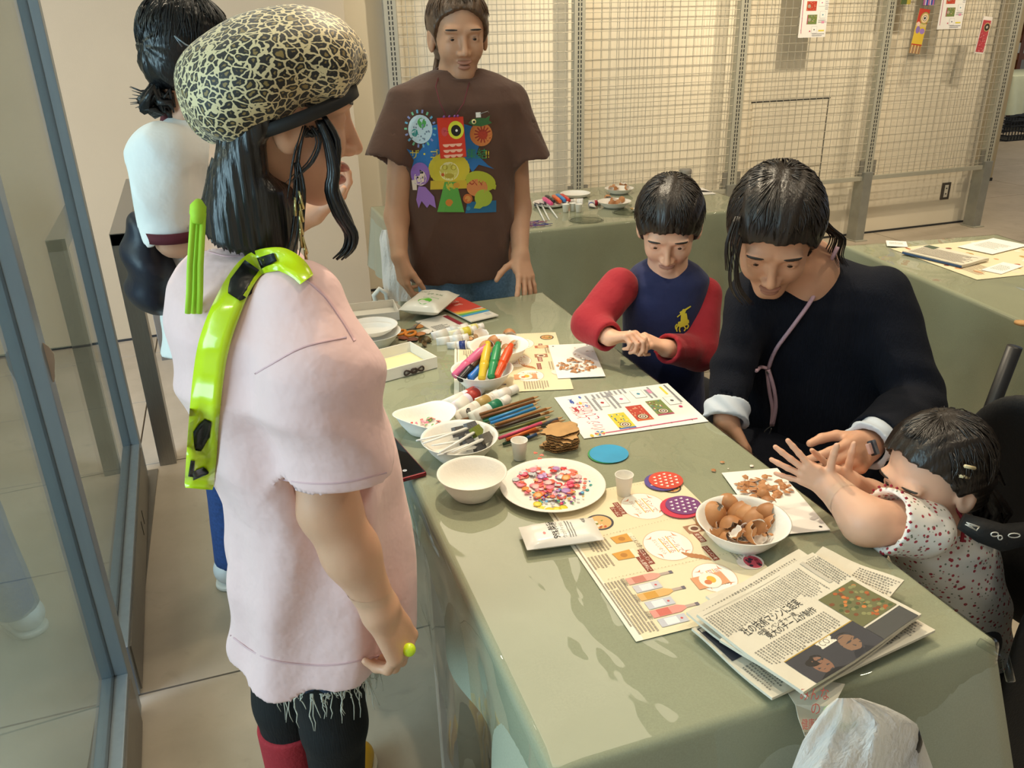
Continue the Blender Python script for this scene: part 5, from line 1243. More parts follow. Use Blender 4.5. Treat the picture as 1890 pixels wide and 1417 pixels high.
# ------------------------------------------------------------ toddler in the cherry print top
YT = .93
tp = empty('person', (1.10, .95, 0), 'toddler with dark hair in white cherry print top reaching over the table edge', 'person')
TH = Head(aty(1722, 880, .93), (-.95, .0, -.20), size=.84)
tr = rows([(945, 1690, 1775, .04, 0), (962, 1668, 1792, .06, 0), (990, 1655, 1808, .075, 0), (1040, 1672, 1820, .085, 0), (1090, 1690, 1825, .09, 0), (1180, 1700, 1832, .09, 0), (1330, 1700, 1840, .10, 0)], YT)
tsh, tel, twr = aty(1700, 972, .885), aty(1598, 962, .905), aty(1538, 902, .965)
tse = aty(1632, 958, .895); tsd = n_(tse-tsh)
def cherry():
    m = bpy.data.materials.new('cherry_print_cotton'); m.use_nodes = True; nt = m.node_tree; N = nt.nodes; L = nt.links; b = N['Principled BSDF']
    tc = N.new('ShaderNodeTexCoord'); last = None
    def dots(scale, thr, seed, minr):
        mp = N.new('ShaderNodeMapping'); mp.inputs['Location'].default_value = (seed, seed*1.7, seed*.6); L.new(tc.outputs['Object'], mp.inputs[0])
        v = N.new('ShaderNodeTexVoronoi'); v.inputs['Scale'].default_value = scale; v.inputs['Randomness'].default_value = .75; L.new(mp.outputs[0], v.inputs['Vector'])
        mr_ = N.new('ShaderNodeMapRange'); mr_.inputs[1].default_value = thr; mr_.inputs[2].default_value = thr-.05; L.new(v.outputs['Distance'], mr_.inputs[0])
        return mr_.outputs[0], mp
    col = None
    for (scale, thr, seed, c) in ((70, .25, 0, 'b0404a'), (70, .235, .0042, 'b0404a'), (95, .20, 2.3, '7d8470')):
        d, mp = dots(scale, thr, seed, 0); mx = N.new('ShaderNodeMix'); mx.data_type = 'RGBA'; mx.inputs[7].default_value = lin(c); L.new(d, mx.inputs[0])
        if col is None: mx.inputs[6].default_value = lin('f0ebe4')
        else: L.new(col, mx.inputs[6])
        col = mx.outputs[2]
    L.new(col, b.inputs['Base Color']); b.inputs['Roughness'].default_value = .85; return m
CHER = cherry()
tg = garment_f(lambda P: loft(P, tr, 0, 2.2), [(lambda P: cone(P, tsh, tse+tsd*.03, .052, .056), tse, tsd, tse-tsd*.05, .045)], min(r[0] for r in tr)+.01, .03, lambda P: .003*wav(P, (50, 50, 40), 4)+.002*np.sin(P[:, 2]*70+P[:, 0]*40))
lo, hi = bounds([(r[1]+s*r[3], r[2]+s*r[4], r[0]) for r in tr for s in (-1, 1)]+[tse], .06)
tnk = aty(1722, 950, .93)
adopt(blob('top', lambda P: np.maximum(tg(P), -cone(P, tnk, tnk+np.array([-.02, 0, .1]), .04, .05)), lo, hi, .0052, CHER, sm=2), tp)
lac = MB()
tb1 = np.cross(tsd, (0, 0, 1)); tb1 = n_(tb1); tb2 = np.cross(tb1, tsd)
for i in range(26):
    a = 2*pi*i/26; p = tse+(tb1*cos(a)+tb2*sin(a))*.056; lac.lathe([(.0001, -.003), (.003, 0), (.0001, .003)], 6, c=p)
tag(adopt(lac.build('lace_trim', cm('a82a3c', .8)), tp), kind='stuff')
th1 = hand_groups(twr, aty(1478, 868, 1.0)-twr, (.35, .9, .1), False, .62, (.02, .05, .08, .1), .24, (.45, 1.0, -.05), .8, -.1)
twr2 = aty(1566, 892, 1.02)
th2 = hand_groups(twr2, aty(1490, 862, 1.035)-twr2, (-.3, -.9, .1), True, .62, (.05, .08, .1, .12), .20, (.45, 1.0, 0), .8, -.1)
taf = groups_f([([(tsh, tel, .040, .037), (tel, twr, .038, .026)], .02, .02), ([(aty(1650, 940, 1.03), aty(1600, 920, 1.04), .038, .034), (aty(1600, 920, 1.04), twr2, .033, .024)], .02, .02)]); t1f, t2f = groups_f(th1), groups_f(th2)
def t_skin(P):
    d = smin(TH.f(P), cone(P, TH.w((-.02, 0, -.06)), tnk+np.array([0, 0, -.03]), .042, .045), .02); d = smin(d, cone(P, tnk, (1.15, .93, .5), .05, .07), .03)
    for s in (-1, 1): d = smin(d, cone(P, (1.16, .95+.05*s, .46), (1.04, .97+.06*s, .44), .06, .045), .03)
    return smin(d, smin(taf(P), np.minimum(t1f(P), t2f(P)), .012), .015)
hbT = TH.box(); b1 = bounds(gpts(th1), .025); b2 = bounds(gpts(th2), .025)
adopt(body('body', t_skin, [(hbT[0], hbT[1], .0032), (b1[0], b1[1], .0021), (b2[0], b2[1], .0021)], (np.array([.8, .78, .36]), np.array([1.32, 1.15, .92]), .008), SKIN_C, tp), tp)
face_parts(TH, tp, HAIR_D)
lo, hi = TH.box(.015)
adopt(blob('hair', cap_hair(TH, .006, .032, 0, -.06, 7, True, .098), lo, hi, .0034, HAIR_D, sm=1), tp)
hair_strands(TH, 260, HAIR_D, tp, lambda p: .70 if abs(p) < 1.1 else (1.45 if abs(p) < 1.8 else 2.0), .006, 8)
pm = MB()
for k in range(24):
    o = np.array([rr.uniform(-.012, .012), rr.uniform(-.015, .015), rr.uniform(-.012, .012)])
    pm.tube([aty(1790, 880, .90)+o*.4, aty(1815, 905, .89)+o*.8, aty(1832, 940, .89)+o*1.6, aty(1815, 975, .89)+o*1.6], [.006, .009, .008, .001], 6)
for k in range(10):
    o = np.array([rr.uniform(-.012, .012), rr.uniform(-.01, .01), rr.uniform(-.01, .01)]); pm.tube([aty(1780, 810, .93)+o, aty(1815, 835, .93)+o, aty(1835, 880, .92)+o*1.5], [.006, .008, .002], 6)
adopt(pm.build('hair_lock', HAIR_D), tp)
for k, (x, y) in enumerate(((1780, 878), (1790, 860))):
    hcl = MB(); hcl.tube([aty(x-9, y, .855-.01*k), aty(x+9, y+4, .855-.01*k)], .003, 6); adopt(hcl.build('hair_clip', cm('d8c9a0', .4)), tp)
adopt(blob('leggings', lambda P: np.minimum(*[cone(P, (1.16, .95+.05*s, .46), (1.02, .97+.06*s, .44), .075, .055) for s in (-1, 1)]), (.92, .8, .34), (1.3, 1.15, .58), .008, cm('3a3a44', .85)), tp)
for a_, b_2 in ((aty(1764, 935, .88), aty(1775, 1000, .86)),):
    rb = MB(); rb.tube([a_, (np.array(a_)+np.array(b_2))/2+np.array([.012, 0, 0]), b_2], .003, 6); adopt(rb.build('collar_trim', cm('a82a3c', .8)), tp)

# ------------------------------------------------------------ black stroller behind the toddler, stools
BLK = mat('black_nylon', '0c0c0e', .75, var=.2, bump=.15, bscale=200); BLKM = cm('151517', .4)
st = empty('stroller', (1.26, .93, 0), 'black fabric stroller holding the toddler at the right edge', 'stroller')
stw = Matrix.Translation(-Vector(st.location))
def sadd(o): o.parent = st; o.matrix_parent_inverse = stw; return o
sadd(blob('backrest', lambda P: smax(ell(P, (1.31, .92, .66), (.05, .17, .27), frame((1, .15, .25)))*1.0, -(ell(P, (1.22, .92, .66), (.06, .13, .24))), .02), (1.15, .7, .35), (1.45, 1.15, 1.0), .009, BLK, sm=2))
sadd(blob('seat', lambda P: smax(ell(P, (1.14, .94, .36), (.20, .19, .06)), P[:, 2]-.40, .02), (.9, .72, .28), (1.38, 1.16, .44), .010, BLK, sm=2))
sadd(MB().tube([(1.30, .76, .66), aty(1890, 985, .80), aty(1850, 992, .80), aty(1810, 978, .81), aty(1775, 962, .83)], [.016, .02, .022, .02, .014], 12).build('bumper_strap', BLK))
sw = MB(); 
for a, b in (((1784, 964), (1808, 972)), ((1808, 972), (1802, 979)), ((1802, 979), (1782, 968)), ((1782, 968), (1808, 972)), ((1784, 964), (1802, 979))): sw.tube([aty(*a, .795), aty(*b, .79)], .0008, 5)
for x, y, rx in ((1836, 986, 7), (1846, 992, 4), (1872, 988, 11)): sw.tube([aty(x+rx*cos(t), y+4*sin(t), .775) for t in np.linspace(0, 2*pi, 13)], .0009, 5)
sadd(sw.build('white_stitching', cm('e0dfd8', .6)))
sadd(MB().tube([(1.34, .80, .95), (1.30, .78, .60), (1.28, .78, .30), (1.42, .78, .06)], .014, 10).build('frame_tube', BLKM))
sadd(MB().tube([(1.34, 1.06, .95), (1.30, 1.08, .60), (1.28, 1.08, .30), (1.42, 1.08, .06)], .014, 10).build('frame_tube', BLKM))
sadd(MB().tube([aty(1852, 832, 1.0), aty(1888, 812, .98), (1.42, .80, .98), (1.34, .80, .95)], .014, 10).build('handle_bar', BLKM))
for x in (1.42, .98):
    for y in (.78, 1.10):
        o = MB().lathe([(.052, -.014), (.07, -.014), (.072, 0), (.07, .014), (.052, .014)], 20, M=Matrix.Translation((x, y, .073)) @ Matrix.Rotation(pi/2, 4, 'X'), close=True).lathe([(.012, -.018), (.05, -.004), (.05, .004), (.012, .018)], 16, M=Matrix.Translation((x, y, .073)) @ Matrix.Rotation(pi/2, 4, 'X')).build('wheel', BLKM); sadd(o)
        sadd(MB().tube([(x, y, .073), (1.2 if x > 1.2 else 1.05, y, .32)], .010, 8).build('strut', BLKM))
nm = MB()
for i in range(16):
    nm.tube([aty(1846+i*4, 868+i*1.5, 1.0), aty(1848+i*4, 905+i*1.5, 1.0)], .0009, 4)
nm.tube([aty(1840, 862, 1.0), aty(1910, 892, 1.0)], .003, 6); nm.tube([aty(1845, 905, 1.0), aty(1912, 930, 1.0)], .002, 6)
tag(sadd(nm.build('mesh_pocket', BLKM)), kind='stuff')
sadd(blob('side_panel', lambda P: ell(P, (1.22, .745, .52), (.16, .025, .30), frame((1, .12, 0)))+.004*wav(P, (30, 30, 30), 2), (1.0, .68, .2), (1.42, .82, .86), .009, BLK, sm=1))
SEAT = mat('beige_seat', 'a89a78', .6, bump=.05); WOOD = mat('stool_wood', 'b79765', .5, var=.15, stretch=(30, 30, 2))
for i, (x, y, z, lb) in enumerate(((1.17, 1.97, .40, 'round beige stool under the child in red sleeves'), (1.36, 1.56, .42, 'round beige stool under the adult in navy knit'))):
    s_ = empty('stool', (x, y, 0), lb, 'stool', 'round stools')
    MB().lathe([(.001, z), (.14, z), (.155, z-.008), (.158, z-.02), (.15, z-.034), (.001, z-.034)], 28).build('seat', SEAT, s_)
    for k in range(4):
        a = pi/4+k*pi/2; MB().tube([(.10*cos(a), .10*sin(a), z-.034), (.16*cos(a), .16*sin(a), 0)], [.014, .011], 8).build('leg', WOOD, s_)
# ------------------------------------------------------------ things on the craft table
ZT = .7225
PAPER = mat('white_paper', 'f4f1ec', .6, var=.01, vscale=30); NEWS = mat('newsprint', 'ddd5c2', .75, var=.04, vscale=20); KRAFT = mat('kraft_board', 'c79a63', .75, var=.1, vscale=40, bump=.1, bscale=120)
WHITEP = mat('white_pulp', 'f3efe6', .6, var=.02, bump=.08, bscale=200); BOARD = mat('white_boxboard', 'e9e4da', .6, var=.02)
def paper(name, cs, z, material, label, cat, group=None, th=.0004, curl=0.0, seed=0, nx=10, ny=8):
    # cs: photo pixels of lower left, lower right, upper right, upper left corner as the sheet reads
    p = [np.array(atz(x, y, z)) for x, y in cs]; ux = n_((p[1]-p[0])+(p[2]-p[3])); 
    w_ = (np.linalg.norm(p[1]-p[0])+np.linalg.norm(p[2]-p[3]))/2; h_ = (np.linalg.norm(p[3]-p[0])+np.linalg.norm(p[2]-p[1]))/2
    c = sum(p)/4; uy = np.array([-ux[1], ux[0], 0]); o = c-ux*w_/2-uy*h_/2
    return sheet_at(name, o, atan2(ux[1], ux[0]), w_, h_, z, material, label, cat, group, th, curl, seed, nx, ny)
def sheet_at(name, o, ang, w_, h_, z, material, label, cat, group=None, th=.0004, curl=0.0, seed=0, nx=10, ny=8):
    e = empty(name, (o[0], o[1], z), label, cat, group, rz=ang)
    R = random.Random(seed); ph = [R.uniform(0, 6) for _ in range(4)]
    def zz(u, v): 
        ed = max(abs(u/w_-.5), abs(v/h_-.5))*2
        return curl*max(0, ed-.45)*(1+sin(u/w_*7+ph[0])*sin(v/h_*6+ph[1]))
    vs = []; fs = []
    for s in (1, 0):
        for j in range(ny+1):
            for i in range(nx+1): u, v = w_*i/nx, h_*j/ny; vs.append((u, v, zz(u, v)+th*s))
    n = (nx+1)*(ny+1)
    for j in range(ny):
        for i in range(nx):
            a = j*(nx+1)+i; fs.append((a, a+1, a+nx+2, a+nx+1)); fs.append((n+a, n+a+nx+1, n+a+nx+2, n+a+1))
    def edge(a, b): fs.append((a, n+a, n+b, b))
    for i in range(nx): edge(i+1, i) ; edge(ny*(nx+1)+i, ny*(nx+1)+i+1)
    for j in range(ny): edge(j*(nx+1), (j+1)*(nx+1)); edge((j+1)*(nx+1)+nx, j*(nx+1)+nx)
    MB().add(vs, fs, 0, False).build('paper', material, e)
    e['_zz'] = 0.0; del e['_zz']
    return e, w_, h_, zz
def put_print(pr, e, zz=None, th=.0004):
    o = pr.build(e)
    if zz is not None:                  # follow the bend of the page
        bm = bmesh.new(); bm.from_mesh(o.data); big = [f for f in bm.faces if f.calc_area() > 1.5e-4]
        bmesh.ops.triangulate(bm, faces=big)
        for _ in range(4):
            ed = [x for x in bm.edges if x.calc_length() > .016 and any(f.calc_area() > 6e-5 for f in x.link_faces)]
            if not ed: break
            bmesh.ops.subdivide_edges(bm, edges=ed, cuts=1)
            bmesh.ops.triangulate(bm, faces=[f for f in bm.faces if len(f.verts) > 3 and f.calc_area() > 6e-5])
        for v in bm.verts: v.co.z += zz(v.co.x, v.co.y)
        bm.to_mesh(o.data); bm.free()
    return o
# --- instruction sheet
ins, w_, h_, _ = paper('instruction_sheet', [(1308, 778), (1233, 708), (1022, 733), (1078, 809)], ZT, PAPER, 'white instruction sheet with coloured fish drawings and red handwritten title', 'sheet')
def instruction(pr, w_, h_, full=True):
    X = lambda a: a*w_; Yv = lambda b: b*h_
    pr.text('とびだせ', X(.42), Yv(.86), .030*w_/.21, 'c83a5a', width=.30*w_); pr.text('こいのぼり', X(.36), Yv(.775), .034*w_/.21, 'b83060', width=.44*w_); pr.text('バッジ', X(.12), Yv(.80), .034*w_/.21, 'c02a6a', width=.22*w_)
    for x, y, c in ((.83, .89, '3a55a8'), (.62, .90, 'b03038')):
        pr.ell(X(x), Yv(y), .05*w_, .022*w_, c, 14); pr.poly([(X(x+.03), Yv(y)), (X(x+.08), Yv(y)+.03*w_), (X(x+.065), Yv(y)), (X(x+.08), Yv(y)-.03*w_)], c); pr.ell(X(x-.03), Yv(y)+.004*w_, .007*w_, .007*w_, 'f4f4f4', 8)
    for x, y, c in ((.92, .80, '5a6fc0'), (.70, .80, '8a98d0'), (.78, .83, 'd8c040')): pr.ell(X(x), Yv(y), .035*w_, .015*w_, c, 10)
    cards = ((.08, .56, 'd8c83a', '4a6fb0'), (.20, .38, 'c0402c', 'd06a3a'), (.26, .19, '7a8a4a', 'b84a6a'))
    for i, (x, y, c1, c2) in enumerate(cards):
        x0, x1, y0, y1 = X(x), X(x+.36), Yv(y), Yv(y+.135)
        pr.rect(x0, y0, x1, y1, c1); R = random.Random(i)
        for k in range(34): 
            a = (R.uniform(x0+.004, x1-.008), R.uniform(y0+.003, y1-.004)); pr.rect(a[0], a[1], a[0]+.005*w_/.21, a[1]+.0028*w_/.21, R.choice([c2, 'e8d8b0', '8a2a3a', c1, '3a7a8a']) if i != 1 else R.choice(['a83020', 'd8603a', 'e0a080']))
        pr.rect(x0, y0, x0+.03*w_, y1, c2)
        for r_, cc in ((.058, '2a2a2a'), (.050, 'e0d8b8'), (.036, '6a3020'), (.022, 'f0e8e0'), (.011, '111111')): pr.ell(X(x+.09), Yv(y+.065), r_*w_, r_*w_, cc, 20)
    for x0, y0, x1, y1 in ((.62, .62, .82, .70), (.64, .44, .86, .54), (.46, .06, .66, .16), (.72, .27, .92, .37)):
        pr.rect(X(x0), Yv(y0), X(x1), Yv(y1), '7a7a7a'); pr.rect(X(x0)+.0008, Yv(y0)+.0008, X(x1)-.0008, Yv(y1)-.0008, 'f6f4f0'); pr.ell(X((x0+x1)/2), Yv((y0+y1)/2), .025*w_, .02*w_, random.Random(x0*9).choice(['b03038', '3a8aa8', 'd06a9a', '5a5a5a']), 10)
    for a in ((.55, .71, .92, .76), (.84, .58, .98, .70), (.55, .55, .95, .60), (.88, .40, .98, .54), (.68, .20, .96, .25)): pr.lines(X(a[0]), Yv(a[1]), X(a[2]), Yv(a[3]), .011*w_/.21, .0052*w_/.21, 'a6a6ac', gap=1)
    pr.lines(X(.5), Yv(.02), X(.95), Yv(.055), .010*w_/.21, .0048*w_/.21, '8e8e94')
    pr.rect(X(.72), Yv(.085), X(.93), Yv(.105), 'e8d84a'); pr.rect(X(.80), Yv(.20), X(.90), Yv(.23), 'e090b0'); pr.ell(X(.40), Yv(.09), .025*w_, .02*w_, 'c83a6a', 12)
    pr.line((X(.05), Yv(.82)), (X(.09), Yv(.06)), .018*w_, 'd05a80')
    for a in range(10):
        t = 2*pi*a/10; pr.poly([(X(.06), Yv(.86))]+[(X(.06)+.052*w_*cos(t+s*.3), Yv(.86)+.052*w_*sin(t+s*.3)) for s in (0, 1, 2)], ['4a8ac0', 'e8e0d0', 'd05a6a', 'd8c84a'][a % 4])
    pr.ell(X(.03), Yv(.93), .03*w_, .018*w_, 'd8c040', 12)
    for k in range(4): pr.line((X(.055), Yv(.62-.17*k)), (X(.09), Yv(.62-.17*k)), .004*w_, '4a4a4a')
pr = Print(.0006); instruction(pr, w_, h_); put_print(pr, ins)
# --- large place mat sheets with food pictures
MAT1 = mat('placemat_paper', 'e9dbb8', .55, var=.01)
def placemat(pr, w_, h_, seed=0):
    # w_ runs along the long side; three round diagrams, dishes, bottles
    S_ = w_/.42
    pr.rect(.0, .0, w_, .012, 'f3ecd8')
    X = lambda a: a*w_; Y_ = lambda b: b*h_
    def dotted(x0, y0, x1, y1):
        n = int(hypot(x1-x0, y1-y0)/.006)
        for i in range(n): pr.dot(x0+(x1-x0)*i/n, y0+(y1-y0)*i/n, .0009, 'b8a585')
        pr.z += pr.dz
    def dish(x, y, r, ring, cols, food=26):
        pr.ell(x, y, r, r, ring, 28); pr.ell(x, y, r*.84, r*.84, cols[0], 26); R = random.Random(int(x*1e4+seed))
        for i in range(food):
            a, q = R.uniform(0, 6.28), r*.68*sqrt(R.random()); pr.ell(x+q*cos(a), y+q*sin(a), r*R.uniform(.08, .2), r*R.uniform(.06, .15), R.choice(cols), 8, R.uniform(0, 3))
    def cyc(x, y, r, t1, t2, t3):
        pr.ell(x, y, r, r*.92, 'd9b99a', 36); pr.ell(x, y, r-.0016, r*.92-.0016, 'f9f4e8', 36)
        pr.text(t1, x-r*.55, y+r*.22, r*.26, 'b5462e', width=r*1.1); pr.rect(x-r*.55, y+r*.15, x+r*.55, y+r*.19, 'e0a83a')
        pr.text(t2, x-r*.55, y-r*.10, r*.26, 'b5462e', width=r*1.05); pr.rect(x-r*.5, y-r*.16, x+r*.5, y-r*.12, 'e0a83a')
        pr.text(t3, x-r*.5, y-r*.42, r*.20, 'c07a5a', width=r*1.0)
        for a in (.5, 2.1, 3.6, 5.2): pr.poly([(x+(r-.009)*cos(a+d), y+(r-.009)*.92*sin(a+d)) for d in (0, .25)]+[(x+(r-.003)*cos(a+.42), y+(r-.003)*.92*sin(a+.42)), (x+(r-.013)*cos(a+.25), y+(r-.013)*.92*sin(a+.25))], 'd98a68')
    def boxl(x, y, t, c='8a3a26', s=.008): pr.rect(x, y, x+s*.95*len(t)+.003, y+s*1.35, c); pr.text(t, x+.0015, y+s*.3, s, 'f6ead8', width=s*.93*len(t))
    cyc(X(.20), Y_(.62), .047*S_, 'パンで', 'つなげる', 'おいしいめぐみ'); cyc(X(.51), Y_(.56), .047*S_, 'ビールで', 'つなげる', 'おいしいめぐみ'); cyc(X(.77), Y_(.66), .040*S_, '規格外の', '果物でつなげる', 'おいしいめぐみ')
    boxl(X(.13), Y_(.44), 'ロスパンを'); boxl(X(.16), Y_(.40), 'ビールに'); boxl(X(.50), Y_(.36), 'ロスパンを', s=.0085); boxl(X(.52), Y_(.32), 'ビール原料に', s=.0085); boxl(X(.47), Y_(.76), '麦芽粕', s=.009); boxl(X(.57), Y_(.74), 'ロスパンを', s=.008); boxl(X(.22), Y_(.80), '食品残さ', s=.008)
    pr.rect(X(.41), Y_(.74), X(.47), Y_(.86), 'a8785a'); pr.ell(X(.44), Y_(.80), .010, .011, 'e8d8c0', 14); pr.ell(X(.44), Y_(.80), .006, .007, '6a4030', 12)
    for k in range(5): pr.ell(X(.60)+.004*k, Y_(.62)+.006*k, .012, .0032, 'b87a4a', 10, .5)
    pr.rect(X(.255), Y_(.76), X(.30), Y_(.90), 'b56a48'); pr.ell(X(.278), Y_(.83), .011, .013, 'e0b890', 12)
    dish(X(.255), Y_(.27), .026*S_, '3c3a44', ('d8b070', 'b8622a', '7a8a3a', 'e8e0d0', 'c8502a')); dish(X(.06), Y_(.12), .022*S_, '403a3a', ('c88a4a', '8a4a2a', 'e0d0b0')); dish(X(.10), Y_(.90), .020*S_, '4a4240', ('d0a060', 'a85030', '6a7a3a'))
    for i, (x, y) in enumerate(((.38, .26), (.49, .20))):
        pr.poly([(X(x), Y_(y)), (X(x)+.020, Y_(y)+.003), (X(x)+.022, Y_(y)+.034), (X(x)-.002, Y_(y)+.034)], 'd69a3c'); pr.rect(X(x)-.002, Y_(y)+.032, X(x)+.022, Y_(y)+.040, 'f0e4c8'); pr.ell(X(x)+.010, Y_(y)+.017, .006, .006, 'b87a2a', 12)
        pr.lines(X(x)-.004, Y_(y)-.04, X(x)+.03, Y_(y)-.008, .0062, .0034, 'b0a28c')
    pr.text('ロスパンを使ったビール', X(.40), Y_(.395) if False else Y_(.38), .0105*S_, '6a5844', width=.155*w_)
    # bottles and cans
    for i, c in enumerate(('dba090', 'c9c6cc', 'dfae6a', 'c4c4cc', 'e09488', 'c2c2ca')):
        x = X(.66+.052*i); y = Y_(.17); 
        if i % 2 == 0:
            pr.rect(x, y, x+.017, y+.045, c); pr.poly([(x, y+.045), (x+.017, y+.045), (x+.0115, y+.056), (x+.0055, y+.056)], c); pr.rect(x+.0055, y+.056, x+.0115, y+.074, 'b9a59a'); pr.rect(x+.005, y+.072, x+.012, y+.078, '6a6470'); pr.rect(x+.001, y+.010, x+.016, y+.030, ('c87a6a', '', 'd0983a', '', 'd06a5c')[i])
        else:
            pr.rect(x, y+.002, x+.018, y+.046, c); pr.rect(x+.002, y+.012, x+.016, y+.032, 'e6e4e6'); pr.ell(x+.009, y+.038, .0022, .0022, 'c84a4a', 8)
        pr.lines(x, Y_(.04), x+.020, Y_(.15), .0055, .0030, 'a89c8a')
    pr.text('白の風 蔵風土', X(.655), Y_(.145), .0072, '4a4038', width=.05*w_); pr.text('白の風 蔵風土', X(.76), Y_(.145), .0072, '4a4038', width=.05*w_); pr.text('白の風 蔵風土', X(.865), Y_(.145), .0072, '4a4038', width=.05*w_)
    pr.lines(X(.05), Y_(.012), X(.95), Y_(.03), .0055, .0024, '9a8a78')
    # berry bowl and small plates on the upper side
    pr.ell(X(.73), Y_(.93), .020, .022, 'f0e0d4', 22); pr.ell(X(.733), Y_(.945), .017, .014, 'd05060', 20); R = random.Random(4)
    for k in range(16): pr.ell(X(.733)+R.uniform(-.012, .012), Y_(.945)+R.uniform(-.008, .009), .0035, .0032, R.choice(['7a2030', '3a2838', 'b83a4a']), 8)
    for x, y in ((.42, .95), (.49, .96)): pr.ell(X(x), Y_(y), .014, .012, 'd8a0a0', 16); pr.ell(X(x), Y_(y), .010, .008, '9a4a3a', 14)
    pr.rect(X(.745), Y_(.52), X(.82), Y_(.72), 'd89a70') ; pr.ell(X(.782), Y_(.62), .019, .017, 'efe6d8', 22); pr.ell(X(.778), Y_(.63), .009, .007, 'e0b03a', 12); pr.ell(X(.79), Y_(.60), .006, .006, 'd07a4a', 10)
    pr.lines(X(.30), Y_(.84), X(.40), Y_(.97), .0062, .0034, 'b0a28c'); pr.lines(X(.55), Y_(.86), X(.70), Y_(.97), .0062, .0032, 'b0a28c'); pr.lines(X(.86), Y_(.60), X(.98), Y_(.80), .0062, .0032, 'b0a28c'); pr.lines(X(.29), Y_(.08), X(.37), Y_(.22), .006, .0032, 'b0a28c')
    dotted(X(.36), Y_(.10), X(.33), Y_(.98)); dotted(X(.64), Y_(.08), X(.65), Y_(.98)); dotted(X(.02), Y_(.50), X(.02), Y_(.97))
pm1, w_, h_, zf = paper('placemat', [(1003, 938), (1183, 1187), (1470, 1105), (1235, 866)], ZT, MAT1, 'cream printed placemat with round diagrams and bottles, partly under wipes and newspapers', 'placemat')
pr = Print(.0006); placemat(pr, w_, h_); put_print(pr, pm1)
o = np.array(atz(838, 728, ZT)); o2 = np.array(atz(1057, 718, ZT)); ua = atan2((o2-o)[1], (o2-o)[0])
# the far one lies with its long side away from the camera
pl2, w_, h_, zf = sheet_at('placemat', o+np.array([cos(ua+pi/2), sin(ua+pi/2), 0])*.40, ua-pi/2, .40, .285, ZT, MAT1, 'cream printed placemat lying under the bowl of markers', 'placemat')
pr = Print(.0006); placemat(pr, w_, h_, 3); put_print(pr, pl2)
for k, (x, y, r) in enumerate(((975, 702, .030), (1008, 724, .030), (962, 722, .020))):
    pass
# --- cards with eggshell chips
def chip_mesh(seed, col_top, col_bot, r=.006):
    R = random.Random(seed); n = R.randint(5, 7); pts = [(r*R.uniform(.55, 1.15)*cos(2*pi*i/n+R.uniform(-.2, .2)), r*R.uniform(.55, 1.15)*sin(2*pi*i/n+R.uniform(-.2, .2))) for i in range(n)]
    h = r*.22; vs = [(x, y, 0) for x, y in pts]+[(x*.5, y*.5, h) for x, y in pts]+[(x, y, -.0005) for x, y in pts]
    fs = [tuple(range(n, 2*n))]+[(i, (i+1) % n, n+(i+1) % n, n+i) for i in range(n)]; m = MB(); m.add(vs, fs, 0)
    m.add(vs, [tuple(range(3*n-1, 2*n-1, -1))]+[(2*n+i, 2*n+(i+1) % n, (i+1) % n, i) for i in range(n)], 1); me = m.mesh('chip'); me.materials.append(col_top); me.materials.append(col_bot); return me
EGGB = mat('brown_eggshell', 'c48a58', .5, var=.12, vscale=40, bump=.05, bscale=300); EGGD = mat('tan_eggshell', 'b67c4c', .5, var=.12, vscale=40); EGGW = mat('eggshell_inside', 'f1e6da', .55, var=.03)
CHIPS = [chip_mesh(i, (EGGB, EGGD)[i % 2], EGGW, .005+.002*(i % 3)) for i in range(8)]+[chip_mesh(20+i, EGGW, EGGB, .005) for i in range(3)]
def chips(n, cx, cy, sx, sy, z, label, group, seed, z_pile=.004, wfrac=.2, sc=1.0):
    R = random.Random(seed)
    for k in range(n):
        a, q = R.uniform(0, 2*pi), sqrt(R.random()); x, y = cx+sx*q*cos(a), cy+sy*q*sin(a); p = atz(x, y, z)
        me = CHIPS[8+R.randrange(3)] if R.random() < wfrac else CHIPS[R.randrange(8)]
        o = link('eggshell_chip', me, None, None, (p[0], p[1], z+.001+R.random()*z_pile), (R.uniform(-.35, .35), R.uniform(-.35, .35), R.uniform(0, 6))); s = sc*R.uniform(.7, 1.35); o.scale = (s, s, s)
        tag(o, label, 'eggshell', group)
card1, w_, h_, _ = paper('craft_card', [(1024, 697), (1110, 696), (1098, 632), (1017, 638)], ZT+.0024, PAPER, 'white punched card covered with brown chips in front of the small child', 'card')
pr = Print(.0006); pr.ell(.012, h_-.012, .003, .003, '3a3a3a', 12); pr.ell(w_-.014, h_-.012, .003, .003, '3a3a3a', 12); put_print(pr, card1)
chips(62, 1064, 676, 36, 13, ZT+.0024, 'small brown eggshell chip scattered on the white card before the child', 'chips on the child card', 1, .005, .16)
chips(6, 1060, 652, 36, 12, ZT+.0024, 'small brown eggshell chip scattered on the white card before the child', 'chips on the child card', 2, .001, .5, .7)
card2, w_, h_, _ = paper('craft_card', [(1415, 990), (1528, 978), (1439, 864), (1333, 872)], ZT+.0024, PAPER, 'white punched card with brown chips in front of the toddler', 'card')
pr = Print(.0006); pr.ell(w_-.012, .012, .003, .003, '3a3a3a', 12); put_print(pr, card2)
chips(66, 1412, 900, 56, 20, ZT+.0024, 'brown eggshell chip scattered on the white card before the toddler', 'chips on the toddler card', 3, .006, .12, 1.15)
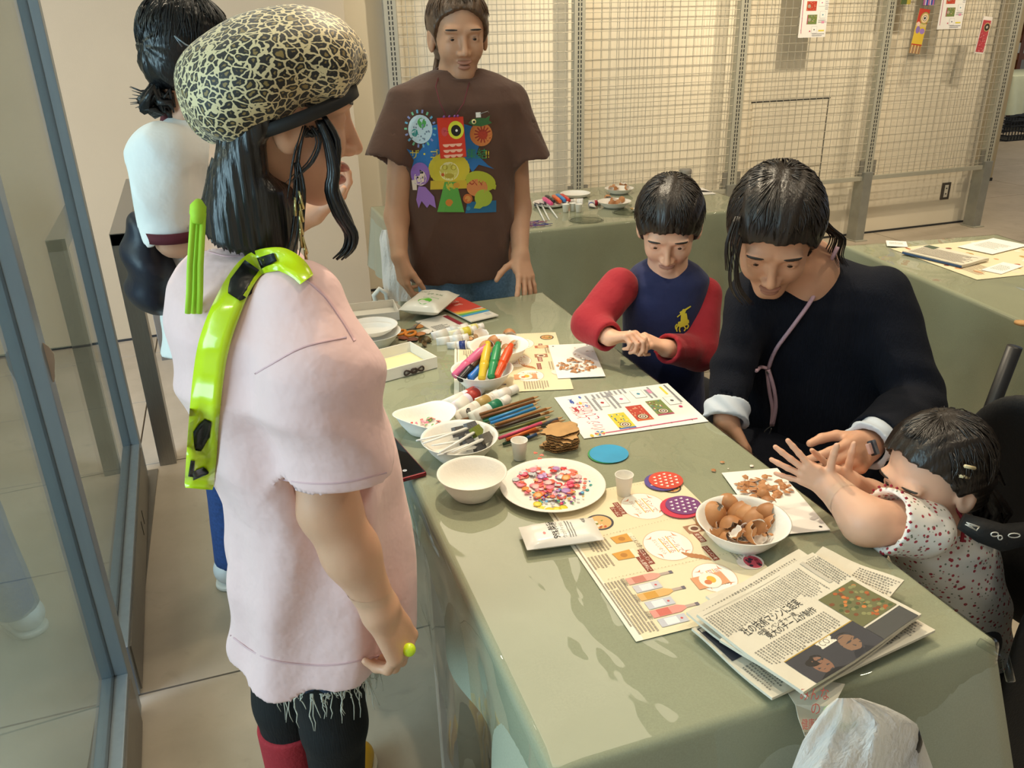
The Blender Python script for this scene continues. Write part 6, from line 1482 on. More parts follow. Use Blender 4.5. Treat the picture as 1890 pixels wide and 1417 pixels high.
for k, (x, y) in enumerate(((1333, 853), (1317, 868), (1388, 860), (1344, 865))):
    p = atz(x, y, ZT); o = link('eggshell_chip', CHIPS[k if k < 2 else 8], None, None, (p[0], p[1], ZT+.001), (0, 0, k)); tag(o, ('tan eggshell chip lying alone on the green cloth, farther of two', 'tan eggshell chip lying alone on the green cloth, nearer of two', 'white eggshell sliver lying on green cloth by the toddler card', 'tiny white eggshell crumb on green cloth')[k], 'eggshell')
    if k == 3: o.scale = (.4, .4, .4)
# --- eggshell halves
def half_shell(seed, r=.021, depth=.6, squash=1.15):
    R = random.Random(seed); n = 20; m = 7; prof = []
    jag = [R.uniform(-.28, .12) for _ in range(n)]
    vs = []; 
    for s in (0, 1):
        rr_ = r-(.0012 if s else 0)
        for i in range(m+1):
            for j in range(n):
                t = (i/m)*(pi*depth+(jag[j] if i == m else jag[j]*.5 if i == m-1 else 0)); a = 2*pi*j/n
                vs.append((rr_*sin(t)*cos(a), rr_*sin(t)*sin(a), -rr_*squash*cos(t)))
    o = (m+1)*n; f0 = [(i*n+j, (i+1)*n+j, (i+1)*n+(j+1) % n, i*n+(j+1) % n) for i in range(m) for j in range(n)]
    f1 = [(o+i*n+j, o+i*n+(j+1) % n, o+(i+1)*n+(j+1) % n, o+(i+1)*n+j) for i in range(m) for j in range(n)]+[(m*n+j, o+m*n+j, o+m*n+(j+1) % n, m*n+(j+1) % n) for j in range(n)]
    M_ = MB(); M_.add(vs, [f[::-1] for f in f0], 0, True); M_.add(vs, [f[::-1] for f in f1], 1, True); return M_
def egg(px, py, z, rot, seed, label, group=None, r=.021, depth=.6):
    p = atz(px, py, z); o = link('eggshell', half_shell(seed, r, depth).mesh('eggshell'), [(EGGB, EGGD)[seed % 2], EGGW], None, (p[0], p[1], z), rot); return tag(o, label, 'eggshell', group)
# --- bowls, plates, cups
def bowl_mesh(r, h, base=.62, rim=.006, ribs=0):
    th = .0018; prof = [(.001, 0), (r*base*.9, 0), (r*base, .002), (r*(base+.2), h*.5), (r*.94, h*.93), (r, h), (r+rim*.2, h+.0008), (r*.985, h+.0006), (r*.93, h*.93-th*.3), (r*(base+.18), h*.5+th*.4), (r*base-.002, th+.001), (.001, th)]
    w = (lambda a, i: .006*sin(a*ribs)*(1 if i in (3, 4, 8, 9) else .3)) if ribs else None
    return MB().lathe(prof, 96 if ribs else 48, wob=w)
def bowl(px, py, wpx, label, h=.042, ribs=0, material=None, sy=1.0, group=None, z=ZT, name='paper_bowl', base=.62, wob=None, cat='bowl'):
    c = atz(px, py, z+h); r = wpx/2*pxsize(c)*.985
    o = bowl_mesh(r, h, base, ribs=ribs).build(name, material or WHITEP, None, (c[0], c[1], z)); o.scale = (1, sy, 1)
    return tag(o, label, cat, group), c, r
bowl(871, 872, 130, 'empty round white paper bowl at the left edge of the table', .045, material=WHITEP)
b_, c_, r_ = bowl(848, 806, 144, 'white ribbed paper bowl holding foam brushes', .042, ribs=44)
b2, c2, r2 = bowl(784, 763, 108, 'white ribbed paper bowl with a bent rim holding sequin scraps', .040, ribs=44)
for v in b2.data.vertices:
    a = atan2(v.co.y, v.co.x); v.co.x *= 1+.10*cos(2*a+.6)*min(1, v.co.z/.03); v.co.y *= 1+.06*sin(3*a)*min(1, v.co.z/.03); v.co.z += .006*sin(2*a+1)*min(1, v.co.z/.04)
b3, c3, r3 = bowl(890, 680, 116, 'white paper bowl full of thick markers', .042)
b4, c4, r4 = bowl(921, 636, 112, 'white paper bowl of eggshells behind the markers', .042)
b5, c5, r5 = bowl(686, 612, 108, 'lower of two stacked white paper bowls by the cardboard trays', .038)
b6, c6, r6 = bowl(686, 600, 96, 'upper white paper bowl nested in another by the cardboard trays', .022, z=ZT+.024)
b7, c7, r7 = bowl(1372, 958, 172, 'large white paper bowl of broken brown eggshells near the newspapers', .040)
pc7 = atz(1020, 893, ZT+.012); rp = 195/2*pxsize(pc7)
pl = MB().lathe([(.001, 0), (rp*.74, 0), (rp*.80, .003), (rp*.92, .0105), (rp, .012), (rp*1.003, .0128), (rp*.995, .0132), (rp*.91, .012), (rp*.78, .0046), (rp*.72, .0018), (.001, .0018)], 64).build('paper_plate', WHITEP, None, (pc7[0], pc7[1], ZT)); tag(pl, 'large white paper plate covered with bright sequins and stickers', 'plate')
for x, y, lb in ((1151, 912, 'small white paper cup on the placemat right of the sequin plate'), (959, 846, 'small white paper cup between the pencils and the sequin plate')):
    c = atz(x, y, ZT); k = pxsize(c); MB_ = MB().lathe([(.001, .002), (.0135, .002), (.0140, 0), (.0150, 0), (.0205, .047), (.0215, .0475), (.0217, .0488), (.0205, .0492), (.0195, .0475), (.0142, .003), (.001, .003)], 36)
    o = MB_.build('paper_cup', WHITEP, None, (c[0], c[1], ZT)); o.scale = (.80, .80, .86); tag(o, lb, 'cup', 'small white paper cups')
# eggshells in the bowls (positions in photo pixels)
R = random.Random(8)
G7 = None
big = [(1312, 950, .748, (.3, .4, 0), .026, .92, 'rounded whole looking brown eggshell at left of the large bowl'), (1352, 972, .752, (2.2, .5, .5), .021, .5, 'white inside of a broken shell at front left of the large bowl'), (1345, 928, .756, (2.6, -.3, 1), .02, .5, 'upturned white lined shell at the back of the large bowl'),
       (1372, 948, .752, (.2, 1.2, .2), .026, .62, 'stacked brown shell in the middle of the large bowl'), (1384, 952, .756, (.15, 1.25, .1), .026, .60, 'second stacked brown shell in the middle of the large bowl'), (1396, 958, .758, (.1, 1.3, .0), .025, .58, 'third stacked brown shell in the middle of the large bowl'),
       (1402, 978, .760, (1.15, .2, .4), .022, .5, 'shell with white hollow facing out, at front of the large bowl'), (1422, 948, .754, (.2, 1.5, -.3), .024, .55, 'brown shell leaning at right of the large bowl'), (1432, 968, .748, (.6, 1.4, -.5), .022, .5, 'curled brown shell at far right of the large bowl'),
       (1378, 992, .742, (2.0, .3, .2), .018, .45, 'small broken shell at the near side of the large bowl'), (1345, 990, .740, (1.8, -.2, .9), .016, .42, 'small jagged shell at the near left of the large bowl'), (1418, 930, .752, (2.4, .4, .3), .016, .42, 'dark smeared shell piece at the back right of the large bowl')]
for i, (x, y, z, rot, r, dp, lb) in enumerate(big): egg(x, y+4, z-.013, rot, 30+i, lb, 'eggshells in the large bowl', r, dp)
for k in range(11):
    a = R.uniform(0, 6.28); egg(1372+56*sqrt(R.random())*cos(a), 966+24*sqrt(R.random())*sin(a), ZT+R.uniform(.012, .030), (R.uniform(-1.0, 1.0), R.uniform(-1.0, 1.0), R.uniform(0, 6)), 200+k, 'broken shell piece among the halves in the large bowl', 'shell pieces in the large bowl', R.uniform(.013, .019), R.uniform(.34, .46))
for i, (x, y, z, rot, r, dp, lb) in enumerate(((888, 618, .762, (.4, .1, 0), .021, .62, 'upright open eggshell at left of the far bowl'), (912, 632, .757, (.2, .9, .3), .019, .75, 'rounded brown eggshell in the middle of the far bowl'), (898, 642, .752, (.3, .6, 0), .020, .85, 'brown eggshell low at the front of the far bowl'), (940, 620, .757, (2.2, .3, 0), .019, .5, 'white lined eggshell at the back of the far bowl'), (952, 638, .748, (1.9, .2, .8), .015, .45, 'small broken eggshell at right of the far bowl'), (935, 645, .746, (2.4, .2, .5), .014, .45, 'small broken eggshell at the front right of the far bowl'))):
    egg(x, y, z, rot, 50+i, lb, 'eggshells in the far bowl', r, dp)
chips(12, 948, 640, 16, 8, ZT+.018, 'eggshell crumb in the far bowl of shells', 'crumbs in the far bowl', 12, .006, .35)
chips(16, 1385, 985, 45, 10, ZT+.012, 'eggshell crumb at the bottom of the large bowl', 'crumbs in the large bowl', 13, .006, .3)
egg(1408, 915, ZT+.008, (pi, .2, .2), 70, 'rounded brown shell cap lying on the toddler card', None, .012, .5)
# --- sequins
SC = {n: mat('sequin_'+n, c, .3, var=.03, coat=.3) for n, c in dict(pink='f08aa0', rose='e0406a', coral='f0705a', red='dc2f2c', pale='f6c4c4', lilac='b98ac8', silver='c9ccd2', yellow='f2d93a', blue='4aa0d8', teal='2c9a94', orange='f09a4a', purple='7a4a9a', gold='d8b45a', green='6ab06a').items()}
def disc(r, n=14, th=.0007): return MB().lathe([(.0001, 0), (r, 0), (r, th), (r*.5, th*1.4), (.0001, th*1.2)], n).mesh('sequin')
def heart(r): return MB().prism([(r*.062*16*sin(t)**3, r*.062*(13*cos(t)-5*cos(2*t)-2*cos(3*t)-cos(4*t))) for t in [2*pi*i/18 for i in range(18)]], 0, .0008).mesh('sequin')
def star(r): return MB().prism([(r*(1 if i % 2 == 0 else .5)*cos(pi*i/5), r*(1 if i % 2 == 0 else .5)*sin(pi*i/5)) for i in range(10)], 0, .0008).mesh('sequin')
shapes = {}
def sequin(px, py, kind, r, colr, z=ZT+.003, tilt=.12):
    key = (kind, round(r, 4), colr)
    if key not in shapes: me = {'disc': disc, 'heart': heart, 'star': star}[kind](r); me.materials.append(SC[colr]); shapes[key] = me
    p = atz(px, py, z); o = link('sequin', shapes[key], None, None, (p[0], p[1], z), (R.uniform(-tilt, tilt), R.uniform(-tilt, tilt), R.uniform(0, 6)))
    nm = {'disc': 'round', 'heart': 'heart shaped', 'star': 'star shaped'}[kind]
    return tag(o, '%s %s sequin lying on the large paper plate' % (colr, nm), 'sequin', '%s %s sequins on the plate' % (colr, nm))
for k in range(120):
    a, q = R.uniform(0, 6.28), sqrt(R.random()); x, y = 1010+62*q*cos(a), 886+34*q*sin(a)-max(0, q*cos(a))*-4
    sequin(x, y, R.choices(['disc', 'heart', 'star'], [7, 2, 1])[0], R.choice([.005, .0072, .009]), R.choices(['pink', 'rose', 'coral', 'pale', 'lilac', 'silver', 'red', 'orange'], [8, 4, 7, 5, 3, 3, 3, 1])[0], ZT+.0035+R.random()*.004)
for k in range(70):
    a, q = R.uniform(0, 6.28), sqrt(R.random()); sequin(1030+52*q*cos(a), 916+15*q*sin(a), 'disc', R.choice([.0022, .003, .0036]), R.choice(['silver', 'purple', 'lilac', 'teal', 'gold', 'green', 'blue', 'rose']), ZT+.004+R.random()*.003)
for i, (x, y) in enumerate(((1043, 859), (1053, 861), (1063, 864))): sequin(x, y, 'disc', .0036, 'red', tilt=0)
for i, (x, y) in enumerate(((1041, 866), (1050, 868), (1059, 870))): sequin(x, y, 'disc', .0034, 'blue', tilt=0)
for i, (x, y) in enumerate(((1090, 882), (1090, 888), (1091, 895), (1084, 904))): sequin(x, y, 'disc', .0036, ('blue', 'blue', 'teal', 'teal')[i], tilt=0)
for i, (x, y) in enumerate(((1051, 882), (1065, 886), (1050, 893), (1065, 896), (1040, 900), (1080, 884), (1079, 892), (1078, 900))): sequin(x, y, 'disc', .0062 if i < 5 else .0036, ('pink', 'pale', 'pale', 'coral', 'pale', 'coral', 'coral', 'coral')[i], ZT+.006, tilt=.05)
for i, (x, y) in enumerate(((1000, 937), (1014, 941), (1028, 940), (1040, 937), (992, 930))): sequin(x, y, 'disc' if i else 'star', .008, 'yellow', ZT+.010 if y > 938 else ZT+.006, tilt=.05)
for x, y in ((988, 836), (1000, 840), (996, 846)): sequin(x, y, 'heart', .0045, 'coral', ZT+.013)
for k in range(26):
    a, q = R.uniform(0, 6.28), sqrt(R.random()); o = sequin(785+30*q*cos(a), 778+8*q*sin(a), R.choice(['disc', 'heart']), R.choice([.003, .004, .006]), R.choice(['pale', 'coral', 'silver', 'green', 'red', 'gold', 'pink']), ZT+.004+R.random()*.006, .5)
    o['label'] = o['label'].replace('the large paper plate', 'the bent ribbed bowl'); o['group'] = o['group'].replace('the plate', 'the bent bowl')
# ------------------------------------------------------------ pens, paints, tools, packs
def axis_thing(name, pa, pb, label, cat, group=None):
    pa = Vector(pa); pb = Vector(pb); e = empty(name, pa, label, cat, group); d = pb-pa
    e.rotation_mode = 'QUATERNION'; e.rotation_quaternion = Vector((0, 0, 1)).rotation_difference(d); return e, d.length
def lathe_part(e, name, prof, material, n=16, flat=None):
    m = MB().lathe(prof, n); 
    if flat: m.v = [(v[0], v[1]*flat(v[2]), v[2]) for v in m.v]
    return m.build(name, material, e)
def marker(pa, pb, colr, label, cap_col=None, r=.0112, group='thick markers'):
    e, L = axis_thing('marker', pa, pb, label, 'marker', group)
    lathe_part(e, 'barrel', [(.0001, .04), (r*.9, .04), (r, .044), (r, L-.022), (r*.72, L-.012), (r*.6, L), (.0001, L)], cm(colr, .35))
    cap = lathe_part(e, 'cap', [(.0001, 0), (r*.78, 0), (r*.82, .002), (r*.9, .03), (r*1.04, .036), (r*1.04, .048), (.0001, .048)], cm(cap_col or colr, .3))
    lathe_part(cap, 'cap_plug', [(.0001, -.0006), (r*.5, -.0006), (r*.55, .001), (.0001, .001)], cm('101418', .4)) if False else None
    MB().box((-r*.6, r*.70, L*.55), (r*.6, r*1.02, L*.55+.028)).build('label', cm('ddd6c8', .5), e)
    return e
mk = [((838, 694), .760, (888, 648), .800, 'd9638a', 'pink marker at left of the marker bowl', None), ((849, 700), .758, (884, 662), .782, '4a3020', 'brown marker under the pink one in the marker bowl', '17181c'), ((868, 698), .757, (892, 672), .768, '2e74c8', 'blue marker with its cap end facing out of the bowl', None),
      ((889, 699), .760, (898, 648), .800, 'd9b62e', 'yellow marker in the middle of the marker bowl', None), ((906, 696), .762, (919, 636), .806, '1f8a52', 'green marker in the marker bowl, the tallest', None), ((916, 696), .760, (942, 640), .800, 'e0501f', 'orange marker at right of the marker bowl', None)]
for a, za, b, zb, c, lb, cc in mk:
    pa, pb = Vector(atz(*a, za)), Vector(atz(*b, zb)); d = (pb-pa).normalized(); marker(pa, pa+d*max(.115, (pb-pa).length), c, lb, cc)
def paint_tube(pa, pb, band, label, body='e9e6e2', cap='efece8', w_=.025, badge=False, group='paint tubes'):
    e, L = axis_thing('paint_tube', pa, pb, label, 'paint tube', group); r = w_*.55; Lb = L*.80
    fl = lambda z: .12+.88*min(1, max(0, z/Lb)**.8)
    m = MB().lathe([(.0001, 0), (r*1.22, 0), (r*1.2, .006), (r*1.05, Lb*.6), (r, Lb*.97), (r*.5, Lb), (.0001, Lb)], 18); m.v = [(v[0], v[1]*fl(v[2]), v[2]) for v in m.v]; m.build('tube_body', cm(body, .35), e)
    m = MB().lathe([(r*1.065, Lb*.62), (r*1.02, Lb*.92)], 18); m.v = [(v[0]*1.01, v[1]*fl(v[2])*1.015, v[2]) for v in m.v]; m.build('colour_band', cm(band, .4), e)
    m = MB().lathe([(r*1.13, Lb*.12), (r*1.09, Lb*.5)], 18); m.v = [(v[0]*1.01, v[1]*fl(v[2])*1.02, v[2]) for v in m.v]; m.build('paper_label', cm('f0ece4', .5), e)
    lathe_part(e, 'cap', [(.0001, Lb), (r*.78, Lb), (r*.82, Lb+.004), (r*.80, L), (.0001, L)], cm(cap, .35), 14)
    if badge:
        M = None
        for s in (-1, 1):
            zb_ = Lb*.32; y = s*r*1.1*fl(zb_)*1.06
            p = Print(0); p.ell(0, 0, .0085, .0085, '17171a', 24)
            for i, t in enumerate(('PEARL', 'ACRYLIC', 'PAINT')): p.text(t, -.006, .0028-.0036*i, .0034, 'f2efe8', width=.012)
            o = p.build(e, 'round_badge'); o.location = (0, y, zb_); o.rotation_euler = (radians(90) if s < 0 else radians(-90), 0, 0)
    return e
zt = ZT+.008
for a, b, c, lb, bg_, bd in (((818, 752), (906, 708), 'e05a4a', 'coral paint tube at the back of the near tube pile', 'e6e9ee', False), ((836, 757), (893, 714), 'b3362e', 'red labelled paint tube left in the near tube pile', 'dfd6e8', False), ((842, 774), (918, 726), 'b89a5c', 'gold banded paint tube with round black badge', 'ece7dc', True), ((868, 775), (938, 736), '1f7a58', 'green banded paint tube beside the pencils', 'dfe6e2', False), ((880, 748), (953, 717), 'efe8e0', 'white paint tube with red cap mark at right of the near pile', 'efe9e2', False),
                                 ((798, 624), (862, 602), 'd8d8d4', 'white paint tube with dark oval badge at far left of the far pile', 'e6e8ea', False), ((806, 634), (864, 622), 'e2e2de', 'white paint tube lying flat in front of the far pile', 'e9e9e6', False), ((830, 622), (878, 607), 'e0cf4a', 'yellow banded paint tube in the far pile', 'efe9c8', False), ((846, 614), (892, 602), 'e6dc8a', 'pale yellow paint tube behind the far bowl', 'efeada', False), ((826, 640), (872, 636), '2a3a80', 'clear paint tube with navy end beside the far bowl', 'e4e4e6', False)):
    za = ZT+(.004 if a[1] > 640 else .003)
    paint_tube(atz(*a, za), atz(*b, ZT+.0095), c, lb, bg_, badge=bd)
# pencils
def pencil(a, b, z, colr, label, tip=True):
    pa, pb = atz(*a, z), atz(*b, z+.002); e, L = axis_thing('colour_pencil', pa, pb, label, 'pencil', 'colour pencils in a row'); r = .0036
    lathe_part(e, 'barrel', [(.0001, 0), (r, 0), (r, L-.016)], cm(colr, .4), 6); lathe_part(e, 'wood_tip', [(r, L-.016), (.0011, L-.003)], cm('c99a66', .7), 8); lathe_part(e, 'lead', [(.0012, L-.0034), (.0001, L)], cm(colr, .6), 6)
s_ = .2647; q = lambda x, y: (700+s_*x, 700+s_*y)
for i, (x0, y0, x1, y1, z, c, lb) in enumerate(((700, 245, 1115, 118, .010, '8a5a2c', 'brown pencil, farthest in the row'), (712, 266, 1124, 140, .010, '7a4a24', 'darker brown pencil, second farthest in the row'), (720, 278, 1010, 200, .004, '2a5a3a', 'dark green pencil beneath the farthest brown pencils'), (768, 282, 1110, 164, .012, '3a8ac0', 'light blue pencil, farther of the two blue ones'), (778, 304, 1128, 188, .011, '2f86c8', 'bright blue pencil, nearer of the two blue ones'), (808, 318, 1205, 194, .012, '9a6430', 'brown pencil just below the bright blue one'), (806, 345, 1162, 234, .010, '3a2418', 'blackish brown pencil in the middle of the row'), (826, 334, 1222, 218, .004, 'a06a34', 'tan brown pencil in the middle of the row'), (838, 372, 1196, 258, .010, '6a7034', 'olive pencil above the pink one'), (834, 412, 1172, 288, .012, 'e0557a', 'pink pencil in the row'), (878, 404, 1284, 262, .005, '5a6068', 'grey pencil beneath the pink one'), (888, 420, 1132, 328, .012, 'd8692a', 'orange pencil in the row'), (925, 418, 1150, 340, .004, 'a05428', 'rust brown pencil next to the orange one'), (1030, 408, 1140, 366, .006, '2f4a70', 'navy pencil stub beside the paper cup'), (864, 452, 1090, 375, .004, '1f4030', 'black green pencil nearest the camera'), (570, 288, 760, 226, .004, '7a4e28', 'brown pencil poking out under the paint tubes'), (725, 296, 900, 246, .004, '2c6a40', 'green pencil under the row at left'), (1040, 330, 1300, 282, .003, '8a5a34', 'brown pencil under the cardboard cutouts'))):
    pencil(q(x0, y0), q(x1, y1), ZT+z, c, lb)
# foam brushes
def brush(a, za, b, zb, colr, label, group='foam brushes in the ribbed bowl'):
    pa, pb = Vector(atz(*a, za)), Vector(atz(*b, zb)); e, L = axis_thing('foam_brush', pa, pb, label, 'brush', group)
    MB().tube([(0, 0, 0), (0, 0, L*.5), (0, 0, L-.020)], [.0030, .0046, .0062], 8, flat=.6).build('handle', cm('efeee9', .35), e)
    m = MB(); m.prism([(-.0105, 0), (.0105, 0), (.0105, .020), (.004, .028), (-.0105, .024)], -.006, .006, M=Matrix.Translation((0, 0, L-.022)) @ Matrix.Rotation(radians(90), 4, 'X')); m.build('foam_head', mat('foam_'+colr, colr, .95, var=.15, bump=.3, bscale=300), e)
for a, za, b, zb, c, lb in (((769, 813), .772, (852, 795), .748, '6c6c6e', 'foam brush with grey head, farthest left'), ((781, 818), .770, (875, 786), .758, '76767a', 'foam brush with light grey head at the back'), ((798, 822), .768, (866, 812), .745, '5a5a5c', 'foam brush lying low across the bowl'), ((812, 835), .772, (884, 793), .762, '7a8436', 'foam brush with mossy green stained head'), ((820, 836), .770, (872, 818), .748, '666668', 'foam brush with handle over the front rim'), ((836, 834), .768, (902, 806), .756, '706c64', 'foam brush with taupe grey head at right'), ((808, 840), .770, (890, 822), .744, '4c4c4e', 'foam brush with dark head nearest the camera')):
    brush(a, za, b, zb, c, lb)
# corrugated fish cutouts
def fish_outline(seed, r=.034):
    R = random.Random(seed); pts = []
    for i in range(30):
        t = 2*pi*i/30; rr_ = r*(1+.09*sin(5*t+seed)+(.10 if i % 3 == 0 and i < 15 else 0)+(.16 if i in (14, 16) else 0)); pts.append((rr_*1.12*cos(t), rr_*.86*sin(t)))
    return pts
for k in range(7):
    c = atz(1038+(k % 3)*2-2, 822-(k % 2), ZT); z0 = ZT+k*.0056+.0004
    e = empty('card_cutout', (c[0], c[1], z0), 'brown corrugated fish shaped cutout, %s of the stack' % ('bottom', 'second from bottom', 'third from bottom', 'middle', 'third from top', 'second from top', 'top')[k], 'cutout', 'stack of card cutouts', rz=.35*k if k < 6 else .2)
    pts = fish_outline(k); MB().prism(pts, .0042, .0050).build('top_liner', KRAFT, e); MB().prism(pts, 0, .0008).build('bottom_liner', KRAFT, e)
    fl_ = MB()
    for i in range(30):
        p, q2 = pts[i], pts[(i+1) % 30]; a = Vector((p[0]*.97, p[1]*.97, .0010)); b = Vector((q2[0]*.97, q2[1]*.97, .0040)); fl_.tube([a, b, Vector((q2[0]*.97, q2[1]*.97, .0010))], .0007, 4)
    tag(fl_.build('flute', mat('dark_flute', '5a4630', .8), e), kind='stuff')
# paper discs
def paper_disc(px, py, wpx, z, colr, label, hearts=None, sq=.96, th=.0006, rz=.2):
    c = atz(px, py, z); r = wpx/2*pxsize(c); e = empty('paper_disc', (c[0], c[1], z), label, 'disc', rz=rz)
    MB().lathe([(.0001, 0), (r, 0), (r, th), (.0001, th)], 40, smooth=False).build('disc', cm(colr, .55), e).scale = (1, sq, 1)
    if hearts:
        p = Print(th+.0001); n = int(r/.0085)+1
        for i in range(-n, n+1):
            for j in range(-n, n+1):
                x, y = i*.0118+(j % 2)*.0059, j*.0100
                if hypot(x, y) < r-.005:
                    s = .0032; p.poly([(x+s*.062*16*sin(t)**3, y+s*.062*(13*cos(t)-5*cos(2*t)-2*cos(3*t)-cos(4*t))) for t in [2*pi*u/14 for u in range(14)]], hearts)
        p.build(e).scale = (1, sq, 1)
    return e
paper_disc(1121, 838, 73, ZT, '3a9a50', 'green paper disc just showing under the blue disc'); paper_disc(1124, 837, 73, ZT+.0008, '2fa0d2', 'plain bright blue paper disc beside the cutout stack')
paper_disc(1222, 889, 66, ZT+.0030, '5a4a98', 'violet paper disc with white hearts under the red one', 'f4efe8'); paper_disc(1229, 886, 64, ZT+.0040, 'd84a34', 'red paper disc with white hearts on the placemat', 'f6efe6')
paper_disc(1256, 936, 76, ZT+.0030, 'd2304e', 'plain crimson paper disc under the magenta heart disc'); paper_disc(1261, 932, 66, ZT+.0040, '7a3a7c', 'magenta purple paper disc with white hearts', 'f4e6ee')
# wet wipes pack
def pack(name, cs, z, h, label, cat, material, draw, seal=.012):
    p = [np.array(atz(x, y, z)) for x, y in cs]; ux = n_((p[1]-p[0])+(p[2]-p[3])); w_ = (np.linalg.norm(p[1]-p[0])+np.linalg.norm(p[2]-p[3]))/2; h_ = (np.linalg.norm(p[3]-p[0])+np.linalg.norm(p[2]-p[1]))/2; c = sum(p)/4
    e = empty(name, (c[0], c[1], z), label, cat, rz=atan2(ux[1], ux[0])); nx, ny = 16, 20; vs = []; fs = []
    def prof(u, v): return max(.02, (1-abs(u)**5))*min(1, (1-abs(v))*h_/2/seal)**.6
    for s in (1, -1):
        for j in range(ny+1):
            for i in range(nx+1):
                u, v = 2*i/nx-1, 2*j/ny-1; t = prof(u, v); vs.append((u*w_/2, v*h_/2, h/2+s*h/2*t*(1+.05*sin(9*u+4*v)) if s > 0 else max(0, h/2-h/2*t)))
    n = (nx+1)*(ny+1)
    for j in range(ny):
        for i in range(nx): a = j*(nx+1)+i; fs.append((a, a+1, a+nx+2, a+nx+1)); fs.append((n+a, n+a+nx+1, n+a+nx+2, n+a+1))
    o = MB().add(vs, fs, 0, True).build('film_pouch', material, e); pr = Print(.0002); draw(pr, w_, h_); pm_ = pr.mb.mesh('print')
    for v in pm_.vertices: u, t = v.co.x/(w_/2), v.co.y/(h_/2); v.co.z += h/2+h/2*prof(u, t)*(1+.05*sin(9*u+4*t))
    link('print', pm_, INK, e); return e
FILM = mat('glossy_white_film', 'f1eee6', .3, var=.01, bump=.12, bscale=25, coat=.3)
def wipes(pr, w_, h_):
    pr.text('99%', -w_*.36, .006, .0165, '161616', bold=True, width=w_*.32); pr.text('除菌', -w_*.03, .006, .0185, '161616', bold=True, width=w_*.40); pr.text('ウェットティッシュ', -w_*.36, -.005, .0085, '3a3a3a', width=w_*.62)
    pr.lines(-w_*.36, -.022, w_*.30, -.010, .0045, .0020, '7a7a7a'); pr.text('40枚', w_*.12, -.046, .0095, '3a3a3a', width=w_*.22); pr.ell(-w_*.10, .030, .0035, .0025, 'e08a8a', 10)
pack('wet_wipes_pack', [(975, 1027), (957, 984), (1093, 962), (1113, 1003)][0:1]+[(957, 984), (1093, 962), (1113, 1003)], ZT+.0022, .020, 'flat white packet of wet wipes with black lettering on the green cloth', 'wipes', FILM, lambda pr, w_, h_: wipes(pr, w_, h_), .02)
def tissue(pr, w_, h_):
    pr.text('MOIST', -w_*.38, h_*.16, .016, '6a7a5a', width=w_*.3); pr.text('99.9%', -w_*.1, h_*.05, .018, '5a7a4a', width=w_*.4); pr.text('Wet Tissue', -w_*.1, -h_*.12, .014, '5aa04a', width=w_*.4)
    pr.poly([(-w_*.42, -h_*.44), (w_*.42, -h_*.44), (w_*.44, -h_*.22), (w_*.1, -h_*.12), (-w_*.2, -h_*.28), (-w_*.44, -h_*.18)], '7cc843'); pr.ell(w_*.05, -h_*.27, w_*.16, h_*.12, '5ab82e', 20); pr.poly([(-w_*.46, -h_*.2), (-w_*.32, -h_*.14), (-w_*.32, -h_*.02), (-w_*.46, -h_*.06)], '6ab0c8')
pack('wet_tissue_pack', [(750, 585), (820, 590), (840, 556), (765, 550)], ZT+.010, .042, 'plump white and green wet tissue pack at the far end of the table', 'wipes', mat('soft_film', 'eeeadb', .35, bump=.25, bscale=18, coat=.2), tissue, .03)
# brochures
def brochure(cs, z, label, base, draw, name='brochure'):
    e, w_, h_, zz = paper(name, cs, z, base, label, 'brochure', None, .0035); pr = Print(.0040); draw(pr, w_, h_); pr.build(e); return e
def br1(pr, w_, h_):
    pr.rect(0, h_*.42, w_, h_, 'cf4a3c')
    for k, c in enumerate(('e8893a', 'e6c84a', '6ab05a', '4a9ac8')): pr.poly([(0, h_*(.42-.07*k)), (w_, h_*(.30-.03*k)), (w_, h_*(.36-.03*k)), (0, h_*(.48-.07*k))], c)
    pr.text('おりがみ', w_*.30, h_*.80, h_*.10, 'f4ece0', width=w_*.4); pr.text('100色', w_*.36, h_*.68, h_*.08, 'f4ece0', width=w_*.3); pr.rect(w_*.68, h_*.06, w_*.92, h_*.2, 'f0ece4')
    for i in range(9): pr.rect(w_*(.70+.023*i), h_*.08, w_*(.708+.023*i), h_*.18, '2a2a2a')
brochure([(843, 600), (911, 584), (858, 549), (826, 556)], ZT+.004, 'red brochure with rainbow stripes at the far end of the table', mat('glossy_cover', 'efe8da', .3, coat=.2), br1)
brochure([(800, 618), (852, 602), (830, 582), (772, 592)], ZT, 'white booklet with a dark red corner beneath the tissue pack', mat('booklet_cover', 'ece8de', .35), lambda pr, w_, h_: (pr.rect(w_*.84, 0, w_, h_*.9, '8a2030'), pr.lines(.01, .01, w_*.6, h_*.4, .008, .004, '5a5a5a')))
# cardboard trays
def tray(name, cs, z, h, label, inside):
    p = [np.array(atz(x, y, z)) for x, y in cs]; ux = n_((p[1]-p[0])+(p[2]-p[3])); w_ = (np.linalg.norm(p[1]-p[0])+np.linalg.norm(p[2]-p[3]))/2; d_ = (np.linalg.norm(p[3]-p[0])+np.linalg.norm(p[2]-p[1]))/2; c = p[1]
    e = empty(name, (c[0], c[1], z), label, 'tray', rz=atan2(ux[1], ux[0])); t = .003
    MB().box((-w_, 0, 0), (0, d_, .002)).build('tray_floor', BOARD, e)
    for lo, hi in (((-w_, 0, .002), (0, t, h)), ((-w_, d_-t, .002), (0, d_, h)), ((-w_, t, .002), (-w_+t, d_-t, h)), ((-t, t, .002), (0, d_-t, h))): MB().box(lo, hi, bev=.0006).build('tray_wall', BOARD, e)
    pr = Print(.0021); inside(pr, w_, d_); pr.build(e, 'lining'); return e, w_, d_
